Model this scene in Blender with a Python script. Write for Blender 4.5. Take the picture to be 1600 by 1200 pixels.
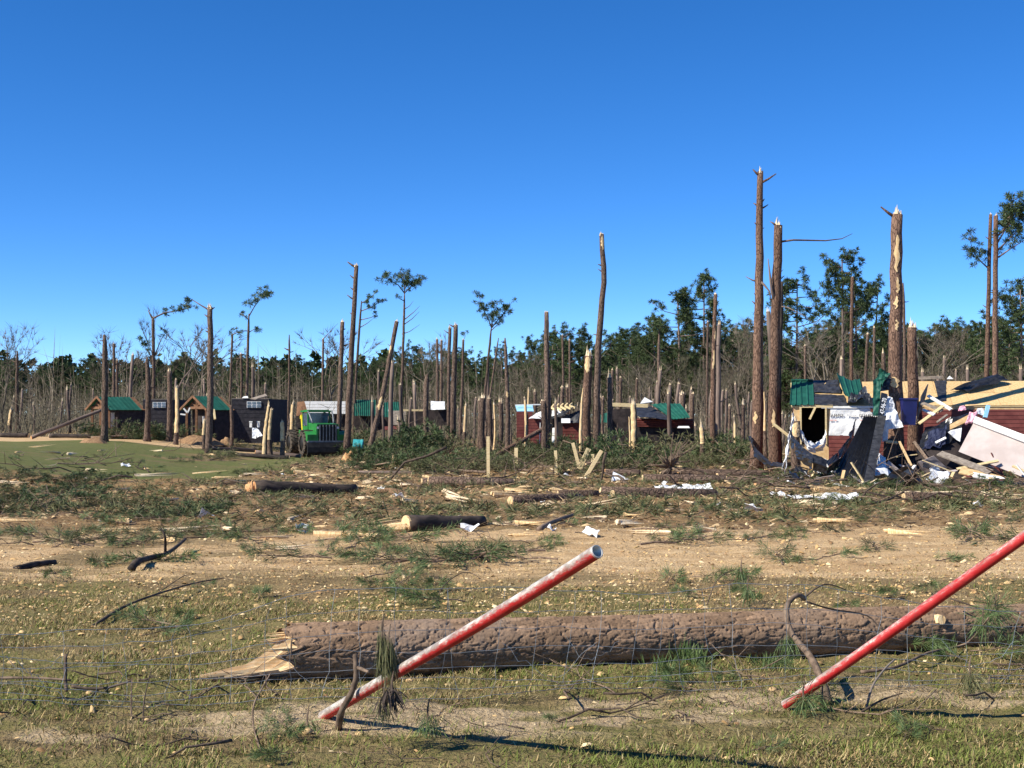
import bpy, math, random
import numpy as np
from mathutils import Vector, Matrix, noise

for o in list(bpy.data.objects):
    bpy.data.objects.remove(o)
SC = bpy.context.scene
COL = SC.collection
R = math.radians
F_PX, CAM_H, HOR = 2100.0, 1.8, 650.0           # focal length in photo pixels, eye height, horizon row

# ---------------------------------------------------------------- camera
cd = bpy.data.cameras.new("camera")
cd.sensor_width = 36.0
cd.lens = 36.0 * F_PX / 1600.0
cd.clip_start, cd.clip_end = 0.1, 4000.0
cam = bpy.data.objects.new("camera", cd)
PITCH = math.atan((HOR - 600.0) / F_PX)
cam.location = (0, 0, CAM_H)
cam.rotation_euler = (math.pi / 2 + PITCH, 0, 0)
COL.objects.link(cam)
SC.camera = cam

# ---------------------------------------------------------------- sky, sun, exposure
SUN_EL = R(39.0)
SUN_DIR = Vector((-0.90 * math.cos(SUN_EL), -0.436 * math.cos(SUN_EL), math.sin(SUN_EL)))
w = bpy.data.worlds.new("World")
SC.world = w
w.use_nodes = True
nt = w.node_tree
bg = nt.nodes["Background"]
sky = nt.nodes.new("ShaderNodeTexSky")
sky.sky_type = 'NISHITA'
sky.sun_disc = False
sky.sun_elevation = SUN_EL
sky.sun_rotation = math.atan2(SUN_DIR.x, SUN_DIR.y)
sky.altitude = 6000.0
sky.air_density = 1.0
sky.dust_density = 0.0
sky.ozone_density = 3.0
bg.inputs["Strength"].default_value = 0.135
hsw = nt.nodes.new("ShaderNodeHueSaturation")           # clear dry air after the storm: a deep saturated blue
hsw.inputs["Saturation"].default_value = 1.28
hsw.inputs["Hue"].default_value = 0.505
nt.links.new(sky.outputs["Color"], hsw.inputs["Color"])
nt.links.new(hsw.outputs["Color"], bg.inputs["Color"])
ld = bpy.data.lights.new("sun", 'SUN')
ld.energy = 5.0
ld.angle = R(0.53)
ld.color = (1.0, 0.94, 0.80)
sun = bpy.data.objects.new("sun", ld)
sun.rotation_euler = (-SUN_DIR).to_track_quat('-Z', 'Y').to_euler()
sun.location = (-30, -20, 40)
COL.objects.link(sun)
SC.view_settings.view_transform = 'Standard'
SC.view_settings.look = 'None'
SC.view_settings.exposure = 0.64
SC.view_settings.gamma = 1.0
SC.view_settings.use_curve_mapping = False

# ---------------------------------------------------------------- helpers: terrain and pixels
def ss(a, b, x):
    t = np.clip((np.asarray(x, float) - a) / (b - a), 0, 1)
    return t * t * (3 - 2 * t)

def T(x, y):
    """height of the land at x, y (arrays welcome)"""
    x = np.asarray(x, float); y = np.asarray(y, float)
    l = 1 - ss(-26, -13, x)
    s = ss(12, 55, y)
    z = -0.8 * s * (1 - l) + 0.25 * l * s + 1.0 * ss(110, 220, y)
    z = z + 0.06 * np.sin(x * 0.7 + 1.3) * np.sin(y * 0.31 + .5) * ss(11, 30, y)
    z = z + 0.015 * np.sin(x * 2.1 + .4 * y) * np.sin(y * 1.7 - .6 * x)
    return z

CP, SP = math.cos(PITCH), math.sin(PITCH)

def ray(px, py):
    a, b = (px - 800.0) / F_PX, (600.0 - py) / F_PX
    return Vector((a, CP - b * SP, SP + b * CP))

def P(px, py, d):
    """world point on the photo ray at depth y = d"""
    r = ray(px, py)
    return Vector((r.x * d / r.y, d, CAM_H + r.z * d / r.y))

def G(px, py, dmax=420.0):
    """world point where the photo ray meets the land"""
    r = ray(px, py)
    d = 3.0
    while d < dmax:
        p = P(px, py, d)
        if p.z <= float(T(p.x, p.y)):
            break
        d *= 1.01
    return Vector((p.x, p.y, float(T(p.x, p.y))))

def GX(px, d):
    x = (px - 800.0) / F_PX * d
    return Vector((x, d, float(T(x, d))))

# ---------------------------------------------------------------- helpers: meshes and objects
class MB:
    """collects faces, then links them as one mesh object"""
    def __init__(self):
        self.v, self.f = [], []
    def add(self, vs, fs):
        o = len(self.v)
        self.v += [tuple(p) for p in vs]
        self.f += [tuple(i + o for i in f) for f in fs]
        return self
    def box(self, c, s, m=None):
        x, y, z = s[0] / 2, s[1] / 2, s[2] / 2
        vs = [Vector((i * x, j * y, k * z)) for k in (-1, 1) for j in (-1, 1) for i in (-1, 1)]
        if m is not None:
            vs = [m @ p for p in vs]
        c = Vector(c)
        return self.add([p + c for p in vs], [(0, 2, 3, 1), (4, 5, 7, 6), (0, 1, 5, 4), (2, 6, 7, 3), (0, 4, 6, 2), (1, 3, 7, 5)])
    def bar(self, a, b, wd, th, up=Vector((0, 0, 1))):
        a, b = Vector(a), Vector(b)
        d = (b - a)
        L = d.length
        d = d / L
        s = d.cross(up)
        if s.length < 1e-4:
            s = d.cross(Vector((1, 0, 0)))
        s.normalize()
        u = s.cross(d)
        m = Matrix((d, s, u)).transposed()
        return self.box((a + b) / 2, (L, wd, th), m)
    def tube(self, pts, rad, n=6, caps=True, jit=0.0, rnd=random):
        pts = [Vector(p) for p in pts]
        k = len(pts)
        if not hasattr(rad, '__len__'):
            rad = [rad] * k
        o = len(self.v)
        t = (pts[1] - pts[0]).normalized()
        u = t.cross(Vector((0.13, 0.31, 0.94)))
        if u.length < 1e-3:
            u = t.cross(Vector((1, 0, 0)))
        u.normalize()
        for i in range(k):
            t = (pts[min(i + 1, k - 1)] - pts[max(i - 1, 0)]).normalized()
            u = (u - t * u.dot(t)).normalized()
            v = t.cross(u)
            for j in range(n):
                a = 2 * math.pi * j / n
                r = rad[i] * (1 + (rnd.uniform(-jit, jit) if jit else 0))
                self.v.append(tuple(pts[i] + (u * math.cos(a) + v * math.sin(a)) * r))
        for i in range(k - 1):
            for j in range(n):
                self.f.append((o + i * n + j, o + i * n + (j + 1) % n, o + (i + 1) * n + (j + 1) % n, o + (i + 1) * n + j))
        if caps:
            self.f.append(tuple(o + j for j in range(n))[::-1])
            self.f.append(tuple(o + (k - 1) * n + j for j in range(n)))
        return self
    def slab(self, q, th):
        """quad or polygon with thickness"""
        q = [Vector(p) for p in q]
        nrm = Vector((0, 0, 0))
        for i in range(len(q)):
            nrm += (q[i] - q[0]).cross(q[(i + 1) % len(q)] - q[0])
        nrm.normalize()
        n = len(q)
        vs = [p + nrm * th / 2 for p in q] + [p - nrm * th / 2 for p in q]
        fs = [tuple(range(n)), tuple(range(2 * n - 1, n - 1, -1))]
        fs += [(i, i + n, (i + 1) % n + n, (i + 1) % n) for i in range(n)]
        return self.add(vs, fs)
    def sheet(self, q, nu, nv, amp, th, seed=0, freq=3.0, rib=None):
        """bent sheet between four corners (a,b,c,d), crumpled by noise, with thickness"""
        a, b, c, d = [Vector(p) for p in q]
        nrm = (b - a).cross(d - a).normalized()
        g = []
        for j in range(nv + 1):
            for i in range(nu + 1):
                s, t = i / nu, j / nv
                p = a * (1 - s) * (1 - t) + b * s * (1 - t) + c * s * t + d * (1 - s) * t
                h = amp * noise.fractal(Vector((p.x * freq + seed * 7.3, p.y * freq, p.z * freq)), 0.8, 2.1, 3)
                if rib:
                    h += rib[1] * (1.0 if (s * rib[0]) % 1.0 < 0.18 else 0.0)
                g.append(p + nrm * h)
        n = len(g)
        vs = g + [p - nrm * th for p in g]
        fs = []
        W = nu + 1
        for j in range(nv):
            for i in range(nu):
                k = j * W + i
                fs.append((k, k + 1, k + W + 1, k + W))
                fs.append((n + k, n + k + W, n + k + W + 1, n + k + 1))
        rim = [i for i in range(W)] + [j * W + nu for j in range(1, nv + 1)] + [nv * W + i for i in range(nu - 1, -1, -1)] + [j * W for j in range(nv - 1, 0, -1)]
        for i in range(len(rim)):
            p0, p1 = rim[i], rim[(i + 1) % len(rim)]
            fs.append((p0, p0 + n, p1 + n, p1))
        return self.add(vs, fs)
    def spike(self, base, tip, r, n=4, rnd=random):
        base, tip = Vector(base), Vector(tip)
        t = (tip - base).normalized()
        u = t.cross(Vector((0.2, 0.9, 0.3))).normalized()
        v = t.cross(u)
        ph = rnd.uniform(0, 6.28)
        ring = []
        for j in range(n):
            a = ph + 2 * math.pi * j / n
            ring.append(base + (u * math.cos(a) * rnd.uniform(.7, 1.2) + v * math.sin(a) * rnd.uniform(.5, 1.1)) * r)
        mid = [p.lerp(tip, .62) + (base.lerp(tip, .62) - p.lerp(tip, .62)) * .25 for p in ring]
        vs = ring + mid + [tip]
        fs = [(j, (j + 1) % n, n + (j + 1) % n, n + j) for j in range(n)] + [(n + j, n + (j + 1) % n, 2 * n) for j in range(n)]
        fs.append(tuple(range(n))[::-1])
        return self.add(vs, fs)
    def mesh(self, name, material, smooth=False):
        me = bpy.data.meshes.new(name)
        me.from_pydata(self.v, [], self.f)
        me.materials.append(material)
        if smooth:
            me.polygons.foreach_set("use_smooth", [True] * len(me.polygons))
        me.update()
        return me
    def build(self, name, material, parent=None, smooth=False):
        return link(name, self.mesh(name, material, smooth), parent)

def link(name, data, parent=None):
    o = bpy.data.objects.new(name, data)
    COL.objects.link(o)
    if parent is not None:
        o.parent = parent
    return o

def tag(o, label, cat, group=None, kind=None):
    if label: o["label"] = label
    if cat: o["category"] = cat
    if group: o["group"] = group
    if kind: o["kind"] = kind
    return o

def empty(name, loc=(0, 0, 0), label=None, cat=None, group=None):
    o = link(name, None)
    o.location = loc
    o.empty_display_size = 0.2
    return tag(o, label, cat, group)

def thing(name, mb, material, label, cat, group=None, smooth=False, origin=None):
    """a thing that is one mesh, its origin at its base"""
    v = np.array(mb.v)
    c = Vector((v[:, 0].mean(), v[:, 1].mean(), v[:, 2].min())) if origin is None else Vector(origin)
    mb.v = [(p[0] - c.x, p[1] - c.y, p[2] - c.z) for p in mb.v]
    o = mb.build(name, material, None, smooth)
    o.location = c
    return tag(o, label, cat, group)

def tri_mesh(name, V, Tr, material, colors=None, smooth=False):
    V = np.ascontiguousarray(V, dtype=np.float32); Tr = np.ascontiguousarray(Tr, dtype=np.int32)
    me = bpy.data.meshes.new(name)
    me.vertices.add(len(V)); me.vertices.foreach_set("co", V.ravel())
    k = Tr.shape[1]
    me.loops.add(Tr.size); me.loops.foreach_set("vertex_index", Tr.ravel())
    me.polygons.add(len(Tr))
    me.polygons.foreach_set("loop_start", np.arange(0, Tr.size, k, dtype=np.int32))
    me.polygons.foreach_set("loop_total", np.full(len(Tr), k, dtype=np.int32))
    if smooth:
        me.polygons.foreach_set("use_smooth", np.ones(len(Tr), dtype=bool))
    if colors is not None:
        at = me.color_attributes.new("tint", 'FLOAT_COLOR', 'POINT')
        at.data.foreach_set("color", np.ascontiguousarray(colors, dtype=np.float32).ravel())
    me.materials.append(material)
    me.update()
    me.validate()
    return me

def copy_tree(src, loc, rot=0.0, scale=1.0, label=None, group=None, tilt=(0, 0)):
    r = src.copy()
    COL.objects.link(r)
    r.location = loc
    r.rotation_euler = (tilt[0], tilt[1], rot)
    r.scale = scale if hasattr(scale, '__len__') else (scale,) * 3
    if label: r["label"] = label
    if group: r["group"] = group
    for ch in CH.get(src.name, ()):
        c = ch.copy(); COL.objects.link(c); c.parent = r
    return r
CH = {}

# ---------------------------------------------------------------- materials
def base_mat(name, rough=0.85, spec=0.25):
    m = bpy.data.materials.new(name)
    m.use_nodes = True
    b = m.node_tree.nodes["Principled BSDF"]
    b.inputs["Roughness"].default_value = rough
    b.inputs["Specular IOR Level"].default_value = spec
    return m, m.node_tree, b

def nd(t, typ, **kw):
    n = t.nodes.new(typ)
    for k, v in kw.items():
        setattr(n, k, v)
    return n

def mixc(t, fac, a, b):
    n = nd(t, "ShaderNodeMix", data_type='RGBA')
    for s, v in ((0, fac), (6, a), (7, b)):
        if isinstance(v, (int, float)):
            n.inputs[s].default_value = v
        elif isinstance(v, tuple):
            n.inputs[s].default_value = v + (1,) if len(v) == 3 else v
        else:
            t.links.new(v, n.inputs[s])
    return n.outputs[2]

def coords(t, scale=(1, 1, 1), kind="Object"):
    tc = nd(t, "ShaderNodeTexCoord")
    mp = nd(t, "ShaderNodeMapping")
    mp.inputs["Scale"].default_value = scale
    t.links.new(tc.outputs[kind], mp.inputs["Vector"])
    return mp.outputs[0]

def nz(t, vec, scale, detail=4, rough=0.6):
    n = nd(t, "ShaderNodeTexNoise")
    n.inputs["Scale"].default_value = scale
    n.inputs["Detail"].default_value = detail
    n.inputs["Roughness"].default_value = rough
    t.links.new(vec, n.inputs["Vector"])
    return n.outputs["Fac"]

def ramp(t, fac, lo, hi):
    n = nd(t, "ShaderNodeMapRange")
    n.interpolation_type = 'SMOOTHSTEP'
    n.inputs[1].default_value, n.inputs[2].default_value = lo, hi
    t.links.new(fac, n.inputs[0])
    return n.outputs[0]

def bump(t, b, h, strength=0.5, dist=0.02):
    n = nd(t, "ShaderNodeBump")
    n.inputs["Strength"].default_value = strength
    n.inputs["Distance"].default_value = dist
    t.links.new(h, n.inputs["Height"])
    t.links.new(n.outputs[0], b.inputs["Normal"])

def pm(name, c1, c2, scale=6.0, stretch=(1, 1, 1), rough=0.85, bmp=0.0, spec=0.25, lo=0.35, hi=0.65, objvar=0.0, metal=0.0, isl=False, bdist=0.02):
    """two-tone noise material"""
    m, t, b = base_mat(name, rough, spec)
    v = coords(t, stretch)
    f = nz(t, v, scale)
    col = mixc(t, ramp(t, f, lo, hi), c1, c2)
    if isl:
        g = nd(t, "ShaderNodeNewGeometry")
        col = mixc(t, g.outputs["Random Per Island"], c1, c2)
    if objvar:
        oi = nd(t, "ShaderNodeObjectInfo")
        hs = nd(t, "ShaderNodeHueSaturation")
        mr = nd(t, "ShaderNodeMapRange")
        mr.inputs[3].default_value, mr.inputs[4].default_value = 1 - objvar, 1 + objvar
        t.links.new(oi.outputs["Random"], mr.inputs[0])
        t.links.new(mr.outputs[0], hs.inputs["Value"])
        t.links.new(col, hs.inputs["Color"])
        col = hs.outputs[0]
    t.links.new(col, b.inputs["Base Color"])
    b.inputs["Metallic"].default_value = metal
    if bmp:
        bump(t, b, f, bmp, bdist)
    return m

def bark_mat(name, dark, mid, light, sc=9.0):
    m, t, b = base_mat(name, 0.92, 0.12)
    v = coords(t, (1, 1, 0.28))
    wv = nd(t, "ShaderNodeTexVoronoi", feature='DISTANCE_TO_EDGE')
    wv.inputs["Scale"].default_value = sc
    nv = nd(t, "ShaderNodeTexNoise"); nv.inputs["Scale"].default_value = 5; t.links.new(v, nv.inputs["Vector"])
    wm = nd(t, "ShaderNodeMix", data_type='VECTOR'); wm.inputs[0].default_value = 0.18
    t.links.new(v, wm.inputs[4]); t.links.new(nv.outputs["Color"], wm.inputs[5])
    t.links.new(wm.outputs[1], wv.inputs["Vector"])
    plates = ramp(t, wv.outputs["Distance"], 0.0, 0.14)
    big = nz(t, coords(t, (1, 1, .35)), 1.6, 3)
    col = mixc(t, ramp(t, big, .35, .68), mid, light)
    fine = nz(t, v, 40, 3)
    col = mixc(t, ramp(t, fine, .45, .75), col, tuple(c * .7 for c in mid))
    col = mixc(t, plates, dark, col)
    oi = nd(t, "ShaderNodeObjectInfo"); hs = nd(t, "ShaderNodeHueSaturation"); mr = nd(t, "ShaderNodeMapRange")
    mr.inputs[3].default_value, mr.inputs[4].default_value = .8, 1.2
    t.links.new(oi.outputs["Random"], mr.inputs[0]); t.links.new(mr.outputs[0], hs.inputs["Value"]); t.links.new(col, hs.inputs["Color"])
    t.links.new(hs.outputs[0], b.inputs["Base Color"])
    bump(t, b, plates, 0.8, 0.03)
    return m

def attr_mat(name, rough=0.9):
    m, t, b = base_mat(name, rough, 0.1)
    a = nd(t, "ShaderNodeVertexColor"); a.layer_name = "tint"
    t.links.new(a.outputs[0], b.inputs["Base Color"])
    return m

M = {}
M['bark'] = bark_mat("pine_bark", (.070, .048, .038), (.150, .101, .076), (.215, .150, .114), 14.0)
M['bark_far'] = pm("pine_bark_far", (.105, .075, .062), (.205, .150, .122), 3.0, (1, 1, .2), objvar=.25)
M['bark_red'] = bark_mat("red_pine_bark", (.080, .048, .036), (.165, .098, .068), (.225, .140, .100), 15.0)
M['bark_dark'] = pm("dark_wet_bark", (.022, .018, .016), (.075, .055, .045), 9, (1, 1, .4), bmp=.6)
M['twig'] = pm("twig_bark", (.10, .068, .048), (.24, .17, .12), 14, objvar=.3)
M['twig_dark'] = pm("dark_twig_bark", (.05, .036, .028), (.12, .085, .062), 14, objvar=.2)
M['rawwood'] = pm("raw_splintered_wood", (.58, .37, .17), (.76, .58, .34), 10, (4, 4, .5), rough=.8, bmp=.5, objvar=.12)
M['torn'] = pm("fresh_torn_wood", (.62, .40, .19), (.82, .62, .37), 9, (.6, 6, 6), rough=.8)
M['rawwood_pale'] = pm("pale_broken_wood", (.66, .48, .28), (.83, .70, .50), 12, (4, 4, .6), rough=.8, bmp=.4, objvar=.08)
M['cutwood'] = pm("orange_cut_wood", (.50, .24, .10), (.68, .40, .19), 8, rough=.85, bmp=.4)
M['lumber'] = pm("pale_lumber", (.56, .42, .22), (.70, .56, .32), 5, (1, 1, 8), rough=.75, objvar=.15)
M['needle'] = pm("pine_needles", (.030, .058, .020), (.095, .130, .048), 2, isl=True, rough=.6, spec=.3, objvar=.25)
M['needle_far'] = pm("far_pine_needles", (.032, .056, .022), (.092, .122, .048), 2, isl=True, rough=.7, spec=.2, objvar=.25)
M['needle_near'] = pm("fresh_pine_needles", (.045, .085, .022), (.135, .185, .065), 2, isl=True, rough=.55, spec=.35)
M['needle_dry'] = pm("dulled_pine_needles", (.07, .080, .030), (.18, .17, .085), 2, isl=True, rough=.7)
M['needle_mix'] = pm("strewn_needles", (.050, .070, .026), (.155, .150, .070), 2, isl=True, rough=.7)
M['bare'] = pm("grey_bare_branches", (.088, .072, .052), (.185, .152, .116), 3, objvar=.35)
M['olive'] = pm("budding_twigs", (.080, .078, .045), (.155, .140, .088), 3, isl=True, objvar=.25)
M['thicket'] = pm("thicket_twigs", (.060, .054, .036), (.135, .115, .080), 3, isl=True)  # dull olive-brown, darker than the budding twigs
M['tint'] = attr_mat("ground_scatter")
M['maroon'] = pm("maroon_siding", (.120, .030, .026), (.165, .048, .040), 3, rough=.6, objvar=.15)
M['black'] = pm("black_wall_boards", (.014, .013, .018), (.030, .027, .034), 5, rough=.7)
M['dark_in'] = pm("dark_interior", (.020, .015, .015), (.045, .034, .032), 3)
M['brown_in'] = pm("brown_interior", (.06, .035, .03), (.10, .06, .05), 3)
M['green_metal'] = pm("green_metal_roofing", (.010, .072, .050), (.016, .105, .074), 2.2, rough=.55, spec=.3, objvar=.1)
M['felt'] = pm("black_roofing_felt", (.016, .016, .018), (.045, .045, .050), 5, rough=.5, spec=.5, bmp=.5)
M['black_plastic'] = pm("black_plastic_sheet", (.012, .012, .014), (.026, .027, .032), 7, rough=.28, spec=.6, bmp=.5)
M['navy'] = pm("navy_cloth", (.012, .016, .045), (.030, .038, .085), 6, rough=.7, bmp=.4)
M['blue_bin'] = pm("navy_plastic", (.008, .012, .085), (.012, .018, .115), 3, rough=.4, spec=.5)
M['white_sheet'] = pm("white_house_wrap", (.66, .66, .67), (.80, .80, .79), 2, rough=.55, spec=.3)
M['white_cloth'] = pm("white_torn_cloth", (.62, .63, .66), (.80, .80, .80), 4, rough=.8, bmp=.3)
M['white_paint'] = pm("white_paint", (.70, .69, .66), (.80, .79, .76), 3, rough=.5)
M['wallboard'] = pm("pinkish_wallboard", (.40, .335, .315), (.47, .405, .385), 1.3, rough=.8)
M['osb'] = pm("roof_sheathing", (.50, .32, .14), (.66, .47, .24), 14, (1, 1, 1), rough=.8, objvar=.1)
M['tan_board'] = pm("tan_board", (.48, .31, .15), (.60, .43, .23), 5, rough=.8, objvar=.15)
M['brown_board'] = pm("brown_board", (.13, .066, .036), (.20, .105, .058), 5, objvar=.15)
M['grey_board'] = pm("weathered_board", (.16, .13, .11), (.27, .23, .19), 7, objvar=.15)
M['pink'] = pm("pink_insulation", (.75, .33, .42), (.82, .48, .55), 9, rough=.95, bmp=.8)
M['blue_foam'] = pm("light_blue_foam", (.25, .52, .72), (.36, .62, .80), 5, rough=.7)
M['glass'] = pm("window_glass", (.05, .07, .10), (.12, .15, .20), 2, rough=.1, spec=.7)
M['ink'] = pm("dark_print", (.035, .035, .04), (.05, .05, .055), 3)
M['faint'] = pm("faint_print", (.50, .50, .52), (.54, .54, .56), 3)
M['red_ink'] = pm("faded_red_print", (.62, .25, .24), (.68, .34, .32), 3)
M['white_ink'] = pm("white_lettering", (.75, .75, .75), (.82, .82, .82), 3)
M['wire'] = pm("galvanised_wire", (.22, .255, .29), (.36, .395, .43), 20, rough=.45, metal=.5)
M['skid_green'] = pm("green_machine_paint", (.016, .150, .028), (.028, .215, .045), 3, rough=.4, spec=.5)
M['skid_dark'] = pm("black_and_shaded_steel", (.010, .010, .011), (.024, .023, .022), 4, rough=.6)
M['skid_grey'] = pm("grey_guard_steel", (.14, .15, .16), (.22, .23, .24), 6, rough=.5, metal=.4)
M['skid_yellow'] = pm("yellow_machine_paint", (.72, .55, .02), (.80, .66, .05), 4, rough=.45)
M['tyre'] = pm("muddy_tyre_rubber", (.030, .027, .025), (.105, .082, .062), 5, rough=.9, bmp=.4)
M['teal'] = pm("teal_plastic", (.03, .24, .26), (.05, .32, .33), 4, rough=.5)
M['dirt_heap'] = pm("orange_subsoil", (.20, .115, .062), (.31, .19, .10), 9, rough=.95, bmp=1.0)
M['steel'] = pm("bare_steel", (.42, .40, .37), (.60, .58, .54), 30, rough=.45, metal=.3)

# paint worn to bare metal along the weather side of the pipes
def worn_red(name, lo, hi):
    m, t, b = base_mat(name, 0.52, 0.4)
    v = coords(t, (9, 9, 2.6))
    f1 = nz(t, v, 9.0, 9, .8)
    f2 = nz(t, coords(t, (1, 1, .6)), 20, 5, .7)
    tcg = nd(t, "ShaderNodeTexCoord"); sep = nd(t, "ShaderNodeSeparateXYZ"); t.links.new(tcg.outputs["Object"], sep.inputs[0])
    mr = nd(t, "ShaderNodeMapRange"); mr.inputs[1].default_value, mr.inputs[2].default_value = -.040, .040
    t.links.new(sep.outputs[0], mr.inputs[0])
    ad = nd(t, "ShaderNodeMath", operation='ADD'); t.links.new(f1, ad.inputs[0]); t.links.new(mr.outputs[0], ad.inputs[1])
    wear = ramp(t, ad.outputs[0], lo, hi)
    grime = nz(t, coords(t, (3, 3, .8)), 7, 6, .75)
    red = mixc(t, ramp(t, f2, .35, .7), (.40, .010, .012), (.50, .032, .030))
    met = mixc(t, ramp(t, f2, .4, .62), (.26, .22, .19), (.56, .51, .45))
    red = mixc(t, ramp(t, grime, .52, .74), red, (.20, .035, .028))
    met = mixc(t, ramp(t, grime, .5, .7), met, (.24, .13, .09))
    t.links.new(mixc(t, wear, red, met), b.inputs["Base Color"])
    bump(t, b, wear, .25, .002)
    return m
M['red_pipe'] = worn_red("worn_red_paint", 1.00, 1.30)
M['red_pipe_fresh'] = worn_red("red_paint_lightly_worn", 1.20, 1.46)

# ---------------------------------------------------------------- ground material
m, t, b = base_mat("ground_mix", 0.95, 0.1)
za = nd(t, "ShaderNodeVertexColor"); za.layer_name = "zone"
sepz = nd(t, "ShaderNodeSeparateColor"); t.links.new(za.outputs[0], sepz.inputs[0])
co = coords(t)
n_big = nz(t, co, .55, 6, .65)
n_mid = nz(t, co, 3.2, 6, .7)
n_fin = nz(t, co, 26, 4, .7)
n_str = nz(t, coords(t, (.35, 2.4, 1)), 1.1, 6, .7)
def zmask(src, nf, lo=.38, hi=.62, amt=.75):
    a = nd(t, "ShaderNodeMath", operation='MULTIPLY_ADD')
    t.links.new(nf, a.inputs[0]); a.inputs[1].default_value = amt; t.links.new(src, a.inputs[2])
    s = nd(t, "ShaderNodeMath", operation='SUBTRACT'); t.links.new(a.outputs[0], s.inputs[0]); s.inputs[1].default_value = amt * .5
    return ramp(t, s.outputs[0], lo, hi)
litter = mixc(t, ramp(t, n_mid, .3, .7), (.190, .132, .064), (.320, .232, .118))
litter = mixc(t, ramp(t, n_fin, .5, .8), litter, (.33, .23, .135))
dirt = mixc(t, ramp(t, n_mid, .3, .7), (.225, .132, .062), (.365, .240, .115))
track = mixc(t, ramp(t, n_str, .3, .7), (.47, .300, .150), (.66, .475, .270))
track = mixc(t, ramp(t, n_fin, .48, .8), track, (.36, .215, .095))
grs = mixc(t, ramp(t, n_mid, .34, .66), (.120, .120, .036), (.245, .195, .085))
grs = mixc(t, ramp(t, n_fin, .45, .75), grs, (.25, .19, .09))
grs = mixc(t, ramp(t, nz(t, coords(t, (.25, 1, 1)), .9, 5, .7), .48, .66), grs, (.20, .145, .075))
sand = mixc(t, ramp(t, n_fin, .35, .7), (.36, .265, .155), (.52, .40, .255))
c = mixc(t, zmask(sepz.outputs[2], n_mid), litter, dirt)
lwa = nd(t, "ShaderNodeVertexColor"); lwa.layer_name = "lawn"
lawn = mixc(t, ramp(t, n_mid, .3, .7), (.100, .124, .036), (.172, .165, .064))
lawn = mixc(t, ramp(t, nz(t, coords(t, (.2, 1, 1)), .8, 5, .7), .52, .68), lawn, (.19, .145, .075))
grs = mixc(t, lwa.outputs[0], grs, lawn)
c = mixc(t, zmask(sepz.outputs[0], n_mid), c, grs)
c = mixc(t, zmask(sepz.outputs[1], n_str), c, track)
c = mixc(t, zmask(za.outputs[1], n_str, .40, .8, 1.1), c, sand)
t.links.new(c, b.inputs["Base Color"])
hsum = nd(t, "ShaderNodeMath", operation='ADD'); t.links.new(n_mid, hsum.inputs[0]); t.links.new(n_fin, hsum.inputs[1])
bump(t, b, hsum.outputs[0], .9, .05)
M['ground'] = m

# ---------------------------------------------------------------- ground zones (metres, from the rows of the photograph)
def vnoise(x, y, s):
    x = np.asarray(x) * s; y = np.asarray(y) * s
    xi, yi = np.floor(x).astype(np.int64), np.floor(y).astype(np.int64)
    fx, fy = x - xi, y - yi
    fx, fy = fx * fx * (3 - 2 * fx), fy * fy * (3 - 2 * fy)
    def h(a, b_):
        n = (a * 374761393 + b_ * 668265263) & 0xffffffff
        n = ((n ^ (n >> 13)) * 1274126177) & 0xffffffff
        return ((n ^ (n >> 16)) & 0xffff) / 65535.0
    return (h(xi, yi) * (1 - fx) + h(xi + 1, yi) * fx) * (1 - fy) + (h(xi, yi + 1) * (1 - fx) + h(xi + 1, yi + 1) * fx) * fy

def zones(x, y):
    x = np.asarray(x, float); y = np.asarray(y, float)
    n = vnoise(x, y, .35) - .5
    n2 = vnoise(x + 31, y - 7, 1.1) - .5
    yy = y + 1.6 * n
    grass = (1 - ss(12.5, 17.6, yy)) * np.clip(.72 + 1.1 * n + .9 * n2 + .4 * (1 - ss(8.5, 10.5, y)), .25, 1)
    grass = np.maximum(grass, ss(-9.5, -12.5, x + 2 * n) * ss(48, 56, y) * (1 - ss(83, 88, y)) * np.clip(.8 + .9 * n + .5 * n2, .35, 1))       # mown lawn
    grass = np.maximum(grass, .8 * ss(-17, -21, x) * ss(36, 44, y) * (1 - ss(83, 88, y)))
    # haul track: runs away to the other side; slants a little across the field
    ty = y - (20.0 + .12 * x) + 1.2 * n
    track = ss(-8.0 + 3.0 * n2, -3.0, ty) * (1 - ss(1.8, 3.6, ty)) * (.56 + .44 * ss(-1, 3, x) + .5 * n2)
    track = np.maximum(track, ss(-14, -17, x) * ss(83, 85.5, y) * (1 - ss(98, 101, y)))                # pale drive to the cabins
    dirt = ss(21, 24, yy) * (1 - ss(60, 75, y)) * (.45 + .8 * (n2 + .3))
    sand = (.70 * np.exp(-((y - 8.15 - .12 * x) / .95) ** 2) + .30 * np.exp(-((y - 14.6) / 1.4) ** 2)) * np.clip(.25 + 1.5 * vnoise(x * .6, y * 1.6, 1.3) * vnoise(x + 3, y * 2, 2.9) * 1.6, 0, 1.15)
    return np.clip(grass, 0, 1), np.clip(track, 0, 1), np.clip(dirt, 0, 1), np.clip(sand, 0, 1)

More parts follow.
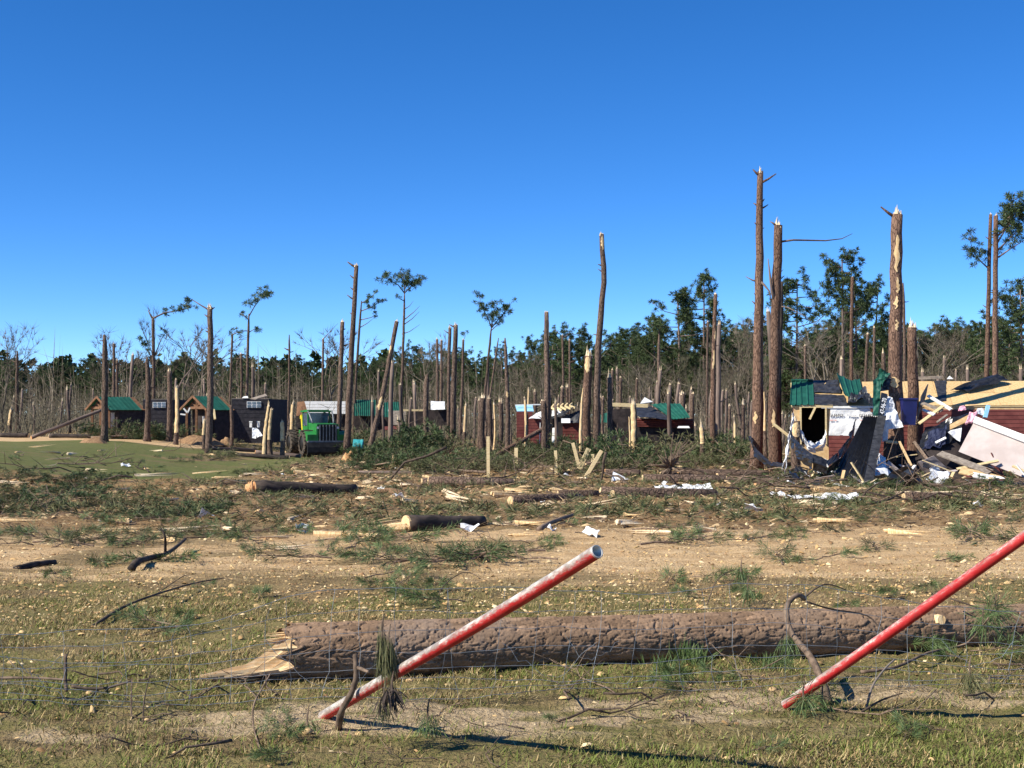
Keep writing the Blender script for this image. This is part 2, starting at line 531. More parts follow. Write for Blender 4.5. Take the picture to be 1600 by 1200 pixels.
ys = np.concatenate([np.linspace(-12, 5, 12, endpoint=False), np.linspace(5, 14, 240, endpoint=False),
                     np.geomspace(14, 120, 200, endpoint=False), np.geomspace(120, 3000, 60)])
u = np.linspace(-1, 1, 261)
xs = np.sign(u) * (np.abs(u) * 14 + np.abs(u) ** 7 * 1600)
X, Y = np.meshgrid(xs, ys)
Z = T(X, Y)
rough_amt = .05 * (vnoise(X, Y, 3.1) - .5) + .035 * (vnoise(X + 9, Y, 8.3) - .5)
heap = ss(30, 36, Y) * (1 - ss(80, 90, Y)) * .22 * (vnoise(X, Y, .9) - .45)
Z = Z + rough_amt * (1 - ss(40, 60, Y)) + heap * (1 - (1 - ss(-20, -13, X)) * .9)
g, tr, di, sa = zones(X, Y)
V = np.stack([X.ravel(), Y.ravel(), Z.ravel()], 1)
nx, ny = len(xs), len(ys)
idx = np.arange(nx * ny).reshape(ny, nx)
Q = np.stack([idx[:-1, :-1].ravel(), idx[:-1, 1:].ravel(), idx[1:, 1:].ravel(), idx[1:, :-1].ravel()], 1)
gm = tri_mesh("ground", V, Q, M['ground'], None, True)
za_ = gm.color_attributes.new("zone", 'FLOAT_COLOR', 'POINT')
za_.data.foreach_set("color", np.stack([g.ravel(), tr.ravel(), di.ravel(), sa.ravel()], 1).astype(np.float32).ravel())
lw_ = gm.color_attributes.new("lawn", 'FLOAT_COLOR', 'POINT')
lv = ss(40, 46, Y).ravel()
lw_.data.foreach_set("color", np.stack([lv, lv, lv, np.ones_like(lv)], 1).astype(np.float32).ravel())
gobj = link("ground", gm)
gobj["kind"] = "structure"
def Tz(x, y):      # height with the small heaps, for things that lie on it
    x = np.asarray(x, float); y = np.asarray(y, float)
    h_ = ss(30, 36, y) * (1 - ss(80, 90, y)) * .22 * (vnoise(x, y, .9) - .45)
    return T(x, y) + h_ * (1 - (1 - ss(-20, -13, x)) * .9)

# ================================================================ NEEDLES, BOUGHS, TREES (prototypes)
def needles(C, D, n, length, width, spread, rng):
    """n thin blades from each centre C, about direction D"""
    C = np.repeat(np.asarray(C, float), n, 0); D = np.repeat(np.asarray(D, float), n, 0)
    d = D + rng.normal(0, spread, D.shape)
    d /= np.linalg.norm(d, axis=1, keepdims=True) + 1e-9
    L = length * rng.uniform(.6, 1.15, (len(d), 1))
    s = np.cross(d, rng.normal(0, 1, d.shape)); s /= np.linalg.norm(s, axis=1, keepdims=True) + 1e-9
    W = width * rng.uniform(.7, 1.3, (len(d), 1))
    a = C + d * L * .04
    m_ = C + d * L * .55
    tip = C + d * L + np.array([0, 0, -1]) * L * .06
    Vv = np.stack([a, m_ + s * W * .5, tip, m_ - s * W * .5], 1).reshape(-1, 3)
    k = np.arange(len(d)) * 4
    return Vv, np.stack([k, k + 1, k + 2, k + 3], 1)

class NB:
    def __init__(self): self.V, self.F, self.n = [], [], 0
    def add(self, VF):
        V_, F_ = VF
        self.V.append(V_); self.F.append(F_ + self.n); self.n += len(V_)
    def mesh(self, name, material):
        return tri_mesh(name, np.concatenate(self.V), np.concatenate(self.F), material)

def wob(a, b, k, amp, rnd):
    a, b = Vector(a), Vector(b)
    pts = []
    for i in range(k + 1):
        s = i / k
        e = math.sin(math.pi * s)
        pts.append(a.lerp(b, s) + Vector((rnd.uniform(-amp, amp), rnd.uniform(-amp, amp), rnd.uniform(-amp, amp))) * (.3 + e) * (0 if i == 0 else 1))
    return pts

def make_bough(seed, L=1.0, nw=.006, nl=.19, nmat='needle_near', per=34, drop=.0):
    rnd = random.Random(seed); rng = np.random.default_rng(seed)
    st, fo = MB(), NB()
    spine = wob((-L / 2, 0, .04), (L / 2, rnd.uniform(-.15, .15) * L, .10), 5, .035 * L, rnd)
    st.tube(spine, [.014 * L * (1 - .13 * i) for i in range(6)], 5)
    C, D = [], []
    for i in range(7):
        s = .30 + .1 * i
        p = spine[0].lerp(spine[-1], s)
        sd = 1 if i % 2 else -1
        a = rnd.uniform(.5, 1.0) * sd
        ln = L * rnd.uniform(.16, .36)
        q = p + Vector((math.cos(a) * ln, math.sin(a) * ln, rnd.uniform(.0, .10) * L))
        st.tube([p, p.lerp(q, .5) + Vector((0, 0, .02)), q], [.006 * L, .005 * L, .003 * L], 4)
        d = (q - p).normalized()
        C += [q, p.lerp(q, .65)]; D += [d, d]
    C.append(spine[-1]); D.append((spine[-1] - spine[-2]).normalized())
    fo.add(needles([tuple(c_) for c_ in C], [tuple(d_) for d_ in D], per, nl, nw, .55, rng))
    Vv = np.concatenate(fo.V)
    Vv[:, 2] = np.maximum(Vv[:, 2], .006)
    fo.V = [Vv]
    root = empty("pine_bough")
    a = st.build("stem", M['twig'], root); bb = link("needles", fo.mesh("needles", M[nmat]), root)
    CH[root.name] = [a, bb]
    return root

def make_pine(seed, h, bare=.55, spread=2.6, nl=26, needle='needle_far', dense=44):
    rnd = random.Random(seed); rng = np.random.default_rng(seed)
    tk, fo = MB(), NB()
    lean = Vector((rnd.uniform(-.03, .03) * h, rnd.uniform(-.03, .03) * h, 0))
    pts = [Vector((0, 0, -.3)) + lean * (i / 8) ** 2 + Vector((0, 0, (h + .3) * i / 8)) for i in range(9)]
    r0 = .0125 * h
    tk.tube(pts, [r0 * (1.15 - .11 * i) for i in range(9)], 7)
    C, D = [], []
    for i in range(nl):
        s = bare + (1 - bare) * ((i + rnd.random()) / nl)
        p = pts[0].lerp(pts[-1], s) + lean * (s * s - s)
        a = rnd.uniform(0, 6.283)
        t_ = (s - bare) / (1 - bare)
        ln = spread * (.35 + .9 * math.sin(math.pi * min(1, t_ * .78 + .16))) * rnd.uniform(.45, 1.1)
        e = p + Vector((math.cos(a) * ln, math.sin(a) * ln, ln * rnd.uniform(.05, .55)))
        mid = p.lerp(e, .5) + Vector((0, 0, -.12 * ln))
        tk.tube([p, mid, e], [r0 * .30, r0 * .2, r0 * .08], 4)
        for k in range(rnd.randint(7, 11)):
            q = mid.lerp(e, rnd.uniform(.1, 1.12)) + Vector((rnd.gauss(0, .3), rnd.gauss(0, .3), rnd.gauss(.1, .3))) * (.65 + .2 * spread)
            C.append(tuple(q)); D.append((math.cos(a) * .4, math.sin(a) * .4, .5))
    C.append(tuple(pts[-1])); D.append((0, 0, 1))
    fo.add(needles(C, D, dense, .54, .060, .8, rng))
    return tk.mesh("trunk", M['bark_far'], True), fo.mesh("crown", M[needle])

def make_bare(seed, h, mat_='bare', spread=.36, depth=5):
    rnd = random.Random(seed)
    tk = MB()
    tw = MB()
    def grow(p, d, L, r, lev):
        if lev == 0:
            for k in range(5):
                dd = (d + Vector((rnd.gauss(0, .45), rnd.gauss(0, .4), rnd.gauss(.1, .3)))).normalized()
                s = dd.cross(Vector((rnd.random(), rnd.random(), .3))).normalized() * max(r * .5, .012)
                e = p + dd * L * rnd.uniform(.6, 1.3)
                o = len(tw.v)
                s2 = dd.cross(s)
                tw.v += [tuple(p + s), tuple(p - s * .5 + s2), tuple(p - s * .5 - s2), tuple(e)]
                tw.f += [(o, o + 1, o + 3), (o + 1, o + 2, o + 3), (o + 2, o, o + 3)]
            return
        e = p + d * L
        md = p.lerp(e, .5) + Vector((rnd.gauss(0, .05), rnd.gauss(0, .05), 0)) * L
        tk.tube([p, md, e], [r, r * .85, r * .66], 5 if lev > 3 else 3, caps=False)
        n = 2 if rnd.random() < .45 else 3
        for k in range(n):
            dd = (d + Vector((rnd.gauss(0, spread), rnd.gauss(0, spread), rnd.gauss(.12, .2)))).normalized()
            grow(e if k < 2 else md, dd, L * rnd.uniform(.6, .86), r * .6, lev - 1)
    grow(Vector((0, 0, -.2)), Vector((rnd.gauss(0, .06), rnd.gauss(0, .06), 1)).normalized(), h * .30, h * .011, depth)
    return tk.mesh("trunk", M['bare'], True), tw.mesh("crown", M[mat_])

def make_fallen_top(seed, L=5.0, needle='needle', per=18, dense=1.0, nl=.34, nw=.034):
    """the broken crown of a pine lying on its side"""
    rnd = random.Random(seed); rng = np.random.default_rng(seed)
    st, fo = MB(), NB()
    sp = wob((-L / 2, 0, .25), (L / 2, rnd.uniform(-.8, .8), rnd.uniform(.2, .9)), 6, .10, rnd)
    st.tube(sp, [.085 * (1 - .12 * i) for i in range(7)], 6)
    C, D = [], []
    for i in range(int(24 * dense)):
        s = rnd.uniform(.12, 1)
        p = sp[0].lerp(sp[-1], s)
        a = rnd.uniform(-.5, math.pi + .5)
        ln = rnd.uniform(.5, 1.7) * (1.15 - .4 * s)
        d = Vector((rnd.uniform(.1, .8), math.cos(a), max(.05, math.sin(a) * .75))).normalized()
        e = p + d * ln
        e.z = max(e.z, .08)
        st.tube([p, p.lerp(e, .55) + Vector((0, 0, .07)), e], [.026, .018, .007], 4)
        for k in range(6):
            q = p.lerp(e, rnd.uniform(.35, 1.1)) + Vector((rnd.gauss(0, .13), rnd.gauss(0, .13), rnd.gauss(0, .1)))
            q.z = max(q.z, .05)
            C.append(tuple(q)); D.append(tuple(d * .8))
    fo.add(needles(C, D, per, nl, nw, .6, rng))
    Vv = np.concatenate(fo.V); Vv[:, 2] = np.maximum(Vv[:, 2], .01); fo.V = [Vv]
    return st.mesh("limbs", M['twig'], True), fo.mesh("needles", M[needle])

def proto(name, parts):
    root = empty(name)
    CH[root.name] = [link(n_, me_, root) for n_, me_ in parts]
    return root

protos = []                                   # removed at the end: only copies stay
def keep(p): protos.append(p); return p

# ================================================================ SNAPPED PINES
GRP_T = "snapped pine trunks in the storm track"
L_MID = "snapped brown pine trunk with a ragged pale broken top among the brush"
L_DARK = "bare snapped pine trunk with a weathered pointed top"
L_SHORT = "short splintered pine stump with raw yellow wood showing at its top"
L_THIN = "thin snapped pine pole standing between the cabins and the woods"

def snapped(bx, by, tx, ty, wb, wt, label=L_MID, group=GRP_T, d=None, bend=0.0, spl=1.0, raw=0.0, point=False, bark='bark',
            stubs=(), patches=(), seed=None, limbs=(), flare=1.25, curve=None):
    """bx,by base and tx,ty top in the photo; widths in photo pixels; raw = share of the height that is bare split wood"""
    seed = int(bx * 7 + ty) if seed is None else seed
    rnd = random.Random(seed)
    if d is None:
        d = G(bx, by).y
    base = GX(bx, d)
    top = P(tx, ty, d)
    rb, rt = wb / 2 * d / F_PX, wt / 2 * d / F_PX
    root = empty("snapped_pine", base, label, "tree trunk", group)
    H = top - base
    n = 14
    bend = bend + rnd.uniform(-.13, .13)
    if not stubs and not limbs and not raw and (top - base).length > 3:
        stubs = [(rnd.uniform(.5, .97), rnd.choice([-1, 1]) * rnd.uniform(4, 10), rnd.uniform(-1, 6), rnd.uniform(1.5, 2.6)) for _ in range(rnd.randint(1, 4))]
    side = Vector((1, .2, 0))
    pts, rads = [], []
    for i in range(n + 1):
        s = i / n
        p = H * s + side * (bend * math.sin(math.pi * s)) * (1 - .35 * s)
        if curve:
            p += Vector((float(np.interp(s, [c_[0] for c_ in curve], [c_[1] for c_ in curve])) * d / F_PX, 0, 0))
        if 0 < i < n:
            p += Vector((rnd.uniform(-1, 1), rnd.uniform(-1, 1), 0)) * rb * .10
        pts.append(p)
        r = rb + (rt - rb) * s
        if i == 0:
            r = rb * flare; pts[0] = pts[0] - Vector((0, 0, .25))
        if point and s > .9:
            r *= 1 - .55 * (s - .9) / .1
        rads.append(r)
    # resample for a smooth surface
    mb = MB().tube(pts, rads, 12, jit=.035, rnd=rnd)
    mb.build("trunk", M[bark], root, True)
    up = (pts[-1] - pts[-2]).normalized()
    if not point:
        br = MB()
        tr_ = rads[-1]
        for k in range(11):
            a = rnd.uniform(0, 6.283); rr = tr_ * rnd.uniform(.1, .72)
            o = Vector((math.cos(a), math.sin(a), 0)) * rr
            hgt = tr_ * rnd.uniform(.3, 1.5) * spl * (1.35 if math.cos(a) < 0 else .7)
            br.spike(pts[-1] + o - up * tr_ * .6, pts[-1] + o * rnd.uniform(.8, 1.2) + up * hgt + Vector((rnd.uniform(-.3, .3) * tr_, 0, 0)), tr_ * rnd.uniform(.34, .6), 5, rnd)
        br.build("broken_top", M['rawwood_pale'], root)
    if raw:
        # a long slab of bare wood where the bark was torn away
        sl = MB()
        k0 = int((1 - raw) * n)
        cen = rnd.uniform(-2.3, -1.2)
        rows = []
        for i in range(k0, n + 1):
            row = []
            for q in range(6):
                a = cen + (q - 2.5) * .36 + rnd.uniform(-.1, .1)
                row.append(pts[i] + Vector((math.cos(a), math.sin(a), 0)) * rads[i] * 1.05)
            rows.append(row)
        vs = [p for r_ in rows for p in r_]
        fs = [(i * 6 + q, i * 6 + q + 1, (i + 1) * 6 + q + 1, (i + 1) * 6 + q) for i in range(len(rows) - 1) for q in range(5)]
        sl.add(vs, fs)
        sl.build("bare_wood", M['rawwood'], root)
    for (s0, s1, ang, wid) in patches:           # irregular scars of bare wood, raised a hair above the bark
        sl = MB(); rows = []
        K = 8
        for i in range(K + 1):
            s = s0 + (s1 - s0) * i / K
            f_ = s * n; i0 = min(int(f_), n - 1)
            c_ = pts[i0].lerp(pts[i0 + 1], f_ - i0); r_ = rads[i0] + (rads[i0 + 1] - rads[i0]) * (f_ - i0)
            hw = wid * (math.sin(math.pi * (i + .3) / (K + .6)) ** .6) * rnd.uniform(.55, 1.25)
            off = rnd.uniform(-.2, .2)
            rows.append([c_ + Vector((math.cos(ang + off + hw * (q - 2) / 2), math.sin(ang + off + hw * (q - 2) / 2), 0)) * r_ * 1.06 for q in range(5)])
        vs = [p for r_ in rows for p in r_]
        fs = [(i * 5 + q, i * 5 + q + 1, (i + 1) * 5 + q + 1, (i + 1) * 5 + q) for i in range(K) for q in range(4)]
        sl.add(vs, fs).build("bark_scar", M['rawwood'], root)
    for (s, dx, dz, th) in stubs:                # limb stubs: share of height, reach in px
        f_ = s * n; i0 = min(int(f_), n - 1)
        c_ = pts[i0].lerp(pts[i0 + 1], f_ - i0)
        e = c_ + Vector((dx, rnd.uniform(-.4, .4) * abs(dx), dz)) * d / F_PX
        mid = c_.lerp(e, .5) + Vector((0, 0, -.03))
        r_ = th / 2 * d / F_PX
        MB().tube([c_, mid, e], [r_ * 1.2, r_ * .9, r_ * .4], 6).build("limb_stub", M[bark if bark != 'bark_far' else 'bark_far'], root, True)
    for lim in limbs:                            # longer limbs through photo points, some still carrying needles
        pp, th, tuf = lim
        wp = [P(x_, y_, d + dy_) - base for (x_, y_, dy_) in pp]
        r_ = th / 2 * d / F_PX
        k = len(wp)
        MB().tube(wp, [r_ * (1 - .8 * i / (k - 1)) for i in range(k)], 6).build("limb", M['bark_far'], root, True)
        if tuf:
            rng = np.random.default_rng(seed)
            C, D = [], []
            tw = MB()
            for q in range(tuf[0]):
                s = rnd.uniform(tuf[1], 1.0) * (k - 1); i0 = min(int(s), k - 2)
                p0 = wp[i0].lerp(wp[i0 + 1], s - i0)
                p = p0 + Vector((rnd.gauss(0, 1), rnd.gauss(0, 1), rnd.gauss(.1, .7))) * tuf[2] * d / F_PX
                tw.tube([p0, p], [r_ * .25, r_ * .12], 3)
                C.append(tuple(p)); D.append((.15, -.1, .35))
            tw.build("twigs", M['bark_far'], root)["kind"] = "stuff"
            nb = NB(); nb.add(needles(C, D, 40, tuf[3] * .95 * d / F_PX, tuf[3] * .11 * d / F_PX, .8, rng))
            link("needles", nb.mesh("needles", M['needle']), root)
    return root

S = snapped
# --- around the lawn and the two green-roofed cabins
S(163, 690, 163, 523, 11, 7.5, "grey pine trunk with a dark pointed top before the first green-roofed cabin", point=True, flare=1.5)
S(230, 690, 230, 558, 10, 7, "pine trunk with a flared foot standing before the dark end of the first cabin", point=True, flare=1.6)
S(265, 690, 265, 580, 10, 7, "short pine trunk with a pale splintered top at the lawn edge between the cabins", flare=1.3)
S(275, 682, 277, 606, 8, 6, "split stump with long bare yellow face and a dead bough hanging from it", raw=.75, d=87,
  limbs=[([(278, 608, 0), (286, 592, .5), (300, 575, 1), (320, 552, 1.5)], 3.5, None), ([(284, 598, 0), (300, 606, .3), (318, 612, .4)], 2, None)])
S(326, 693, 328, 480, 11, 8, "tall pine trunk whose last broken limb points back over the second cabin", d=80,
  stubs=[(.93, -9, 5, 3), (.83, -8, 2, 3), (.985, 8, 3, 3)], limbs=[([(326, 484, 0), (314, 477, .3), (300, 468, .5), (290, 478, .5)], 3, (9, .6, 5, 7))])
S(28, 662, 27, 548, 7, 4, "bare grey snag with one short stub beside the far drive", point=True, d=120, stubs=[(.86, -9, 3, 2)])
S(17, 672, 18, 640, 6.5, 5, L_SHORT, d=112, raw=.6, spl=1.6)
S(178, 640, 178, 537, 5, 4, "pair of slim snapped poles rising behind the first green roof", "slim poles behind the green roof", d=130)
S(184, 640, 183, 563, 4.5, 4, "pair of slim snapped poles rising behind the first green roof", "slim poles behind the green roof", d=131)
S(239, 660, 239, 497, 6, 4.5, "pine with its crown torn off and one long limb bent over sideways", d=118,
  stubs=[(.99, -8, 14, 3)], limbs=[([(240, 497, 0), (256, 489, .5), (280, 485, .8), (305, 477, 1)], 3, (14, .3, 5, 7)), ([(240, 560, 0), (252, 530, .5), (264, 512, .5)], 2, (3, .6, 4, 6)), ([(238, 560, 0), (228, 545, 0), (226, 530, 0)], 2, (8, .4, 4, 8))])
S(386, 655, 389, 490, 5.5, 3.5, "slim pine with a small living crown swept to one side", d=122, point=True,
  limbs=[([(389, 494, 0), (397, 480, 0), (407, 466, .5), (415, 456, .5)], 2.2, (20, .35, 6, 8)), ([(389, 500, 0), (380, 492, 0), (376, 489, 0)], 2, (4, .5, 3, 6)), ([(388, 520, 0), (396, 515, 0), (400, 513, 0)], 1.6, (5, .4, 4, 6)), ([(386, 517, 0), (372, 517, 0), (362, 521, 0)], 1.6, (6, .3, 4, 6))])
S(358, 655, 363, 523, 4, 3.2, L_THIN, d=125, limbs=[([(363, 523, 0), (372, 519, 0), (381, 520, 0)], 2, None)])
S(376, 655, 377, 553, 4.2, 3.6, L_THIN, d=126)
S(320, 689, 320, 657, 6, 5, L_SHORT, d=84, raw=.5)
S(361, 672, 361, 633, 6, 5.5, "thin grey trunk cut off before the black-walled cabin end", d=88, point=True)
S(414, 690, 420, 635, 8, 5, "tall sliver of split yellow pine before the black-walled cabin", raw=.95, d=82, spl=2.2)
S(423, 686, 424, 640, 8, 6, L_SHORT, raw=.6, d=84)
S(441, 690, 441, 660, 8, 7, L_SHORT, raw=.5, d=82)
S(457, 678, 458, 632, 6.5, 5.5, "yellow split pole standing just behind the green logging machine", raw=.9, d=92, spl=2)
S(449, 640, 452, 523, 4.5, 3, L_DARK, d=120, point=True)
S(503, 640, 505, 530, 4.5, 3.2, L_THIN, d=124, limbs=[([(505, 530, 0), (512, 522, 0), (528, 505, 0)], 1.6, None)])
S(528, 672, 535, 503, 8, 6.5, "pale-topped pine trunk leaning beside the tallest trunk behind the machine", d=93)
S(542, 694, 557, 415, 11, 6.5, "tall leaning pine trunk with short limb stubs beside the green logging machine", d=86,
  stubs=[(.99, -14, 9, 3.5), (.93, -9, 6, 2.5), (.87, -8, 5, 2.5), (.82, -12, 8, 2.5), (.74, -6, 4, 2)])
S(552, 650, 565, 470, 5, 3, "slim pine with a few wind-stripped boughs trailing to one side", d=112, point=True,
  limbs=[([(564, 474, 0), (575, 468, 0), (590, 455, .5)], 1.8, (10, .4, 4, 6)), ([(564, 486, 0), (580, 480, 0), (600, 468, .5)], 1.8, (12, .4, 4, 6)), ([(563, 500, 0), (580, 496, 0), (590, 490, .5)], 1.6, (4, .6, 3, 5)), ([(562, 512, 0), (574, 505, 0), (584, 497, .5)], 1.6, None)])
S(575, 697, 620, 502, 9, 6.5, "pine trunk leaning steeply with a pale torn top and a bark scar", d=86, patches=[(.34, .44, -1.6, .9), (.76, .82, -2.2, .5)])
S(622, 640, 632, 455, 6, 3, "slender pine keeping a round thin crown and bare side branches", d=116, point=True,
  limbs=[([(632, 458, 0), (622, 445, 0), (606, 436, 0), (596, 432, 0)], 2, (16, .4, 6, 7)), ([(632, 456, 0), (632, 440, 0), (626, 424, 0)], 2, (18, .3, 6, 7)), ([(632, 458, 0), (644, 446, 0), (660, 438, 0)], 2, (18, .4, 6, 7)), ([(632, 452, 0), (638, 442, 0), (642, 434, 0)], 2, (12, .3, 6, 7)),
         ([(631, 470, 0), (623, 466, 0), (619, 462, 0)], 1.5, (3, .4, 3, 5)), ([(631, 500, 0), (646, 488, 0), (656, 478, 0)], 1.8, None), ([(630, 508, 0), (644, 498, 0), (655, 487, 0)], 1.8, None), ([(628, 522, 0), (640, 518, 0), (656, 507, 0)], 1.8, None), ([(632, 483, 0), (640, 478, 0), (646, 470, 0)], 1.4, None)])
# --- centre
S(668, 678, 667, 585, 9, 8, "blunt brown pine trunk standing alone in the brush", d=90, point=True)
S(683, 650, 683, 530, 4.6, 4, L_MID, d=118); S(689, 650, 690, 532, 4.6, 3.6, L_MID, d=119)
S(702, 672, 703, 512, 6, 5, L_MID, d=96, stubs=[(.95, -9, 6, 2)]); S(708, 680, 712, 508, 10, 7, "thick straight pine trunk with a bent stub at its broken top", d=90, stubs=[(.985, -10, 4, 2.5)])
S(717, 660, 724, 531, 5, 3.5, L_MID, d=100, limbs=[([(723, 535, 0), (727, 525, 0), (726, 517, 0)], 1.2, (4, .4, 3, 5))])
S(751, 688, 768, 510, 5.5, 3.2, "slim leaning pine keeping a vase-shaped tuft of living boughs", d=100, point=True,
  limbs=[([(768, 512, 0), (762, 496, 0), (752, 478, 0), (748, 458, 0)], 2, (20, .35, 5, 7)), ([(768, 512, 0), (770, 494, 0), (778, 472, 0)], 2, (22, .3, 6, 7)), ([(768, 512, 0), (778, 500, 0), (790, 486, 0), (800, 472, 0)], 2, (22, .3, 6, 7)), ([(766, 518, 0), (780, 505, 0), (788, 496, 0)], 1.5, None)])
S(757, 680, 779, 528, 4, 2.6, "thin dead pole leaning beside the vase-shaped pine", d=100, point=True)
S(793, 688, 789, 528, 8.5, 4.5, L_DARK, d=84, point=True, patches=[(.5, .55, -1.6, .6)])
S(755, 704, 754, 622, 10, 9, "stout stump with a frayed pale crown of splinters next to the leaning pole", d=82, spl=1.7)
S(764, 692, 764, 623, 8, 7, L_MID, d=86); S(747, 690, 750, 626, 7, 6, L_MID, d=87, spl=1.6)
S(779, 690, 782, 628, 8, 7, L_MID, d=85, spl=1.8); S(726, 695, 728, 634, 6, 4, L_SHORT, d=84, raw=.5, spl=2.5)
S(771, 668, 772, 632, 3.5, 3, L_SHORT, d=95, raw=.9, spl=2.5); S(821, 680, 820, 622, 4, 3.5, L_THIN, d=100)
S(820, 690, 822, 645, 7, 6, L_MID, d=90); S(826, 660, 826, 610, 4, 3, L_SHORT, d=105, raw=.9, spl=2.5)
S(836, 668, 836, 612, 6.5, 5, L_MID, d=100, spl=1.2); S(820.5, 690, 820.5, 626, 5, 4, L_SHORT, d=86, raw=.9, spl=1)
S(854, 694, 854, 488, 12, 7, "tall tapering pine trunk with a torn pale tip before the maroon cabin", d=78, patches=[(.80, .97, -.6, .5)])
S(849, 697, 849, 626, 10, 9.5, "thick stump sawn off bluntly right before the maroon cabin wall", d=76, spl=.3)
S(877, 640, 879, 524, 4, 3.4, L_THIN, d=120, limbs=[([(879, 526, 0), (870, 518, 0), (862, 512, 0)], 1.4, None), ([(879, 528, 0), (886, 524, 0), (893, 516, 0)], 1.4, None)])
S(889, 640, 890, 531, 3.8, 3.2, L_THIN, d=121)
S(878, 640, 879, 605, 5.5, 5, L_SHORT, d=112); S(885, 640, 886, 605, 5, 4.5, L_SHORT, d=113, spl=2.6)
S(917, 704, 920, 556, 15, 12, "thick pine trunk with a big pale torn patch at its broken head", d=76, spl=2.2, patches=[(.84, .99, -1.8, .9), (.2, .235, -1.5, .35)], bark='bark_red')
S(932, 704, 940, 366, 13, 7.5, "very tall thin trunk bowed like a bow beside the thick torn trunk", d=76, curve=[(0, 0), (.34, -4), (.6, -1), (.8, 5.5), (1, 0)], point=False, spl=.8, patches=[(.93, .99, -1.3, .7)])
S(909, 704, 911, 606, 7, 2.5, "thin red sliver of split wood leaning on the thick torn trunk", d=75, raw=.95, point=True, bark='bark_red')
S(950, 694, 952, 590, 9, 8, "stout trunk with a white forked splinter crown near the fallen green roof", d=80, spl=2.1); S(957, 640, 957, 578, 4.5, 4, L_MID, d=105)
S(969, 632, 970, 590, 6, 5, L_SHORT, d=105); S(995, 632, 995, 592, 4.5, 4, L_SHORT, d=110); S(942, 700, 942, 620, 5, 4, L_MID, d=84)
S(987, 708, 990, 632, 11, 9, "broad split stump of bare yellow wood standing among the brush", d=76, raw=.98, spl=1.6)
S(983, 706, 983, 652, 5, 2, "narrow blade of wood split off beside the broad yellow stump", d=75.6, raw=.98, spl=1)
S(1068, 650, 1067, 615, 8, 7.5, L_SHORT, d=96, spl=1.2); S(1082, 652, 1082, 615, 8, 7, L_SHORT, d=97, spl=1.2)
S(1094, 712, 1096, 668, 9, 7.5, "knee-high splintered stump with a twisted yellow tip in green brush", d=72, spl=2.4, raw=.4)
S(1114, 682, 1118, 460, 10, 5.5, "tall reddish trunk with a long narrow bark scar near its tip", d=80, bark='bark_red', patches=[(.55, .66, -1.7, .5), (.72, .78, -1.3, .4)])
S(1105, 655, 1106, 503, 4, 3.4, L_THIN, d=110)
S(1160, 690, 1161, 632, 8, 6, L_MID, d=80, spl=2); S(1140, 660, 1140, 634, 5, 4, L_SHORT, d=95, spl=1.4); S(1147, 690, 1148, 662, 5, 4, L_SHORT, d=76, raw=.9, spl=2)
# --- around the wrecked house
S(1181, 704, 1188, 268, 20, 9, "tallest snapped trunk, ringed with short limb stubs, beside the wrecked house", d=62, bark='bark_red', spl=1.0, seed=5,
  stubs=[(.985, -12, 10, 4), (.96, 24, 14, 3.5), (.885, -9, 5, 3), (.875, 14, 7, 3), (.89, 8, 9, 3), (.82, -8, 4, 3), (.81, 8, 1, 2), (.58, -8, 6, 3), (.60, -5, 3, 3), (.55, -11, 8, 3), (.505, 10, 4, 3), (.56, -6, 5, 3)],
  patches=[(.16, .2, -2.2, .4)],
  limbs=[([(1186, 438, 0), (1194, 445, -.3), (1202, 455, -.5), (1205, 472, -.5)], 5, None), ([(1186, 440, 0), (1176, 438, 0), (1165, 432, 0)], 4, None)])
S(1209, 722, 1216, 352, 19, 13, "thick snapped trunk holding one long thin bare limb out sideways", d=60, bark='bark_red', spl=1.2, seed=8,
  patches=[(.19, .26, -1.9, .35)],
  limbs=[([(1217, 378, 0), (1240, 375, 0), (1290, 376, .4), (1315, 373, .6), (1332, 365, .6)], 3.6, None), ([(1212, 475, 0), (1206, 455, -.2), (1203, 430, -.2), (1200, 404, -.2)], 7, None), ([(1213, 353, 0), (1207, 348, 0), (1203, 346, 0)], 4, None), ([(1214, 478, 0), (1230, 480, -.3), (1260, 495, -.5), (1275, 510, -.5)], 2.5, None), ([(1216, 425, 0), (1221, 424, 0), (1224, 421, 0)], 2, None)])
S(1218, 690, 1222, 440, 9, 7, "dark trunk pressed close behind the thick one with the long limb", d=63, bark='bark_dark', point=True)
S(1196, 690, 1194, 612, 8, 3, "slender split trunk of raw wood between the two tallest trunks", d=66, raw=.5, point=True, patches=[(.7, .95, -1.6, .9)])
S(1243, 726, 1243, 658, 14, 14, "broken trunk before the dark opening with torn wrap on its top", d=56.6, spl=1.3, bark='bark', patches=[(.72, .98, -1.6, 1.3)])
S(1258, 640, 1258, 540, 4.5, 4, L_THIN, d=90)
S(1332, 640, 1332, 433, 6.5, 5, "straight limbless trunk rising behind the green metal roofing", d=88, spl=.5, bark='bark_red')
S(1350, 640, 1356, 522, 5.5, 4.5, L_MID, d=90); S(1367, 640, 1366, 512, 5.5, 4, L_MID, d=91, spl=1.6)
S(1381, 620, 1380, 552, 8, 6, L_MID, d=85, spl=2.4, patches=[(.3, .5, -1.6, .6)])
S(1400, 742, 1402, 335, 25, 17, "thick scarred trunk draped with torn green and white sheets at its foot", d=55, bark='bark_red', spl=1.2, seed=3,
  stubs=[(.985, -26, 18, 5)], patches=[(.78, .92, -1.8, .42), (.70, .76, -1.6, .30), (.64, .69, -1.9, .25), (.56, .60, -1.6, .22), (.345, .385, -1.9, .7), (.20, .26, -1.0, .6)])
S(1412, 640, 1411, 442, 5.5, 4, L_DARK, d=86, point=True)
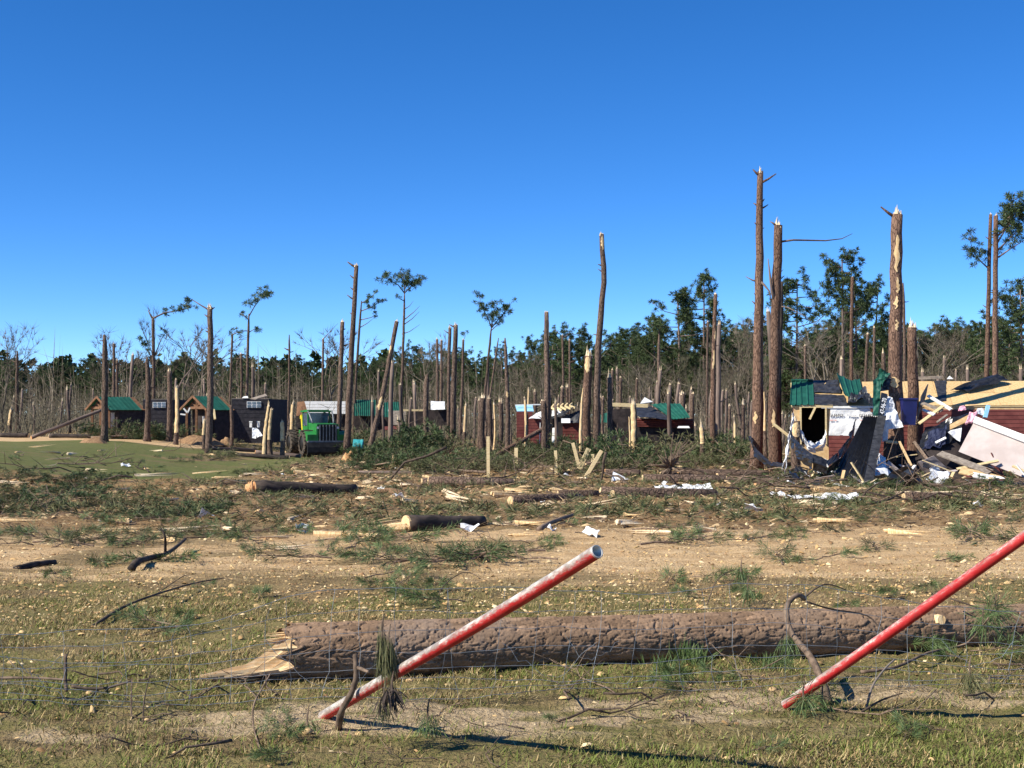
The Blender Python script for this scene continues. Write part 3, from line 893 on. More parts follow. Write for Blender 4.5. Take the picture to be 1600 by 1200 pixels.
S(1427, 742, 1425, 512, 21, 14, "shorter thick trunk with a tall splintered head behind the navy bin", d=57, bark='bark_red', spl=2.0, patches=[(.78, .9, -.5, .5), (.36, .42, -1.5, .35)])
S(1540, 640, 1548, 335, 9, 5, "first of two close thin trunks rising behind the bare roof boards", d=78, bark='bark_red', spl=.8,
  stubs=[(.9, -6, 4, 2), (.62, -8, 5, 2), (.55, -6, 2, 2)], limbs=[([(1545, 420, 0), (1532, 408, 0), (1522, 395, 0), (1514, 372, 0)], 2.6, (26, .3, 7, 9))])
S(1553, 640, 1556, 337, 10, 7, "second of two close trunks, its green boughs reaching past the roof end", d=76, bark='bark_red', spl=.8,
  stubs=[(.6, 8, 4, 2)], limbs=[([(1558, 392, 0), (1572, 378, 0), (1588, 362, 0), (1604, 352, 0)], 3, (22, .3, 9, 10)), ([(1558, 380, 0), (1570, 360, 0), (1580, 330, 0), (1586, 300, 0)], 3, (44, .3, 9, 10)), ([(1556, 372, 0), (1576, 350, 0), (1600, 322, 0)], 3, (36, .4, 10, 10)), ([(1560, 402, 0), (1580, 388, 0), (1606, 372, 0)], 3, None)])
S(1030, 640, 1030, 515, 5.5, 4, "dark pole with a small leafy tuft before the bare woods", d=110, point=True, limbs=[([(1030, 520, 0), (1024, 514, 0), (1018, 508, 0)], 2, (10, .3, 4, 7)), ([(1030, 517, 0), (1034, 510, 0), (1038, 504, 0)], 2, (10, .3, 4, 7))])

# --- small far snags of the storm track: copies of a few kinds
def snag_proto(seed, h, r, raw):
    rnd = random.Random(seed)
    st, tp = MB(), MB()
    pts = [Vector((rnd.uniform(-.014, .014) * i, rnd.uniform(-.014, .014) * i, -.3 + (h + .3) * i / 5)) for i in range(6)]
    st.tube(pts, [r * (1.15 - .08 * i) for i in range(6)], 7, jit=.05, rnd=rnd)
    for k in range(rnd.randint(0, 3)):
        p = pts[rnd.randint(2, 4)]
        a = rnd.uniform(0, 6.28)
        st.tube([p, p + Vector((math.cos(a), math.sin(a), .5)) * rnd.uniform(.4, 1.6)], [r * .3, r * .1], 4)
    for k in range(6):
        a = rnd.uniform(0, 6.28); o = Vector((math.cos(a), math.sin(a), 0)) * r * .35
        tp.spike(pts[-1] + o - Vector((0, 0, r)), pts[-1] + o * 1.3 + Vector((0, 0, r * rnd.uniform(1, 5) * raw)), r * .4, 4, rnd)
    return keep(proto("broken_snag", [("trunk", st.mesh("trunk", M['bark_far'], True)), ("broken_top", tp.mesh("broken_top", M['rawwood_pale']))]))
snags = [snag_proto(40 + i, 2.2 + 1.1 * i, .11 + .012 * i, [.9, .8, .7, .6, .5, .4, .4][i]) for i in range(7)]
rnd = random.Random(11)
for i in range(120):
    px = rnd.uniform(-30, 1630)
    d = rnd.uniform(112, 200) if px < 1000 else rnd.uniform(95, 150)
    k = min(6, int(abs(rnd.gauss(0, 2.6))))
    if d < 110 and 1230 < px: k = min(k, 3)
    copy_tree(snags[k], GX(px, d), rnd.uniform(0, 6.28), rnd.uniform(.8, 1.2), tilt=(rnd.gauss(0, .05), rnd.gauss(0, .05)))
    o = COL.objects[-1]
for i in range(40):
    px = rnd.uniform(560, 1230); d = rnd.uniform(84, 125)
    copy_tree(snags[rnd.choice([0, 0, 1, 1, 2, 2, 3, 4])], GX(px, d), rnd.uniform(0, 6.28), rnd.uniform(.75, 1.25), tilt=(rnd.gauss(0, .07), rnd.gauss(0, .07)))
for p in snags:
    tag(p, "small grey-brown broken trunk in the flattened strip before the woods", "tree trunk", "broken trunks in the flattened strip")
for o in COL.objects:
    if o.name.startswith("broken_snag"):
        tag(o, "small grey-brown broken trunk in the flattened strip before the woods", "tree trunk", "broken trunks in the flattened strip")

# ================================================================ STANDING WOODS
pines = [keep(proto("pine_tree", list(zip(("trunk", "crown"), make_pine(200 + i, [15, 16.5, 14, 17, 13, 18][i], [.30, .36, .25, .42, .22, .34][i], [3.0, 2.7, 3.2, 3.0, 3.1, 2.8][i], [34, 32, 36, 30, 38, 34][i]))))) for i in range(6)]
thin_pines = [keep(proto("pine_tree", list(zip(("trunk", "crown"), make_pine(300 + i, 17, .66, 2.3, 17))))) for i in range(2)]
bares = [keep(proto("bare_tree", list(zip(("trunk", "crown"), make_bare(400 + i, [11, 13, 12, 9, 14, 10][i], ['bare', 'olive', 'bare', 'olive', 'bare', 'olive'][i], [.34, .30, .4, .42, .28, .38][i]))))) for i in range(6)]
LP = "dark green living pine in the unbroken woods behind the wreckage"
LB = "leafless grey hardwood tree at the edge of the unbroken woods"
GP, GB = "living pines of the unbroken woods", "leafless trees at the wood edge"
def put_tree(src, H0, px, top, d, lab, cat, grp, rnd):
    g_ = GX(px, d)
    h = P(px, top, d).z - g_.z
    s = h / H0
    r_ = copy_tree(src, g_, rnd.uniform(0, 6.28), (s * rnd.uniform(.9, 1.15),) * 2 + (s,))
    tag(r_, lab, cat, grp)
    return r_
HP = [15, 16.5, 14, 17, 13, 18]
rnd = random.Random(23)
# skyline pines one can pick out
for (px, top, d, k, lab) in [
    (1063, 462, 165, 3, None), (1100, 436, 170, 5, "tall full-crowned pine beside the reddish scarred trunk"), (1245, 440, 160, 0, "round-crowned pine right behind the trunk with the long limb"),
    (1366, 448, 165, 3, "dark pine standing close behind the thick scarred trunk"), (1598, 452, 120, 2, "dense pine behind the roof end past the two thin trunks"), (1575, 500, 150, 4, None),
    (1025, 500, 170, 3, None), (870, 522, 235, 0, None), (905, 520, 235, 4, None), (838, 535, 240, 2, None), (1000, 524, 230, 4, None), (980, 526, 235, 2, None), (955, 530, 240, 4, None),
    (1180, 505, 200, 2, None), (1150, 520, 210, 4, None), (1320, 500, 200, 4, None), (1440, 520, 190, 2, None), (1500, 512, 190, 4, None), (1530, 518, 180, 2, None), (1295, 510, 200, 2, None)]:
    put_tree(pines[k], HP[k], px, top, d, lab or LP, "tree", GP if not lab else None, rnd)
put_tree(thin_pines[0], 17, 1318, 404, 150, "slim-stemmed pine with a small high crown beside the limbless trunk", "tree", None, rnd)
put_tree(thin_pines[1], 17, 1340, 440, 165, LP, "tree", GP, rnd)
def skyline(px):
    return float(np.interp(px, [-50, 300, 560, 640, 760, 840, 1000, 1100, 1200, 1400, 1700], [570, 567, 568, 548, 560, 542, 532, 520, 520, 520, 520]))
for i in range(190):
    px = -60 + 1720 * (i + rnd.uniform(-.5, .5)) / 190
    d = float(np.interp(px, [0, 560, 700, 1000, 1600], [300, 270, 235, 205, 170])) * rnd.uniform(.85, 1.3)
    k = rnd.randint(0, 5)
    put_tree(pines[k], HP[k], px, skyline(px) + rnd.uniform(-8, 34), d, LP, "tree", GP, rnd)
HB = [11, 13, 12, 9, 14, 10]
def bh(src):
    z = 0
    for ch in CH[src.name]:
        co_ = np.empty(len(ch.data.vertices) * 3, dtype=np.float32); ch.data.vertices.foreach_get("co", co_)
        z = max(z, co_[2::3].max())
    return float(z)
HB = [bh(b_) for b_ in bares]
HP = [bh(p_) for p_ in pines]
for (px, top, d, k, lab) in [(230, 468, 135, 4, "tall twiggy leafless tree behind the pine with the sideways limb"), (288, 498, 140, 2, "pale spreading leafless tree between the two cabins"), (177, 508, 150, 0, None), (345, 520, 150, 0, None),
    (518, 505, 140, 2, "leafless tree fanning out behind the pale-topped leaning trunk"), (660, 520, 150, 0, None), (685, 512, 170, 4, None), (1012, 560, 110, 2, "broad leafless tree with fanned branches behind the fallen green roof"), (1150, 480, 150, 0, None), (1170, 490, 150, 4, None), (1285, 490, 140, 2, None), (1310, 485, 150, 4, None),
    (1470, 500, 140, 2, "leafless tree showing against the sky above the bare roof boards"), (1450, 505, 150, 0, None), (1495, 510, 150, 4, None), (5, 492, 130, 0, None), (50, 540, 150, 4, None), (815, 540, 170, 0, None), (780, 545, 170, 4, None), (200, 540, 150, 2, None)]:
    put_tree(bares[k], HB[k], px, top, d, lab or LB, "tree", GB if not lab else None, rnd)
for i in range(165):
    px = -60 + 1720 * (i + rnd.uniform(-.5, .5)) / 165
    d = float(np.interp(px, [0, 560, 1000, 1600], [210, 190, 150, 120])) * rnd.uniform(.85, 1.35)
    k = rnd.randint(0, 5)
    put_tree(bares[k], HB[k], px, skyline(px) + 22 + abs(rnd.gauss(0, 26)), d, LB, "tree", GB, rnd)

# far hillside of pines: one mass nobody could count
rng = np.random.default_rng(77)
nb = NB(); C, D = [], []
for i in range(1000):
    px = rng.uniform(-500, 2100); d = rng.uniform(330, 520)
    x = (px - 800) / F_PX * d; z0 = float(T(x, d)); h = rng.uniform(11, 16.5) * (1 + (d - 330) / 800)
    for k in range(30):
        s = rng.uniform(.18, 1.0); rr = 2.7 * math.sin(math.pi * min(1, s * .8 + .18)) * rng.uniform(.2, 1)
        a = rng.uniform(0, 6.28)
        C.append((x + math.cos(a) * rr, d + math.sin(a) * rr, z0 + h * s)); D.append((math.cos(a) * .5, math.sin(a) * .5, .5))
nb.add(needles(C, D, 6, 1.8, 1.0, .8, rng))
tag(link("distant_pine_woods", nb.mesh("distant_pine_woods", M['needle_far'])), "dark distant mass of pine woods along the skyline", "woods", kind="stuff")

# thicket of stripped saplings and brush in front of the woods
def brush_mass(name, label, n, dlo, dhi, hlo, hhi, mat_, seed, pxr=(-200, 1800), wd=.05, lean=.25):
    rng = np.random.default_rng(seed)
    px = rng.uniform(*pxr, n); d = dlo + (dhi - dlo) * rng.random(n) ** 1.2
    x = (px - 800) / F_PX * d
    B = np.stack([x, d, T(x, d) - .1], 1)
    hh = rng.uniform(hlo, hhi, n) * (rng.random(n) ** .6)
    dr = np.stack([rng.normal(0, lean, n), rng.normal(0, lean, n), np.ones(n)], 1)
    tip = B + dr * hh[:, None]
    sd = np.stack([rng.normal(0, 1, n), rng.normal(0, 1, n), np.zeros(n)], 1); sd /= np.linalg.norm(sd, axis=1, keepdims=True)
    wv = (wd * rng.uniform(.5, 1.4, n))[:, None]
    # each stem: a three-sided tapering prism plus two forked twigs
    Vs, Fs, o = [], [], 0
    def prism(a, b_, w_):
        nonlocal o
        s2 = np.cross(b_ - a, sd); s2 /= np.linalg.norm(s2, axis=1, keepdims=True) + 1e-9
        v = np.stack([a + sd * w_, a - sd * w_ * .5 + s2 * w_ * .87, a - sd * w_ * .5 - s2 * w_ * .87, b_], 1).reshape(-1, 3)
        k = np.arange(len(a)) * 4 + o
        Vs.append(v); Fs.extend([np.stack([k, k + 1, k + 3], 1), np.stack([k + 1, k + 2, k + 3], 1), np.stack([k + 2, k, k + 3], 1)])
        o += len(v)
    prism(B, tip, wv)
    for q in range(3):
        f_ = rng.uniform(.3, .8, n)[:, None]
        a = B + (tip - B) * f_
        e = a + np.stack([rng.normal(0, .5, n), rng.normal(0, .5, n), rng.uniform(.1, .8, n)], 1) * (hh * .45)[:, None]
        prism(a, e, wv * .55)
    me = tri_mesh(name, np.concatenate(Vs), np.concatenate(Fs), M[mat_])
    return tag(link(name, me), label, "undergrowth", kind="stuff")
brush_mass("undergrowth", "grey-brown thicket of stripped saplings before the woods", 8000, 120, 330, 1.5, 5.5, 'thicket', 5)
brush_mass("undergrowth", "olive-brown tangle of twiggy brush at the wood edge", 11000, 100, 300, 1.0, 4.8, 'thicket', 6, lean=.45)
brush_mass("undergrowth", "thin grey poles of stripped young trees before the dark pines", 1500, 140, 320, 6.0, 12.0, 'bare', 7, wd=.08, lean=.07)

# ================================================================ BUILDINGS
def text_mesh(body, size, material, ext=.004):
    cu = bpy.data.curves.new("lettering", 'FONT')
    cu.body = body; cu.size = size; cu.extrude = ext; cu.offset = size * .018
    cu.align_x = 'LEFT'
    tmp = bpy.data.objects.new("lettering", cu)
    COL.objects.link(tmp)
    dg = bpy.context.evaluated_depsgraph_get()
    me = bpy.data.meshes.new_from_object(tmp.evaluated_get(dg))
    COL.objects.unlink(tmp); bpy.data.objects.remove(tmp); bpy.data.curves.remove(cu)
    me.materials.clear(); me.materials.append(material)
    return me

def frame_axes(a, b, c):
    """matrix whose x runs a->b and z runs a->c"""
    x = (b - a).normalized(); z = (c - a); z = (z - x * z.dot(x)).normalized(); y = z.cross(x)
    return x, y, z

def boards(root, name, a, b, z0, z1, step, mat_, th=.03, holes=()):
    """lap siding: one board per course between a and b (horizontal points), z0..z1; holes = (s0,s1,zlo,zhi) shares along the wall"""
    a, b = Vector(a), Vector(b)
    d = (b - a); d.z = 0; L = d.length; d.normalize(); n = Vector((d.y, -d.x, 0))
    z = z0
    while z < z1 - .02:
        zt = min(z + step, z1)
        spans = [(0.0, 1.0)]
        for (s0, s1, lo, hi) in holes:
            if z < hi and zt > lo:
                ns = []
                for (p, q) in spans:
                    if s1 <= p or s0 >= q: ns.append((p, q)); continue
                    if p < s0: ns.append((p, s0))
                    if s1 < q: ns.append((s1, q))
                spans = ns
        for (p, q) in spans:
            A = Vector((a.x, a.y, 0)) + d * L * p; B = Vector((a.x, a.y, 0)) + d * L * q
            lo_out, hi_out = n * (th + .016), n * th
            vs = [A + lo_out + Vector((0, 0, z)), B + lo_out + Vector((0, 0, z)), B + hi_out + Vector((0, 0, zt)), A + hi_out + Vector((0, 0, zt)),
                  A + Vector((0, 0, z)), B + Vector((0, 0, z)), B + Vector((0, 0, zt)), A + Vector((0, 0, zt))]
            MB().add(vs, [(0, 1, 2, 3), (5, 4, 7, 6), (4, 5, 1, 0), (3, 2, 6, 7), (4, 0, 3, 7), (1, 5, 6, 2)]).build(name, M[mat_], root)
        z = zt

def ribbed(root, name, q, nribs, mat_, h=.035, label=None):
    o = MB().sheet(q, nribs * 8, 3, .012, .006, seed=nribs, freq=.8, rib=(nribs, h)).build(name, M[mat_], root)
    if label: o["label"] = label
    return o

# ---- wrecked long house with stripped roof (walls at y = 58)
HD = 58.0
def hx(px, d=HD): return (px - 800) / F_PX * d
zb = float(T(hx(1330), HD)) - .1
z_e = P(1300, 634, HD).z                       # eave
z_r = P(1300, 597, HD + 3.4).z                 # ridge
xl, xr = hx(1240), hx(1660)
house = empty("wrecked_house", (hx(1400), HD, zb), "long wrecked house with stripped roof, white wrap and maroon siding", "house")
HB0 = Vector((hx(1400), HD, zb))
def hb(mb, name, mat_, smooth=False, label=None):
    mb.v = [(p[0] - HB0.x, p[1] - HB0.y, p[2] - HB0.z) for p in mb.v]
    o = mb.build(name, M[mat_], house, smooth)
    if label: o["label"] = label
    return o
# wall cores with the big dark opening (1250..1291, rows 637..692)
ox0, ox1 = hx(1252), hx(1291); oz0, oz1 = P(1270, 694, HD).z, P(1270, 637, HD).z
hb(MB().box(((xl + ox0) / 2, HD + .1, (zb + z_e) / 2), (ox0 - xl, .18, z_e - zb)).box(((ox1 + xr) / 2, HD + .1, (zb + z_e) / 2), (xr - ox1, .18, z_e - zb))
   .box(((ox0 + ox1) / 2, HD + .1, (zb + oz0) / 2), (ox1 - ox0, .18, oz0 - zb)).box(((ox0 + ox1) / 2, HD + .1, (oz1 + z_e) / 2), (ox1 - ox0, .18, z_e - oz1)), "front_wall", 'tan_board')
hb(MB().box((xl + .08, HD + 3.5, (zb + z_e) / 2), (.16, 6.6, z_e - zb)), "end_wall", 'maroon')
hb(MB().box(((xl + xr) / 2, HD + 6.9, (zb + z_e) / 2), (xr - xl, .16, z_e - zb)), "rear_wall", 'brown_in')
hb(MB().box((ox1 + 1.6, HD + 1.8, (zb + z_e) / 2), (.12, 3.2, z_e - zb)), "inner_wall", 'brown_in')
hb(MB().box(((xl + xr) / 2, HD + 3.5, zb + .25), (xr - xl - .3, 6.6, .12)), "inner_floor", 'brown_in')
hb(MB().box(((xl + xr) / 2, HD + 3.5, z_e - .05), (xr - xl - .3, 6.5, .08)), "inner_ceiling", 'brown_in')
# opening frame of pale lumber
fw = .09
for (c_, s_) in [((ox0 - fw / 2, HD - .03, (oz0 + oz1) / 2), (fw, .12, oz1 - oz0)), ((hx(1289), HD - .03, (oz0 + oz1) / 2), (fw * .8, .12, oz1 - oz0)), (((ox0 + hx(1296)) / 2, HD - .03, oz1 + .06), (hx(1296) - ox0 + .2, .12, .12))]:
    hb(MB().box(c_, s_), "opening_frame", 'lumber')
hb(MB().bar(P(1274, 636, HD - .1), P(1265, 655, HD - .1), .05, .09), "broken_stud", 'lumber')
hb(MB().box(((hx(1292) + hx(1372)) / 2, HD - .05, z_e - .06), (hx(1372) - hx(1272), .06, .10)), "eave_board", 'white_paint')
# white wrap: one crinkled sheet, ragged on its lower side
wz0, wz1 = P(1300, 680, HD).z, z_e - .12
hb(MB().sheet([(hx(1293), HD - .045, wz0), (hx(1366), HD - .045, wz0 - .03), (hx(1368), HD - .03, wz1), (hx(1296), HD - .03, wz1)], 26, 14, .035, .006, 4, 1.6), "house_wrap", 'white_sheet')
for (px, py, sz, body, mt_) in [(1293.5, 650.5, .15, "GUARD", 'ink'), (1338.5, 651.0, .15, "GUARD", 'ink'), (1320.5, 650.6, .14, "Frame", 'faint'), (1338, 656.5, .09, "■■■", 'red_ink'), (1292.8, 656.5, .09, "■■", 'red_ink')]:
    if "■" in body:
        hb(MB().box((hx(px) + .12, HD - .09, P(px, py, HD).z), (.16, .006, .035)).box((hx(px) + .30, HD - .09, P(px, py, HD).z), (.10, .006, .035)), "print_mark", mt_)
    else:
        me_ = text_mesh(body, sz, M[mt_])
        o = link("lettering", me_, house)
        o.location = Vector((hx(px), HD - .10, P(px, py, HD).z)) - HB0
        o.rotation_euler = (math.pi / 2, 0, 0); o.scale = (1.15, 1, 1)
# maroon lap siding below the wrap and along the rest of the wall
hs = []
zlow = zb - HB0.z
def house_boards(x0, x1, z0, z1):
    boards(house, "siding_board", Vector((x0, HD, 0)) - Vector((HB0.x, HB0.y, 0)), Vector((x1, HD, 0)) - Vector((HB0.x, HB0.y, 0)), z0 - HB0.z, z1 - HB0.z, .17, 'maroon')
house_boards(hx(1293), hx(1372), zb, wz0 + .02)
house_boards(hx(1372), xr, zb, P(1500, 640, HD).z)
house_boards(xl, ox0 - .1, zb, zb + 1.0)
hb(MB().box((hx(1362.5), HD - .09, P(1362, 641, HD).z), (.36, .04, .16)), "vent_block", 'maroon')
# roof: deck of sheathing panels, each a slab of its own
E0 = Vector((xl - .12, HD - .06, z_e)); up_ = Vector((0, 3.46, z_r - z_e)); 
def rp(px, s, off=.0):
    p = E0 + up_ * s
    d_ = p.y
    nrm = Vector((0, -up_.z, up_.y)).normalized()
    return Vector((hx(px, HD), p.y, p.z)) + nrm * off
rnd = random.Random(4)
for row in range(2):
    px = 1268 - row * 18
    while px < 1668:
        nx_ = px + rnd.choice([26, 44, 44])
        g_ = .25
        s0, s1 = row * .5 + .006, row * .5 + .494
        hb(MB().slab([rp(px + g_, s0, rnd.uniform(-.008, .008)), rp(nx_ - g_, s0, rnd.uniform(-.008, .008)), rp(nx_ - g_, s1, rnd.uniform(-.008, .008)), rp(px + g_, s1, rnd.uniform(-.008, .008))], .022), "sheathing_panel", 'osb')
        px = nx_
hb(MB().slab([rp(1236, .004, -.05), rp(1668, .004, -.05), rp(1668, .996, -.05), rp(1236, .996, -.05)], .05), "roof_frame", 'lumber')
hb(MB().slab([rp(1236, .996, -.02), rp(1668, .996, -.02), Vector((hx(1668), HD + 7.2, z_e)), Vector((hx(1236), HD + 7.2, z_e))], .06), "rear_roof_slope", 'green_metal')
hb(MB().slab([(xl + .02, HD + .05, z_e - .02), (xl + .02, HD + 6.9, z_e - .02), (xl + .02, HD + 3.4, z_r - .08)], .05), "gable", 'maroon')
def hrib(q, n_, mt_): 
    mb = MB().sheet(q, n_ * 8, 3, .02, .006, seed=n_, freq=.9, rib=(n_, .04)); return hb(mb, "metal_panel", mt_)
hrib([rp(1234, -.02, .05), rp(1251, -.02, .05), rp(1251, 1.06, .05), rp(1238, 1.06, .05)], 2, 'green_metal')
hrib([rp(1251.3, -.02, .06), rp(1271, -.02, .06), rp(1272, 1.03, .06), rp(1251.3, 1.03, .06)], 2, 'green_metal')
hrib([rp(1317, .22, .25), rp(1333, .10, .16), rp(1331, .98, .08), rp(1310, 1.08, .30)], 2, 'green_metal')
hrib([rp(1333.5, .05, .10), rp(1347, .30, .10), rp(1347, 1.06, .06), rp(1331.5, .98, .06)], 2, 'green_metal')
hb(MB().sheet([rp(1272, .5, .05), rp(1314, .45, .07), rp(1312, 1.02, .07), rp(1272, 1.02, .05)], 14, 8, .09, .006, 3, 1.8), "dark_roof_sheet", 'felt')
hb(MB().sheet([rp(1272, -.01, .05), rp(1322, -.01, .05), rp(1318, .40, .07), rp(1272, .42, .05)], 14, 8, .07, .006, 7, 1.8), "dark_roof_sheet", 'felt')
hb(MB().bar(rp(1237, 1.0, .10), rp(1272, 1.0, .10), .30, .06), "ridge_cap", 'green_metal')
hb(MB().sheet([rp(1320, -.03, .20), rp(1358, -.12, .35), rp(1352, .24, .42), rp(1326, .34, .16)], 14, 10, .32, .008, 9, 2.2), "torn_plastic", 'black_plastic')
hb(MB().sheet([rp(1482, .52, .18), rp(1507, .44, .15), rp(1576, .84, .30), rp(1552, .96, .34)], 16, 6, .14, .008, 12, 2.0), "torn_plastic", 'black_plastic')
hb(MB().sheet([rp(1459, .12, .05), rp(1470, .16, .05), rp(1482, 1.0, .05), rp(1463, 1.0, .05)], 6, 10, .05, .006, 13, 1.8), "dark_roof_sheet", 'felt')  # narrow dark sheet running down the roof slope
hb(MB().bar(rp(1436, 1.01, .14), rp(1476, 1.01, .18), .16, .14), "ridge_beam", 'grey_board')
hb(MB().slab([rp(1483, .99, .12), rp(1493, .99, .12), rp(1489, 1.12, .12)], .02), "torn_flashing", 'white_sheet')

# the house stands slightly askew: turn it about its first corner
HROT = Matrix.Rotation(R(-11.5), 4, 'Z')
_c = Vector((xl, HD, zb))
house.location = _c + (HROT @ (HB0 - _c)); house.rotation_euler = (0, 0, R(-11.5))
# ---- wreckage heaped before the house: every sheet and board a thing of its own
def px_slab(name, pts, th, mat_, label, cat, crumple=None, rib=None, seed=1, smooth=False, group=None):
    q = [P(*p) for p in pts]
    mb = MB()
    if crumple:
        mb.sheet(q, 18, 14, crumple, th, seed, 2.2, rib)
    else:
        mb.slab(q, th)
    return thing(name, mb, M[mat_], label, cat, group, smooth)
px_slab("metal_sheet", [(1365, 650, 54.3), (1374, 650, 54.2), (1377, 596, 54.4), (1364, 594, 54.4)], .01, 'green_metal', "long crumpled green metal sheet hanging down against the scarred trunk", "metal sheet", .12, None, 3)
px_slab("metal_sheet", [(1364, 600, 54.5), (1378, 602, 54.3), (1391, 583, 54.6), (1374, 577, 54.7)], .01, 'green_metal', "bunched green metal sheet caught high on the scarred trunk", "metal sheet", .28, None, 8)
px_slab("plastic_sheet", [(1374, 612, 54.7), (1388, 610, 54.7), (1396, 582, 54.8), (1378, 584, 54.8)], .01, 'black_plastic', "black plastic wrapped behind the bunched green sheet on the trunk", "plastic sheet", .12, None, 18)
o = px_slab("number_board", [(1371.5, 649, 54.0), (1381, 649, 54.0), (1387, 616, 54.1), (1377, 613, 54.1)], .02, 'black_plastic', "narrow black board painted with white numbers standing beside the green sheet", "board")
me_ = text_mesh("47-96-70", .26, M['white_ink'])
tx = link("lettering", me_, o)
qa, qb = P(1381.0, 647.5, 53.93), P(1386.6, 617, 54.03)
xx = (qb - qa).normalized(); yy = Vector((0, -1, 0)); yy = (yy - xx * yy.dot(xx)).normalized(); zz = xx.cross(yy).normalized()
# text x runs up the board, its up points to -x of the picture, its face to the camera
up2 = yy.cross(xx); 
tx.matrix_local = Matrix.Translation(qa - o.location) @ Matrix((xx, up2, yy)).transposed().to_4x4()
sc_ = (qb - qa).length / 1.16
tx.scale = (sc_, .95, 1)
px_slab("corrugated_sheet", [(1303, 748, 51.0), (1352, 762, 49.4), (1379, 652, 54.2), (1352, 652, 54.5)], .01, 'black_plastic', "large black corrugated sheet leaning against the scarred trunk", "metal sheet", .03, (9, .09), 5)
px_slab("black_board", [(1349, 756, 48.6), (1361, 769, 48.0), (1385, 650, 53.8), (1371, 650, 53.9)], .03, 'felt', "tall tapering black board standing on its point beside the white cloth", "board")
px_slab("torn_cloth", [(1376, 672, 53.8), (1410, 668, 53.9), (1394, 622, 54.2), (1385, 617, 54.2)], .008, 'white_cloth', "torn white cloth draped over the scarred trunk", "cloth", .16, None, 6)
px_slab("torn_cloth", [(1378, 690, 53.8), (1386, 690, 53.8), (1390, 655, 54.0), (1380, 655, 54.0)], .008, 'white_cloth', "narrow white strip hanging below the draped cloth", "cloth", .08, None, 16)
px_slab("torn_cloth", [(1364, 768, 48.2), (1387, 772, 48.0), (1384, 712, 51.6), (1371, 708, 51.8)], .008, 'white_cloth', "white cloth hanging to the ground beside the black board", "cloth", .18, None, 26)
# navy bin: open box with a rim
bp = P(1420, 664, 54.6)
bin_ = empty("plastic_bin", bp, "dark navy plastic bin wedged between two thick trunks", "bin")
MB().add([(-.26, -.2, 0), (.22, -.2, 0), (.22, .25, 0), (-.26, .25, 0), (-.32, -.27, 1.06), (.28, -.27, 1.06), (.28, .3, 1.06), (-.32, .3, 1.06)],
         [(3, 2, 1, 0), (0, 1, 5, 4), (1, 2, 6, 5), (2, 3, 7, 6), (3, 0, 4, 7)]).build("bin_body", M['blue_bin'], bin_)
MB().bar((-.34, -.28, 1.06), (.30, -.28, 1.06), .05, .06).bar((-.34, .31, 1.06), (.30, .31, 1.06), .05, .06).bar((-.33, -.26, 1.06), (-.33, .29, 1.06), .05, .06).bar((.29, -.26, 1.06), (.29, .29, 1.06), .05, .06).build("bin_rim", M['blue_bin'], bin_)
# black plastic swag before the opening
def swag(name, pts, wdt, mat_, label, cat, seed):
    mb = MB(); rows = []
    for (x_, y_, d_, w_) in pts:
        rows.append((P(x_, y_ - w_, d_ + .1), P(x_, y_, d_ - .25), P(x_, y_ + w_, d_)))
    for i in range(len(rows) - 1):
        a, b_ = rows[i], rows[i + 1]
        mb.sheet([a[1], b_[1], b_[0], a[0]], 5, 5, .10, .006, seed + i, 2.4)
        mb.sheet([a[2], b_[2], b_[1], a[1]], 5, 5, .10, .006, seed + i, 2.4)
    return thing(name, mb, M[mat_], label, cat)
swag("plastic_sheet", [(1234, 678, 54, 9), (1241, 696, 53, 12), (1253, 710, 52, 13), (1270, 722, 51.2, 12), (1292, 730, 51, 11), (1310, 718, 51.6, 12), (1324, 700, 53, 12), (1333, 676, 54.6, 10), (1338, 655, 55.9, 3)], .3, 'black_plastic', "long black plastic sheet sagging below the dark wall opening", "plastic sheet", 31)
swag("torn_cloth", [(1224, 735, 55, 14), (1230, 710, 55.2, 14), (1233, 685, 55.6, 10), (1240, 650, 56.1, 6)], .3, 'white_cloth', "crumpled white wrap hanging beside the broken trunk at the opening", "cloth", 41)
swag("torn_cloth", [(1250, 672, 56.8, 5), (1256, 684, 56.7, 8), (1262, 696, 56.6, 7), (1275, 700, 56.6, 7), (1286, 694, 56.6, 9), (1290, 680, 56.8, 9)], .3, 'white_cloth', "ragged white wrap bunched along the foot of the dark opening", "cloth", 51)
swag("plastic_sheet", [(1170, 684, 62, 3), (1176, 690, 61.5, 6), (1178, 704, 61, 7), (1190, 716, 60, 7), (1205, 728, 59, 6), (1225, 730, 58, 5)], .3, 'black_plastic', "curl of black plastic round the foot of the tallest trunk", "plastic sheet", 61)
px_slab("wood_panel", [(1498, 706, 52.6), (1604, 748, 50.8), (1616, 694, 51.2), (1522, 660, 53.0)], .05, 'wallboard', "big pinkish-white wallboard panel tilted on the rubble", "wall panel")
px_slab("white_trim", [(1520, 660, 52.9), (1616, 697, 51.0), (1616, 686, 51.2), (1524, 651, 53.1)], .06, 'white_paint', "white painted trim along the upper edge of the tilted wallboard panel", "trim board")
px_slab("plastic_sheet", [(1432, 706, 53.5), (1482, 690, 53.2), (1520, 645, 54.4), (1446, 668, 54.8)], .01, 'black_plastic', "wide black sheet sloping over the rubble behind the wallboard panel", "plastic sheet", .16, None, 71)
px_slab("cloth_bundle", [(1442, 704, 53.2), (1476, 690, 53.0), (1482, 664, 53.9), (1452, 676, 54.0)], .01, 'navy', "navy blue cloth bunched on the sloping black sheet", "cloth", .25, None, 73)
px_slab("tan_plank", [(1484, 672, 53.2), (1518, 656, 53.6), (1520, 645, 53.9), (1484, 664, 53.5)], .04, 'tan_board', "broad tan plank lying along the edge of the sloping black sheet", "plank")
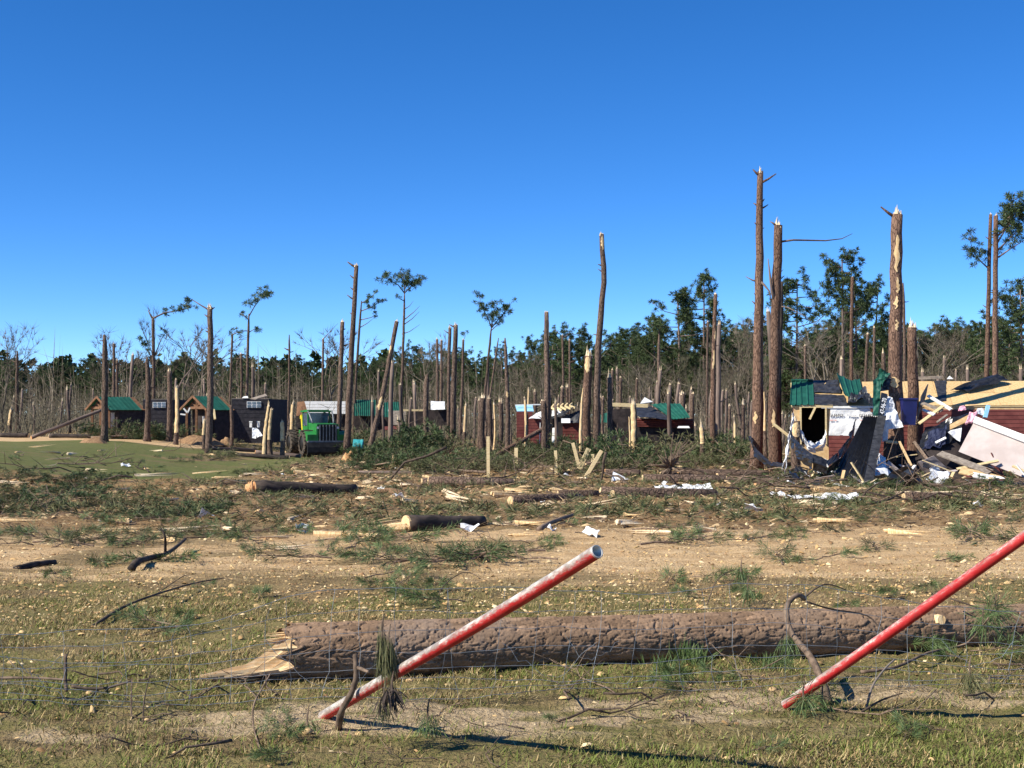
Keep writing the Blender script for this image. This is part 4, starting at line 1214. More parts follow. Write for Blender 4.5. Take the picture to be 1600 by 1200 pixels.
px_slab("white_scrap", [(1481, 676, 53.0), (1500, 690, 52.8), (1503, 668, 53.1), (1487, 672, 53.1)], .02, 'white_cloth', "pale scrap of board under the tan plank", "scrap", .05, None, 2)
px_slab("insulation_batt", [(1509, 666, 53.0), (1518, 660, 53.0), (1526, 640, 53.4), (1514, 642, 53.4)], .10, 'pink', "tuft of pink insulation hanging at the corner of the tilted panel", "insulation", .30, None, 81, True)
px_slab("insulation_batt", [(1497, 642, 54.2), (1510, 640, 54.2), (1507, 634, 54.3), (1499, 636, 54.3)], .06, 'pink', "small pink insulation scrap on top of the rubble", "insulation", .15, None, 83, True)
px_slab("foam_board", [(1536, 652, 53.4), (1542, 653, 53.4), (1547, 634, 53.6), (1541, 633, 53.6)], .08, 'blue_foam', "upright light blue foam board at the top corner of the tilted panel", "foam board")
px_slab("white_scrap", [(1524, 646, 53.6), (1538, 648, 53.6), (1537, 637, 53.8), (1527, 638, 53.8)], .03, 'white_cloth', "crumpled white scrap beside the light blue foam board", "scrap", .08, None, 5)
px_slab("dark_panel", [(1432, 658, 55.2), (1446, 620, 55.8), (1450, 600, 56.0), (1440, 618, 55.6)], .04, 'grey_board', "pointed dark board sticking up behind the navy bin", "board")
for i, (a, b_, wd, mt_, lab) in enumerate([
    ((1450, 618, 55.6), (1486, 640, 54.8), .16, 'white_paint', "white board slanting down from the pointed dark board"),
    ((1440, 630, 55.3), (1472, 642, 54.7), .22, 'grey_board', "grey board lying under the slanting white board"),
    ((1443, 634, 55.0), (1466, 645, 54.6), .10, 'tan_board', "short tan board in the stack behind the navy bin"),
    ((1442, 640, 54.8), (1460, 648, 54.4), .14, 'white_paint', "short white board low in the stack behind the navy bin"),
    ((1436, 662, 54.3), (1474, 634, 54.8), .13, 'lumber', "pale timber propped up to the roof eave behind the bin"),
    ((1464, 660, 53.6), (1480, 648, 53.8), .08, 'grey_board', "short grey stick of lumber on the sloping black sheet"),
    ((1508, 634, 55.2), (1546, 632, 55.0), .08, 'tan_board', "long thin tan board along the eave above the pink insulation"),
    ((1468, 708, 52.6), (1548, 738, 50.9), .36, 'grey_board', "wide weathered plank under the tilted wallboard panel"),
    ((1462, 692, 53.1), (1478, 684, 53.1), .10, 'white_paint', "white batten on the dark sheet above the wide plank"),
    ((1500, 735, 51.3), (1620, 762, 49.9), .42, 'tan_board', "broad tan board on the ground below the tilted wallboard panel"),
    ((1520, 742, 50.9), (1580, 752, 50.4), .30, 'white_paint', "flat white board lying just over the broad tan board"),
    ((1495, 733, 51.6), (1560, 720, 51.4), .12, 'lumber', "pale stud lying across the scraps below the tilted panel"),
    ((1582, 728, 50.7), (1620, 745, 50.2), .10, 'lumber', "short pale stud near the end of the tilted panel"),
    ((1208, 662, 57.2), (1236, 684, 56.8), .12, 'lumber', "pale beam slanting up beside the thick trunk with the long limb"),
    ((1312, 716, 54.0), (1330, 744, 53.4), .10, 'white_paint', "white painted trim leaning among green boughs before the house"),
    ((1384, 690, 53.6), (1402, 692, 53.6), .14, 'rawwood', "raw split wood block across the foot of the scarred trunk"),
    ((1405, 690, 53.2), (1424, 728, 52.2), .09, 'rawwood', "raw broken limb leaning at the foot of the shorter thick trunk"),
    ((1428, 690, 53.2), (1462, 735, 51.8), .11, 'twig', "long bare limb leaning down beside the navy bin"),
]):
    thing("loose_board", MB().bar(P(*a), P(*b_), wd, .05, Vector((0, -.6, .8))), M[mt_], lab, "board")
px_slab("striped_panel", [(1330, 738, 53.2), (1352, 756, 52.8), (1356, 742, 53.2), (1336, 726, 53.6)], .03, 'navy', "navy panel with white edge strips lying under the corrugated sheet", "panel")
for k in range(3):
    thing("white_strip", MB().bar(P(1331 + 4 * k, 737 - 3 * k, 53.05), P(1350 + 2 * k, 754 - 4 * k, 52.7), .05, .03), M['white_paint'], "thin white strip on the navy panel under the corrugated sheet", "strip", "white strips on the navy panel")
px_slab("pale_flap", [(1404, 726, 52.0), (1420, 740, 51.8), (1426, 733, 51.9), (1408, 726, 52.1)], .02, 'wallboard', "small pale flap of board at the foot of the trunks", "scrap")
rnd = random.Random(808)
for i in range(135):                                     # splintered lumber, torn strips and scraps over the whole heap
    px = rnd.uniform(1222, 1610); d_ = rnd.uniform(47.0, 55.2)
    g_ = GX(px, d_); hh = max(.03, (1.5 * math.exp(-((px - 1465) / 75.0) ** 2) + .25) * rnd.random() * (1 if d_ > 52 else .35))
    ln = rnd.uniform(.25, 1.3); an = rnd.uniform(0, math.pi); el = rnd.gauss(.1, .35)
    dv = Vector((math.cos(an) * math.cos(el), math.sin(an) * math.cos(el) * .6, math.sin(el))) * ln / 2
    c0 = g_ + Vector((0, 0, hh + abs(dv.z)))
    kind = rnd.choice(['lumber', 'lumber', 'tan_board', 'grey_board', 'white_paint', 'maroon', 'felt', 'rawwood_pale', 'black_plastic', 'white_cloth', 'wallboard', 'brown_board'])
    word = {'lumber': "pale stud", 'tan_board': "tan board", 'grey_board': "weathered grey board", 'white_paint': "white trim board", 'maroon': "maroon siding board", 'felt': "black felt scrap", 'rawwood_pale': "raw split piece", 'black_plastic': "black plastic scrap", 'white_cloth': "torn white wrap scrap", 'wallboard': "wallboard piece", 'brown_board': "brown board"}[kind]
    where = "below the dark wall opening" if px < 1310 else "under the corrugated sheet" if px < 1390 else "round the navy bin" if px < 1450 else "under the sloping black sheet" if px < 1520 else "along the tilted wallboard panel"
    if kind in ('felt', 'black_plastic', 'white_cloth', 'wallboard'):
        w2 = Vector((-math.sin(an), math.cos(an) * .5, rnd.uniform(.2, .9))) * ln * .3
        thing("wreckage_scrap", MB().sheet([c0 - dv - w2, c0 + dv - w2, c0 + dv * .8 + w2, c0 - dv * .9 + w2], 6, 5, .14 if kind != 'wallboard' else .02, .012, i, 3.0), M[kind], word + " in the wreckage " + where, "scrap", "wreckage " + where)
    else:
        thing("wreckage_board", MB().bar(c0 - dv, c0 + dv, rnd.uniform(.05, .15), rnd.uniform(.025, .06)), M[kind], word + " in the wreckage " + where, "board", "wreckage " + where)
# butt of a felled trunk standing at the foot of the scarred trunk
thing("log_section", MB().tube([P(1390, 724, 53.6), P(1391, 690, 54.1)], [.26, .25], 12, jit=.06, rnd=random.Random(2)), M['bark'], "short upright log section below the draped white cloth", "log", smooth=True)
# bent ridge of rubble fill: dark heap so that no gap opens under the sheets
def mound(name, c_, rx, ry, hz, mat_, label, cat, seed, nu=22, nv=8):
    mb = MB(); vs, fs = [], []
    for j in range(nv + 1):
        for i in range(nu):
            a = 2 * math.pi * i / nu; s = j / nv
            h_ = hz * (1 - s * s) * (1 + .6 * noise.noise(Vector((math.cos(a) * s * 3 + seed, math.sin(a) * s * 3, 1.7))))
            rr = s * (1 + .35 * noise.noise(Vector((math.cos(a) * 1.5, math.sin(a) * 1.5, seed))))
            vs.append((c_[0] + math.cos(a) * rx * rr, c_[1] + math.sin(a) * ry * rr, c_[2] + h_ - .08 * s))
    for j in range(nv):
        for i in range(nu):
            fs.append((j * nu + i, j * nu + (i + 1) % nu, (j + 1) * nu + (i + 1) % nu, (j + 1) * nu + i))
    mb.add(vs, [tuple(reversed(f)) for f in fs])
    return thing(name, mb, M[mat_], label, cat, smooth=True, origin=c_)
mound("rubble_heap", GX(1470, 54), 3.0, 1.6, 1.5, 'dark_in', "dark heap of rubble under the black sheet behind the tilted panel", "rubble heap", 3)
mound("soil_heap", GX(600, 41), 1.6, .7, .22, 'dirt_heap', "low heap of brown soil out in the littered field", "soil heap", 8)

# ---- small cabins with green metal roofs near the pale drive
def cabin(name, label, px0, px1, apex_px, pxr, d, eave_y, ridge_y, base_y, dark_px, window_px):
    """gable end from px0 to px1 (apex between), roof running to pxr; then a black-walled addition to dark_px"""
    root = empty(name, GX((px0 + pxr) / 2, d), label, "cabin")
    o0 = root.location.copy()
    def put(mb, nm, mt_, par=root, smooth=False):
        mb.v = [(p[0] - o0.x, p[1] - o0.y, p[2] - o0.z) for p in mb.v]
        return mb.build(nm, M[mt_], par, smooth)
    zg = float(T(hx(px1, d), d)) - .1
    ze, zr = P(px0, eave_y, d).z, P(apex_px, ridge_y, d).z
    A = Vector((hx(px0, d), d + 1.8, 0)); B = Vector((hx(px1, d), d, 0)); Cx = Vector((hx(pxr, d + 1.2), d + 1.2, 0)); 
    ap = A.lerp(B, .5)
    along = Cx - B
    dz = Vector((0, 0, 1))
    def at_(p, z): return Vector((p.x, p.y, z))
    # gable end: open porch with posts and a timber truss
    for s in (.04, .5, .96):
        p = A.lerp(B, s)
        put(MB().box((p.x, p.y, (zg + ze) / 2), (.16, .16, ze - zg)), "porch_post", 'brown_board')
    put(MB().bar(at_(A, ze), at_(B, ze), .14, .18), "tie_beam", 'brown_board')
    put(MB().bar(at_(ap, ze), at_(ap, zr - .1), .10, .10), "king_post", 'brown_board')
    for s in (.28, .72):
        put(MB().bar(at_(ap, ze + .05), at_(A.lerp(B, s), ze + (zr - ze) * .5), .09, .09), "truss_strut", 'brown_board')
    put(MB().slab([at_(A, ze) + along * .03, at_(B, ze) + along * .03, at_(ap, zr) + along * .03], .04), "gable_panel", 'brown_board')
    # walls behind the porch
    w0 = along * .28
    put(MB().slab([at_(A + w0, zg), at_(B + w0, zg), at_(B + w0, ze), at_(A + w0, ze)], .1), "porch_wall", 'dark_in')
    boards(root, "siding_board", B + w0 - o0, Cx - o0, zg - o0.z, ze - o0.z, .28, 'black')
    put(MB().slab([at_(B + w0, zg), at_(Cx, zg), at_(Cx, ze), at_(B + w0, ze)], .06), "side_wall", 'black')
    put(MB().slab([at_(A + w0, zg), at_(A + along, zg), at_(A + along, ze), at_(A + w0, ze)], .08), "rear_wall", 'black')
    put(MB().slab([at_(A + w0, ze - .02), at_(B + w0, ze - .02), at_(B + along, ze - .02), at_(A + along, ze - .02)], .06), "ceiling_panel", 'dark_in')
    wp_ = A.lerp(B, .78) + w0 - along.normalized() * .08
    win = put(MB().bar(at_(wp_, zg + .9) , at_(wp_, zg + 1.9), .9, .05, (B - A).normalized()), "window", 'white_paint')
    put(MB().bar(at_(wp_ - along.normalized() * .03, zg + .98), at_(wp_ - along.normalized() * .03, zg + 1.82), .05, .7, along.normalized()), "pane", 'glass', root)
    # roof: metal panels on both slopes, overhanging
    ov = (B - A).normalized() * .35; dn = Vector((0, 0, -.16)); fr = along.normalized() * -.3
    n = 9
    for k in range(n):
        s0, s1 = k / n, (k + 1) / n - .004
        R0, R1 = at_(ap, zr) + fr + (along - fr) * s0, at_(ap, zr) + fr + (along - fr) * s1
        L0, L1 = at_(B, ze) + ov + dn + fr + (along - fr) * s0, at_(B, ze) + ov + dn + fr + (along - fr) * s1
        mt_ = 'brown_board' if k >= n - 1 else 'green_metal'
        put(MB().sheet([L0, L1, R1, R0], 8, 2, .01, .02, k, 1, (1, .014)), "roof_panel", mt_)
        K0, K1 = at_(A, ze) - ov + dn + fr + (along - fr) * s0, at_(A, ze) - ov + dn + fr + (along - fr) * s1
        put(MB().sheet([K1, K0, R0, R1], 8, 2, .01, .02, k, 1, (1, .05)), "roof_panel", 'green_metal')
    put(MB().bar(at_(A, ze) - ov + dn + fr, at_(ap, zr) + fr, .05, .16), "barge_board", 'brown_board')
    put(MB().bar(at_(B, ze) + ov + dn + fr, at_(ap, zr) + fr, .05, .16), "barge_board", 'brown_board')
    # black-walled addition
    D0 = Cx + Vector((.05, -.15, 0)); D1 = Vector((hx(dark_px, d + 1.2), d + 1.2, 0))
    zt = P(dark_px, ridge_y + 4, d).z
    boards(root, "siding_board", D0 - o0, D1 - o0, zg - o0.z, zt - o0.z, .3, 'black')
    put(MB().slab([at_(D0, zg), at_(D1, zg), at_(D1, zt), at_(D0, zt)], .06), "end_wall", 'black')
    put(MB().slab([at_(D1, zg), at_(D1, zg) + Vector((.6, 4, 0)), at_(D1, zt) + Vector((.6, 4, 0)), at_(D1, zt)], .08), "end_wall", 'black')
    put(MB().slab([at_(D0, zg), at_(D0, zg) + Vector((0, 4, 0)), at_(D0, zt) + Vector((0, 4, 0)), at_(D0, zt)], .08), "end_wall", 'black')
    put(MB().slab([at_(D0, zt), at_(D1, zt), at_(D1, zt) + Vector((.6, 4, -.3)), at_(D0, zt) + Vector((0, 4, -.3))], .08), "flat_roof", 'grey_board')
    x0_, x1_, y0_, y1_ = window_px
    wn = Vector((D0.y - D1.y, D1.x - D0.x, 0)).normalized() * -.09
    dd = (D1 - D0)
    f0 = (hx(x0_, d + 1.1) - D0.x) / dd.x; f1 = (hx(x1_, d + 1.1) - D0.x) / dd.x
    zw0, zw1 = P(x0_, y1_, d).z, P(x0_, y0_, d).z
    a_, b_ = D0 + dd * f0 + wn, D0 + dd * f1 + wn
    win = put(MB().slab([at_(a_, zw0), at_(b_, zw0), at_(b_, zw1), at_(a_, zw1)], .06), "window", 'white_paint')
    wn2 = wn.normalized() * .04
    for c_ in range(3):
        for r_ in range(2):
            u0, u1 = (c_ + .12) / 3, (c_ + .88) / 3; v0, v1 = (r_ + .12) / 2, (r_ + .88) / 2
            q = [a_.lerp(b_, u0), a_.lerp(b_, u1), a_.lerp(b_, u1), a_.lerp(b_, u0)]
            zz_ = [zw0 + (zw1 - zw0) * v for v in (v0, v0, v1, v1)]
            pane = put(MB().slab([at_(q[i], zz_[i]) + wn2 for i in range(4)], .02), "pane", 'glass', win)
    return root
cabin("cabin", "green-roofed cabin half hidden by a fallen pine crown behind the pointed trunk", 131, 172, 151, 224, 96, 637, 620, 683, 264, (239, 259, 628, 637))
cabin("cabin", "green-roofed cabin with open truss porch and a black-walled end", 281, 324, 302, 362, 94, 637, 619, 684, 420, (386, 408, 627, 637))
# torn pieces round the second cabin
px_slab("metal_flap", [(378, 622, 95), (388, 622, 95), (387, 619, 95.5), (381, 619.5, 95.5)], .02, 'white_sheet', "small pale flap of metal on the black-walled roof edge", "scrap")
thing("roof_fragment", MB().slab([P(392, 623, 94), P(415, 616, 94), P(418, 619, 93.5), P(400, 624, 93.5)], .08), M['grey_board'], "broken grey roof strip lifted over the black-walled end", "board")
for k, (px, py) in enumerate([(392, 663), (404, 663)]):
    thing("porch_block", MB().box(P(px, py, 90), (.16, .16, .40)).box(P(px, py - 4, 90), (.2, .2, .08)), M['white_paint'], "white block standing at the foot of the black wall", "block", "white blocks at the black wall")
px_slab("torn_cloth", [(394, 685, 86), (400, 686, 86), (401, 669, 86.5), (394, 668, 86.5)], .01, 'white_cloth', "narrow white sheet draped on logs before the black wall", "cloth", .1, None, 91)
px_slab("torn_cloth", [(402, 684, 86), (410, 680, 86), (404, 671, 86.5), (399, 668, 86.5)], .01, 'white_cloth', "folded white sheet next to the narrow one before the black wall", "cloth", .1, None, 92)
for (x_, y_) in [((287, 638), (293, 645)), ((293, 645), (297, 637)), ((282, 647), (290, 648))]:
    thing("broken_stud", MB().bar(P(*x_, 94.8), P(*y_, 94.8), .1, .1), M['white_paint'], "broken white stud dangling in the open porch", "board", "broken studs in the porch")
thing("broken_stud", MB().bar(P(334, 640, 93), P(336, 655, 92.5), .12, .12), M['lumber'], "pale porch post leaning before the second cabin", "post")
mound("soil_heap", GX(308, 90), 2.0, 1.0, .55, 'dirt_heap', "brown mound of soil and roots before the truss porch", "soil heap", 21)
mound("soil_heap", GX(352, 91), .7, .6, .55, 'dirt_heap', "small brown soil mound beside the porch posts", "soil heap", 22)

# ---- house torn open behind the logging machine
h3 = empty("ruined_house", GX(560, 112), "torn house behind the logging machine with white wall and green roof pieces", "house")
o3 = h3.location.copy()
def put3(mb, nm, mt_):
    mb.v = [(p[0] - o3.x, p[1] - o3.y, p[2] - o3.z) for p in mb.v]
    return mb.build(nm, M[mt_], h3)
for k in range(4):
    y0_, y1_ = 627 + 5 * k, 631.6 + 5 * k
    put3(MB().slab([P(477 + 1.4 * k, y1_, 112), P(540, y1_, 112), P(540, y0_, 112), P(476 + 1.4 * k, y0_, 112)], .08), "wall_board", 'white_paint')
put3(MB().slab([P(463, 650, 112.4), P(484, 648, 112), P(476, 627, 112.2), P(465, 628, 112.6)], .06), "gable_side", 'brown_board')
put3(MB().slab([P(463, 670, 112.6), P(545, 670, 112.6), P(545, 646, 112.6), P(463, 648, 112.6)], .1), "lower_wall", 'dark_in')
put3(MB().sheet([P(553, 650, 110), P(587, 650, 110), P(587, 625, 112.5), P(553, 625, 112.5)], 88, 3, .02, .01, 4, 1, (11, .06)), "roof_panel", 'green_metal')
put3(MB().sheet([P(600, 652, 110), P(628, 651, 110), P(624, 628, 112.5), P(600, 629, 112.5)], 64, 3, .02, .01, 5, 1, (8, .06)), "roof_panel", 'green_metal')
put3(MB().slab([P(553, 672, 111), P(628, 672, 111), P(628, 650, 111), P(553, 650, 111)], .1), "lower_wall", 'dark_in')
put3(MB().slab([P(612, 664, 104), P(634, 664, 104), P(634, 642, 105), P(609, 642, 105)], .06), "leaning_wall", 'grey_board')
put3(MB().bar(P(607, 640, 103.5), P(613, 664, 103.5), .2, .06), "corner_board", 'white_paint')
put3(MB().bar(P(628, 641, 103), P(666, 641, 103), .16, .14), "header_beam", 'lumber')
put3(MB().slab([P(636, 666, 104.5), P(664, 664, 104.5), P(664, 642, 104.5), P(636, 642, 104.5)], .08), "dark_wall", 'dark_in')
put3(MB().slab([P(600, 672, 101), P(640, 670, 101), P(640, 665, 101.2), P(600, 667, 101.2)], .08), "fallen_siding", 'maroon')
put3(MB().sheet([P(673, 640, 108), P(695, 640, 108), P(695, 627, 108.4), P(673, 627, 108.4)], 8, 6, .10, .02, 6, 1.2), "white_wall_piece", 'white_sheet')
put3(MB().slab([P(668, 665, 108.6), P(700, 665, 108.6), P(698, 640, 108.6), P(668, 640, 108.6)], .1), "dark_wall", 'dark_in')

# ---- maroon cabin wreck in the middle
h4 = empty("ruined_cabin", GX(860, 92), "maroon cabin wreck with broken rafters behind the tall trunks", "cabin")
o4 = h4.location.copy()
def put4(mb, nm, mt_):
    mb.v = [(p[0] - o4.x, p[1] - o4.y, p[2] - o4.z) for p in mb.v]
    return mb.build(nm, M[mt_], h4)
def brd4(px0, px1, d, y0_, y1_):
    z0_, z1_ = P(px0, y1_, d).z, P(px0, y0_, d).z
    boards(h4, "siding_board", Vector((hx(px0, d), d, 0)) - o4, Vector((hx(px1, d), d, 0)) - o4, z0_ - o4.z, z1_ - o4.z, .2, 'maroon')
    put4(MB().box(((hx(px0, d) + hx(px1, d)) / 2, d + .08, (z0_ + z1_) / 2), (hx(px1, d) - hx(px0, d), .12, z1_ - z0_)), "wall_panel", 'maroon')
brd4(807, 832, 94, 643, 690); brd4(824, 850, 92, 654, 706); brd4(878, 908, 92, 660, 706)
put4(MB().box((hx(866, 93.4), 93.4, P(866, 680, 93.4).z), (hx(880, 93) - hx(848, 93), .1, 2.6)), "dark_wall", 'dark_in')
put4(MB().bar(P(844, 660, 91.8), P(843, 696, 91.8), .12, .05), "corner_trim", 'white_paint')
put4(MB().slab([P(808, 643, 94.2), P(834, 643, 94.2), P(832, 633, 96), P(805, 633, 96)], .06), "blue_roof_sheet", 'blue_foam')
put4(MB().bar(P(805, 633, 95), P(845, 632, 95), .1, .08), "top_plate", 'white_paint')
put4(MB().sheet([P(826, 654, 91.6), P(846, 655, 91.6), P(846, 643, 92.4), P(838, 645, 92.4)], 8, 6, .08, .02, 9, 1.2), "torn_wrap", 'white_sheet')
put4(MB().sheet([P(862, 651, 91.5), P(882, 645, 91.5), P(876, 638, 92.2), P(862, 640, 92.2)], 8, 6, .12, .03, 9, 1.2), "torn_wrap", 'white_sheet')
for k in range(5):
    put4(MB().bar(P(862 + 7 * k, 637 - .8 * k, 92), P(871 + 7 * k, 643 - 1.4 * k, 91.2), .09, .12), "rafter", 'lumber')
    put4(MB().bar(P(862 + 7 * k, 637 - .8 * k, 92), P(866 + 7 * k, 632 - .4 * k, 92.6), .09, .12), "rafter", 'lumber')
put4(MB().sheet([P(860, 653, 91.0), P(880, 650, 91.0), P(906, 630, 91.6), P(888, 640, 91.6)], 8, 6, .15, .02, 11, 1.2), "dark_roof_sheet", 'felt')
put4(MB().sheet([P(878, 662, 91.0), P(906, 662, 91.0), P(906, 640, 91.6), P(880, 648, 91.6)], 8, 6, .15, .02, 14, 1.2), "dark_roof_sheet", 'felt')
put4(MB().slab([P(877, 661, 90.8), P(891, 661, 90.8), P(891, 654, 91), P(877, 654, 91)], .04), "torn_wrap", 'white_sheet')
put4(MB().slab([P(862, 692, 91), P(867, 692, 91), P(868, 668, 91.4), P(863, 669, 91.4)], .04), "white_door_edge", 'white_paint')
put4(MB().box(P(874, 673, 91.2), (.45, .05, 1.7)), "doorway_shade", 'dark_in')  # thin dark slab painted in for the shade of the opening
# ---- fallen green roof with maroon wall near it
h5 = empty("collapsed_cabin", GX(1030, 90), "collapsed cabin whose green metal roof rests low over maroon boards", "cabin")
o5 = h5.location.copy()
def put5(mb, nm, mt_):
    mb.v = [(p[0] - o5.x, p[1] - o5.y, p[2] - o5.z) for p in mb.v]
    return mb.build(nm, M[mt_], h5)
put5(MB().sheet([P(1050, 655, 87), P(1078, 653, 87), P(1062, 630, 90), P(1016, 632, 90)], 48, 3, .06, .01, 4, .6, (6, .05)), "roof_panel", 'green_metal')
put5(MB().sheet([P(1000, 652, 87), P(1050, 656, 87), P(1018, 634, 90), P(985, 638, 90)], 14, 6, .10, .02, 15, .8), "dark_roof_sheet", 'felt')
for k in range(4):
    put5(MB().slab([P(990, 657 + 3.2 * k, 88), P(1084, 658 + 3.2 * k, 88), P(1082, 655 + 3.2 * k, 88.1), P(992, 654 + 3.2 * k, 88.1)], .06), "siding_board", 'maroon')
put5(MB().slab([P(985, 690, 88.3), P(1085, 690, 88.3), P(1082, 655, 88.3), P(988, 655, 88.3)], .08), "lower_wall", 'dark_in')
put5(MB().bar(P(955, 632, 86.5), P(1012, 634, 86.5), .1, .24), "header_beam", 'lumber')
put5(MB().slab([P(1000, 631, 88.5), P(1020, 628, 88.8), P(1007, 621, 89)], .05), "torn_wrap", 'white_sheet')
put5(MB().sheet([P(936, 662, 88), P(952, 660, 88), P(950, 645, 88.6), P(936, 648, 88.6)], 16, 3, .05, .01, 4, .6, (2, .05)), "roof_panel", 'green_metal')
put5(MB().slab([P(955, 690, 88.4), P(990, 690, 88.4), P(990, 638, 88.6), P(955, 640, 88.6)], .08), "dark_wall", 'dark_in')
put5(MB().slab([P(1058, 669, 86), P(1078, 669, 86), P(1076, 666, 86.1), P(1060, 666, 86.1)], .04), "torn_wrap", 'white_sheet')

# ================================================================ LOGGING MACHINE
sk = empty("log_skidder", GX(497, 88.5), "green wheeled log skidder with black grille and chevron tyres", "logging machine")
sk.rotation_euler = (0, 0, R(-67))
sk.scale = (1.05, 1.05, 1.0)
def sp_(mb, nm, mt_, par=sk, smooth=False): return mb.build(nm, M[mt_], par, smooth)
def prism(mb, prof, y0_, y1_):
    n = len(prof)
    vs = [(x_, y0_, z_) for x_, z_ in prof] + [(x_, y1_, z_) for x_, z_ in prof]
    mb.add(vs, [tuple(range(n)), tuple(range(2 * n - 1, n - 1, -1))] + [(i, i + n, (i + 1) % n + n, (i + 1) % n) for i in range(n)])
    return mb
sp_(prism(MB(), [(.2, .95), (2.3, .95), (2.3, 2.02), (2.15, 2.1), (.2, 2.16)], -.68, .68), "hood", 'skid_green')
gr = sp_(MB().box((2.33, 0, 1.50), (.06, 1.16, 1.12)), "grille", 'skid_dark')
for k in range(6):
    sp_(MB().box((2.38, -.5 + .2 * k, 1.50), (.06, .05, 1.10)), "grille_bar", 'skid_grey', gr)
sp_(MB().box((2.31, -.66, 1.45), (.08, .12, 1.0)).box((2.31, .66, 1.45), (.08, .12, 1.0)).box((2.31, 0, 2.05), (.08, 1.36, .1)), "grille_surround", 'skid_green')
for s in (-1, 1):
    sp_(prism(MB(), [(.25, 1.15), (2.35, 1.0), (2.38, 1.42), (1.9, 1.62), (.25, 1.7)], s * .70, s * 1.28), "fender", 'skid_green')
    sp_(MB().box((2.30, s * .62, 1.86), (.12, .14, .14)), "headlight", 'white_paint')
sp_(MB().box((2.2, 0, .98), (.5, 2.5, .10)), "front_step", 'skid_grey')
bl = MB()
prism(bl, [(2.5, .12), (2.62, .10), (2.72, .3), (2.70, .62), (2.60, .92), (2.50, .90), (2.58, .6), (2.58, .32)], -1.35, 1.35)
sp_(bl, "blade", 'skid_dark')  # blade coloured near black to carry the shade on its face
for s in (-1, 1):
    sp_(MB().bar((1.2, s * .6, .7), (2.55, s * .7, .45), .14, .16), "blade_arm", 'skid_dark')
sp_(MB().box((.6, 0, .78), (3.2, 1.1, .55)), "front_frame", 'skid_dark')
sp_(MB().box((-2.0, 0, .95), (2.2, .9, .7)), "rear_frame", 'skid_dark')
# cab: corner posts, roof, windows, mesh guards
cab = sp_(prism(MB(), [(-1.05, 1.25), (.28, 1.25), (.28, 1.95), (-1.05, 1.95)], -.72, .72), "cab", 'skid_green')
for (x_, y_) in [(-1.0, -.68), (-1.0, .68), (.22, -.68), (.22, .68)]:
    sp_(MB().bar((x_, y_, 1.95), (x_ - .06, y_, 2.86), .10, .10), "cab_post", 'skid_green', cab)
for (a_, s_) in [((-.38, -.70, 2.40), (1.14, .03, .84)), ((-.38, .70, 2.40), (1.14, .03, .84)), ((.23, 0, 2.40), (.03, 1.28, .84)), ((-1.03, 0, 2.40), (.03, 1.28, .84))]:
    sp_(MB().box(a_, s_), "window", 'glass', cab)
sp_(MB().box((-.42, 0, 2.92), (1.66, 1.62, .11)).box((-.42, 0, 2.99), (1.3, 1.3, .06)), "cab_roof", 'skid_green', cab)
sp_(MB().box((-.45, 0, 2.05), (.5, .5, .14)).box((-.66, 0, 2.4), (.12, .5, .62)), "seat", 'tan_board', cab)
sp_(MB().box((-.38, -.715, 1.62), (.75, .02, .6)), "door_panel", 'skid_green', cab)
for s in (-1, 1):
    pts = [(.42, s * .76, 2.92), (.75, s * .74, 2.72), (1.05, s * .70, 2.40), (1.25, s * .66, 2.14)]
    sp_(MB().tube(pts, .05, 8), "limb_riser", 'skid_grey', sk, True)
sp_(MB().tube([(.9, .45, 2.1), (.9, .45, 2.62)], .06, 8), "exhaust", 'skid_dark', sk, True)
for s in (-1, 1):
    sp_(MB().bar((-1.3, s * .55, 1.0), (-2.0, s * .5, 2.6), .18, .22).bar((-2.0, s * .5, 2.6), (-3.1, s * .3, 2.5), .16, .2), "grapple_arch", 'skid_yellow')
sp_(MB().bar((-2.0, -.6, 2.6), (-2.0, .6, 2.6), .16, .16), "arch_crossbar", 'skid_yellow')
sp_(MB().tube([(-3.1, 0, 2.5), (-3.2, 0, 1.7)], .09, 8).bar((-3.2, -.5, 1.7), (-3.2, .5, 1.7), .2, .2).bar((-3.2, -.5, 1.7), (-3.5, -.75, .9), .12, .1).bar((-3.2, .5, 1.7), (-3.5, .75, .9), .12, .1), "grapple", 'skid_dark')
def wheel(x_, y_, s):
    r, wd = .83, .72
    tb = MB(); n = 30
    prof = [(-wd / 2, .50), (-wd / 2, .70), (-wd * .42, .79), (-wd * .2, .815), (wd * .2, .815), (wd * .42, .79), (wd / 2, .70), (wd / 2, .50)]
    vs, fs = [], []
    for i in range(n):
        a = 2 * math.pi * i / n
        for (yy_, rr) in prof:
            vs.append((math.cos(a) * rr, yy_, math.sin(a) * rr))
    k = len(prof)
    for i in range(n):
        for j in range(k - 1):
            fs.append((i * k + j, i * k + j + 1, ((i + 1) % n) * k + j + 1, ((i + 1) % n) * k + j))
    tb.add(vs, fs)
    for i in range(18):                                  # chevron lugs
        for sd in (-1, 1):
            a0 = 2 * math.pi * (i + (.5 if sd > 0 else 0)) / 18
            p0 = Vector((math.cos(a0) * .835, 0, math.sin(a0) * .835))
            a1 = a0 + .26
            p1 = Vector((math.cos(a1) * .80, sd * wd * .5, math.sin(a1) * .80))
            tb.bar(p0, p1, .07, .11, Vector((math.cos(a0), 0, math.sin(a0))))
    o = sp_(MB().tube([(0, -.2, 0), (0, .2, 0)], [.2, .2], 12), "wheel", 'skid_dark')
    o.location = (x_, y_, r + .02)
    sp_(tb, "tyre", 'tyre', o)
    rim = MB().tube([(0, s * .10, 0), (0, s * .16, 0), (0, s * .32, 0)], [.46, .46, .44], 20)
    sp_(rim, "rim", 'skid_dark', o, True)
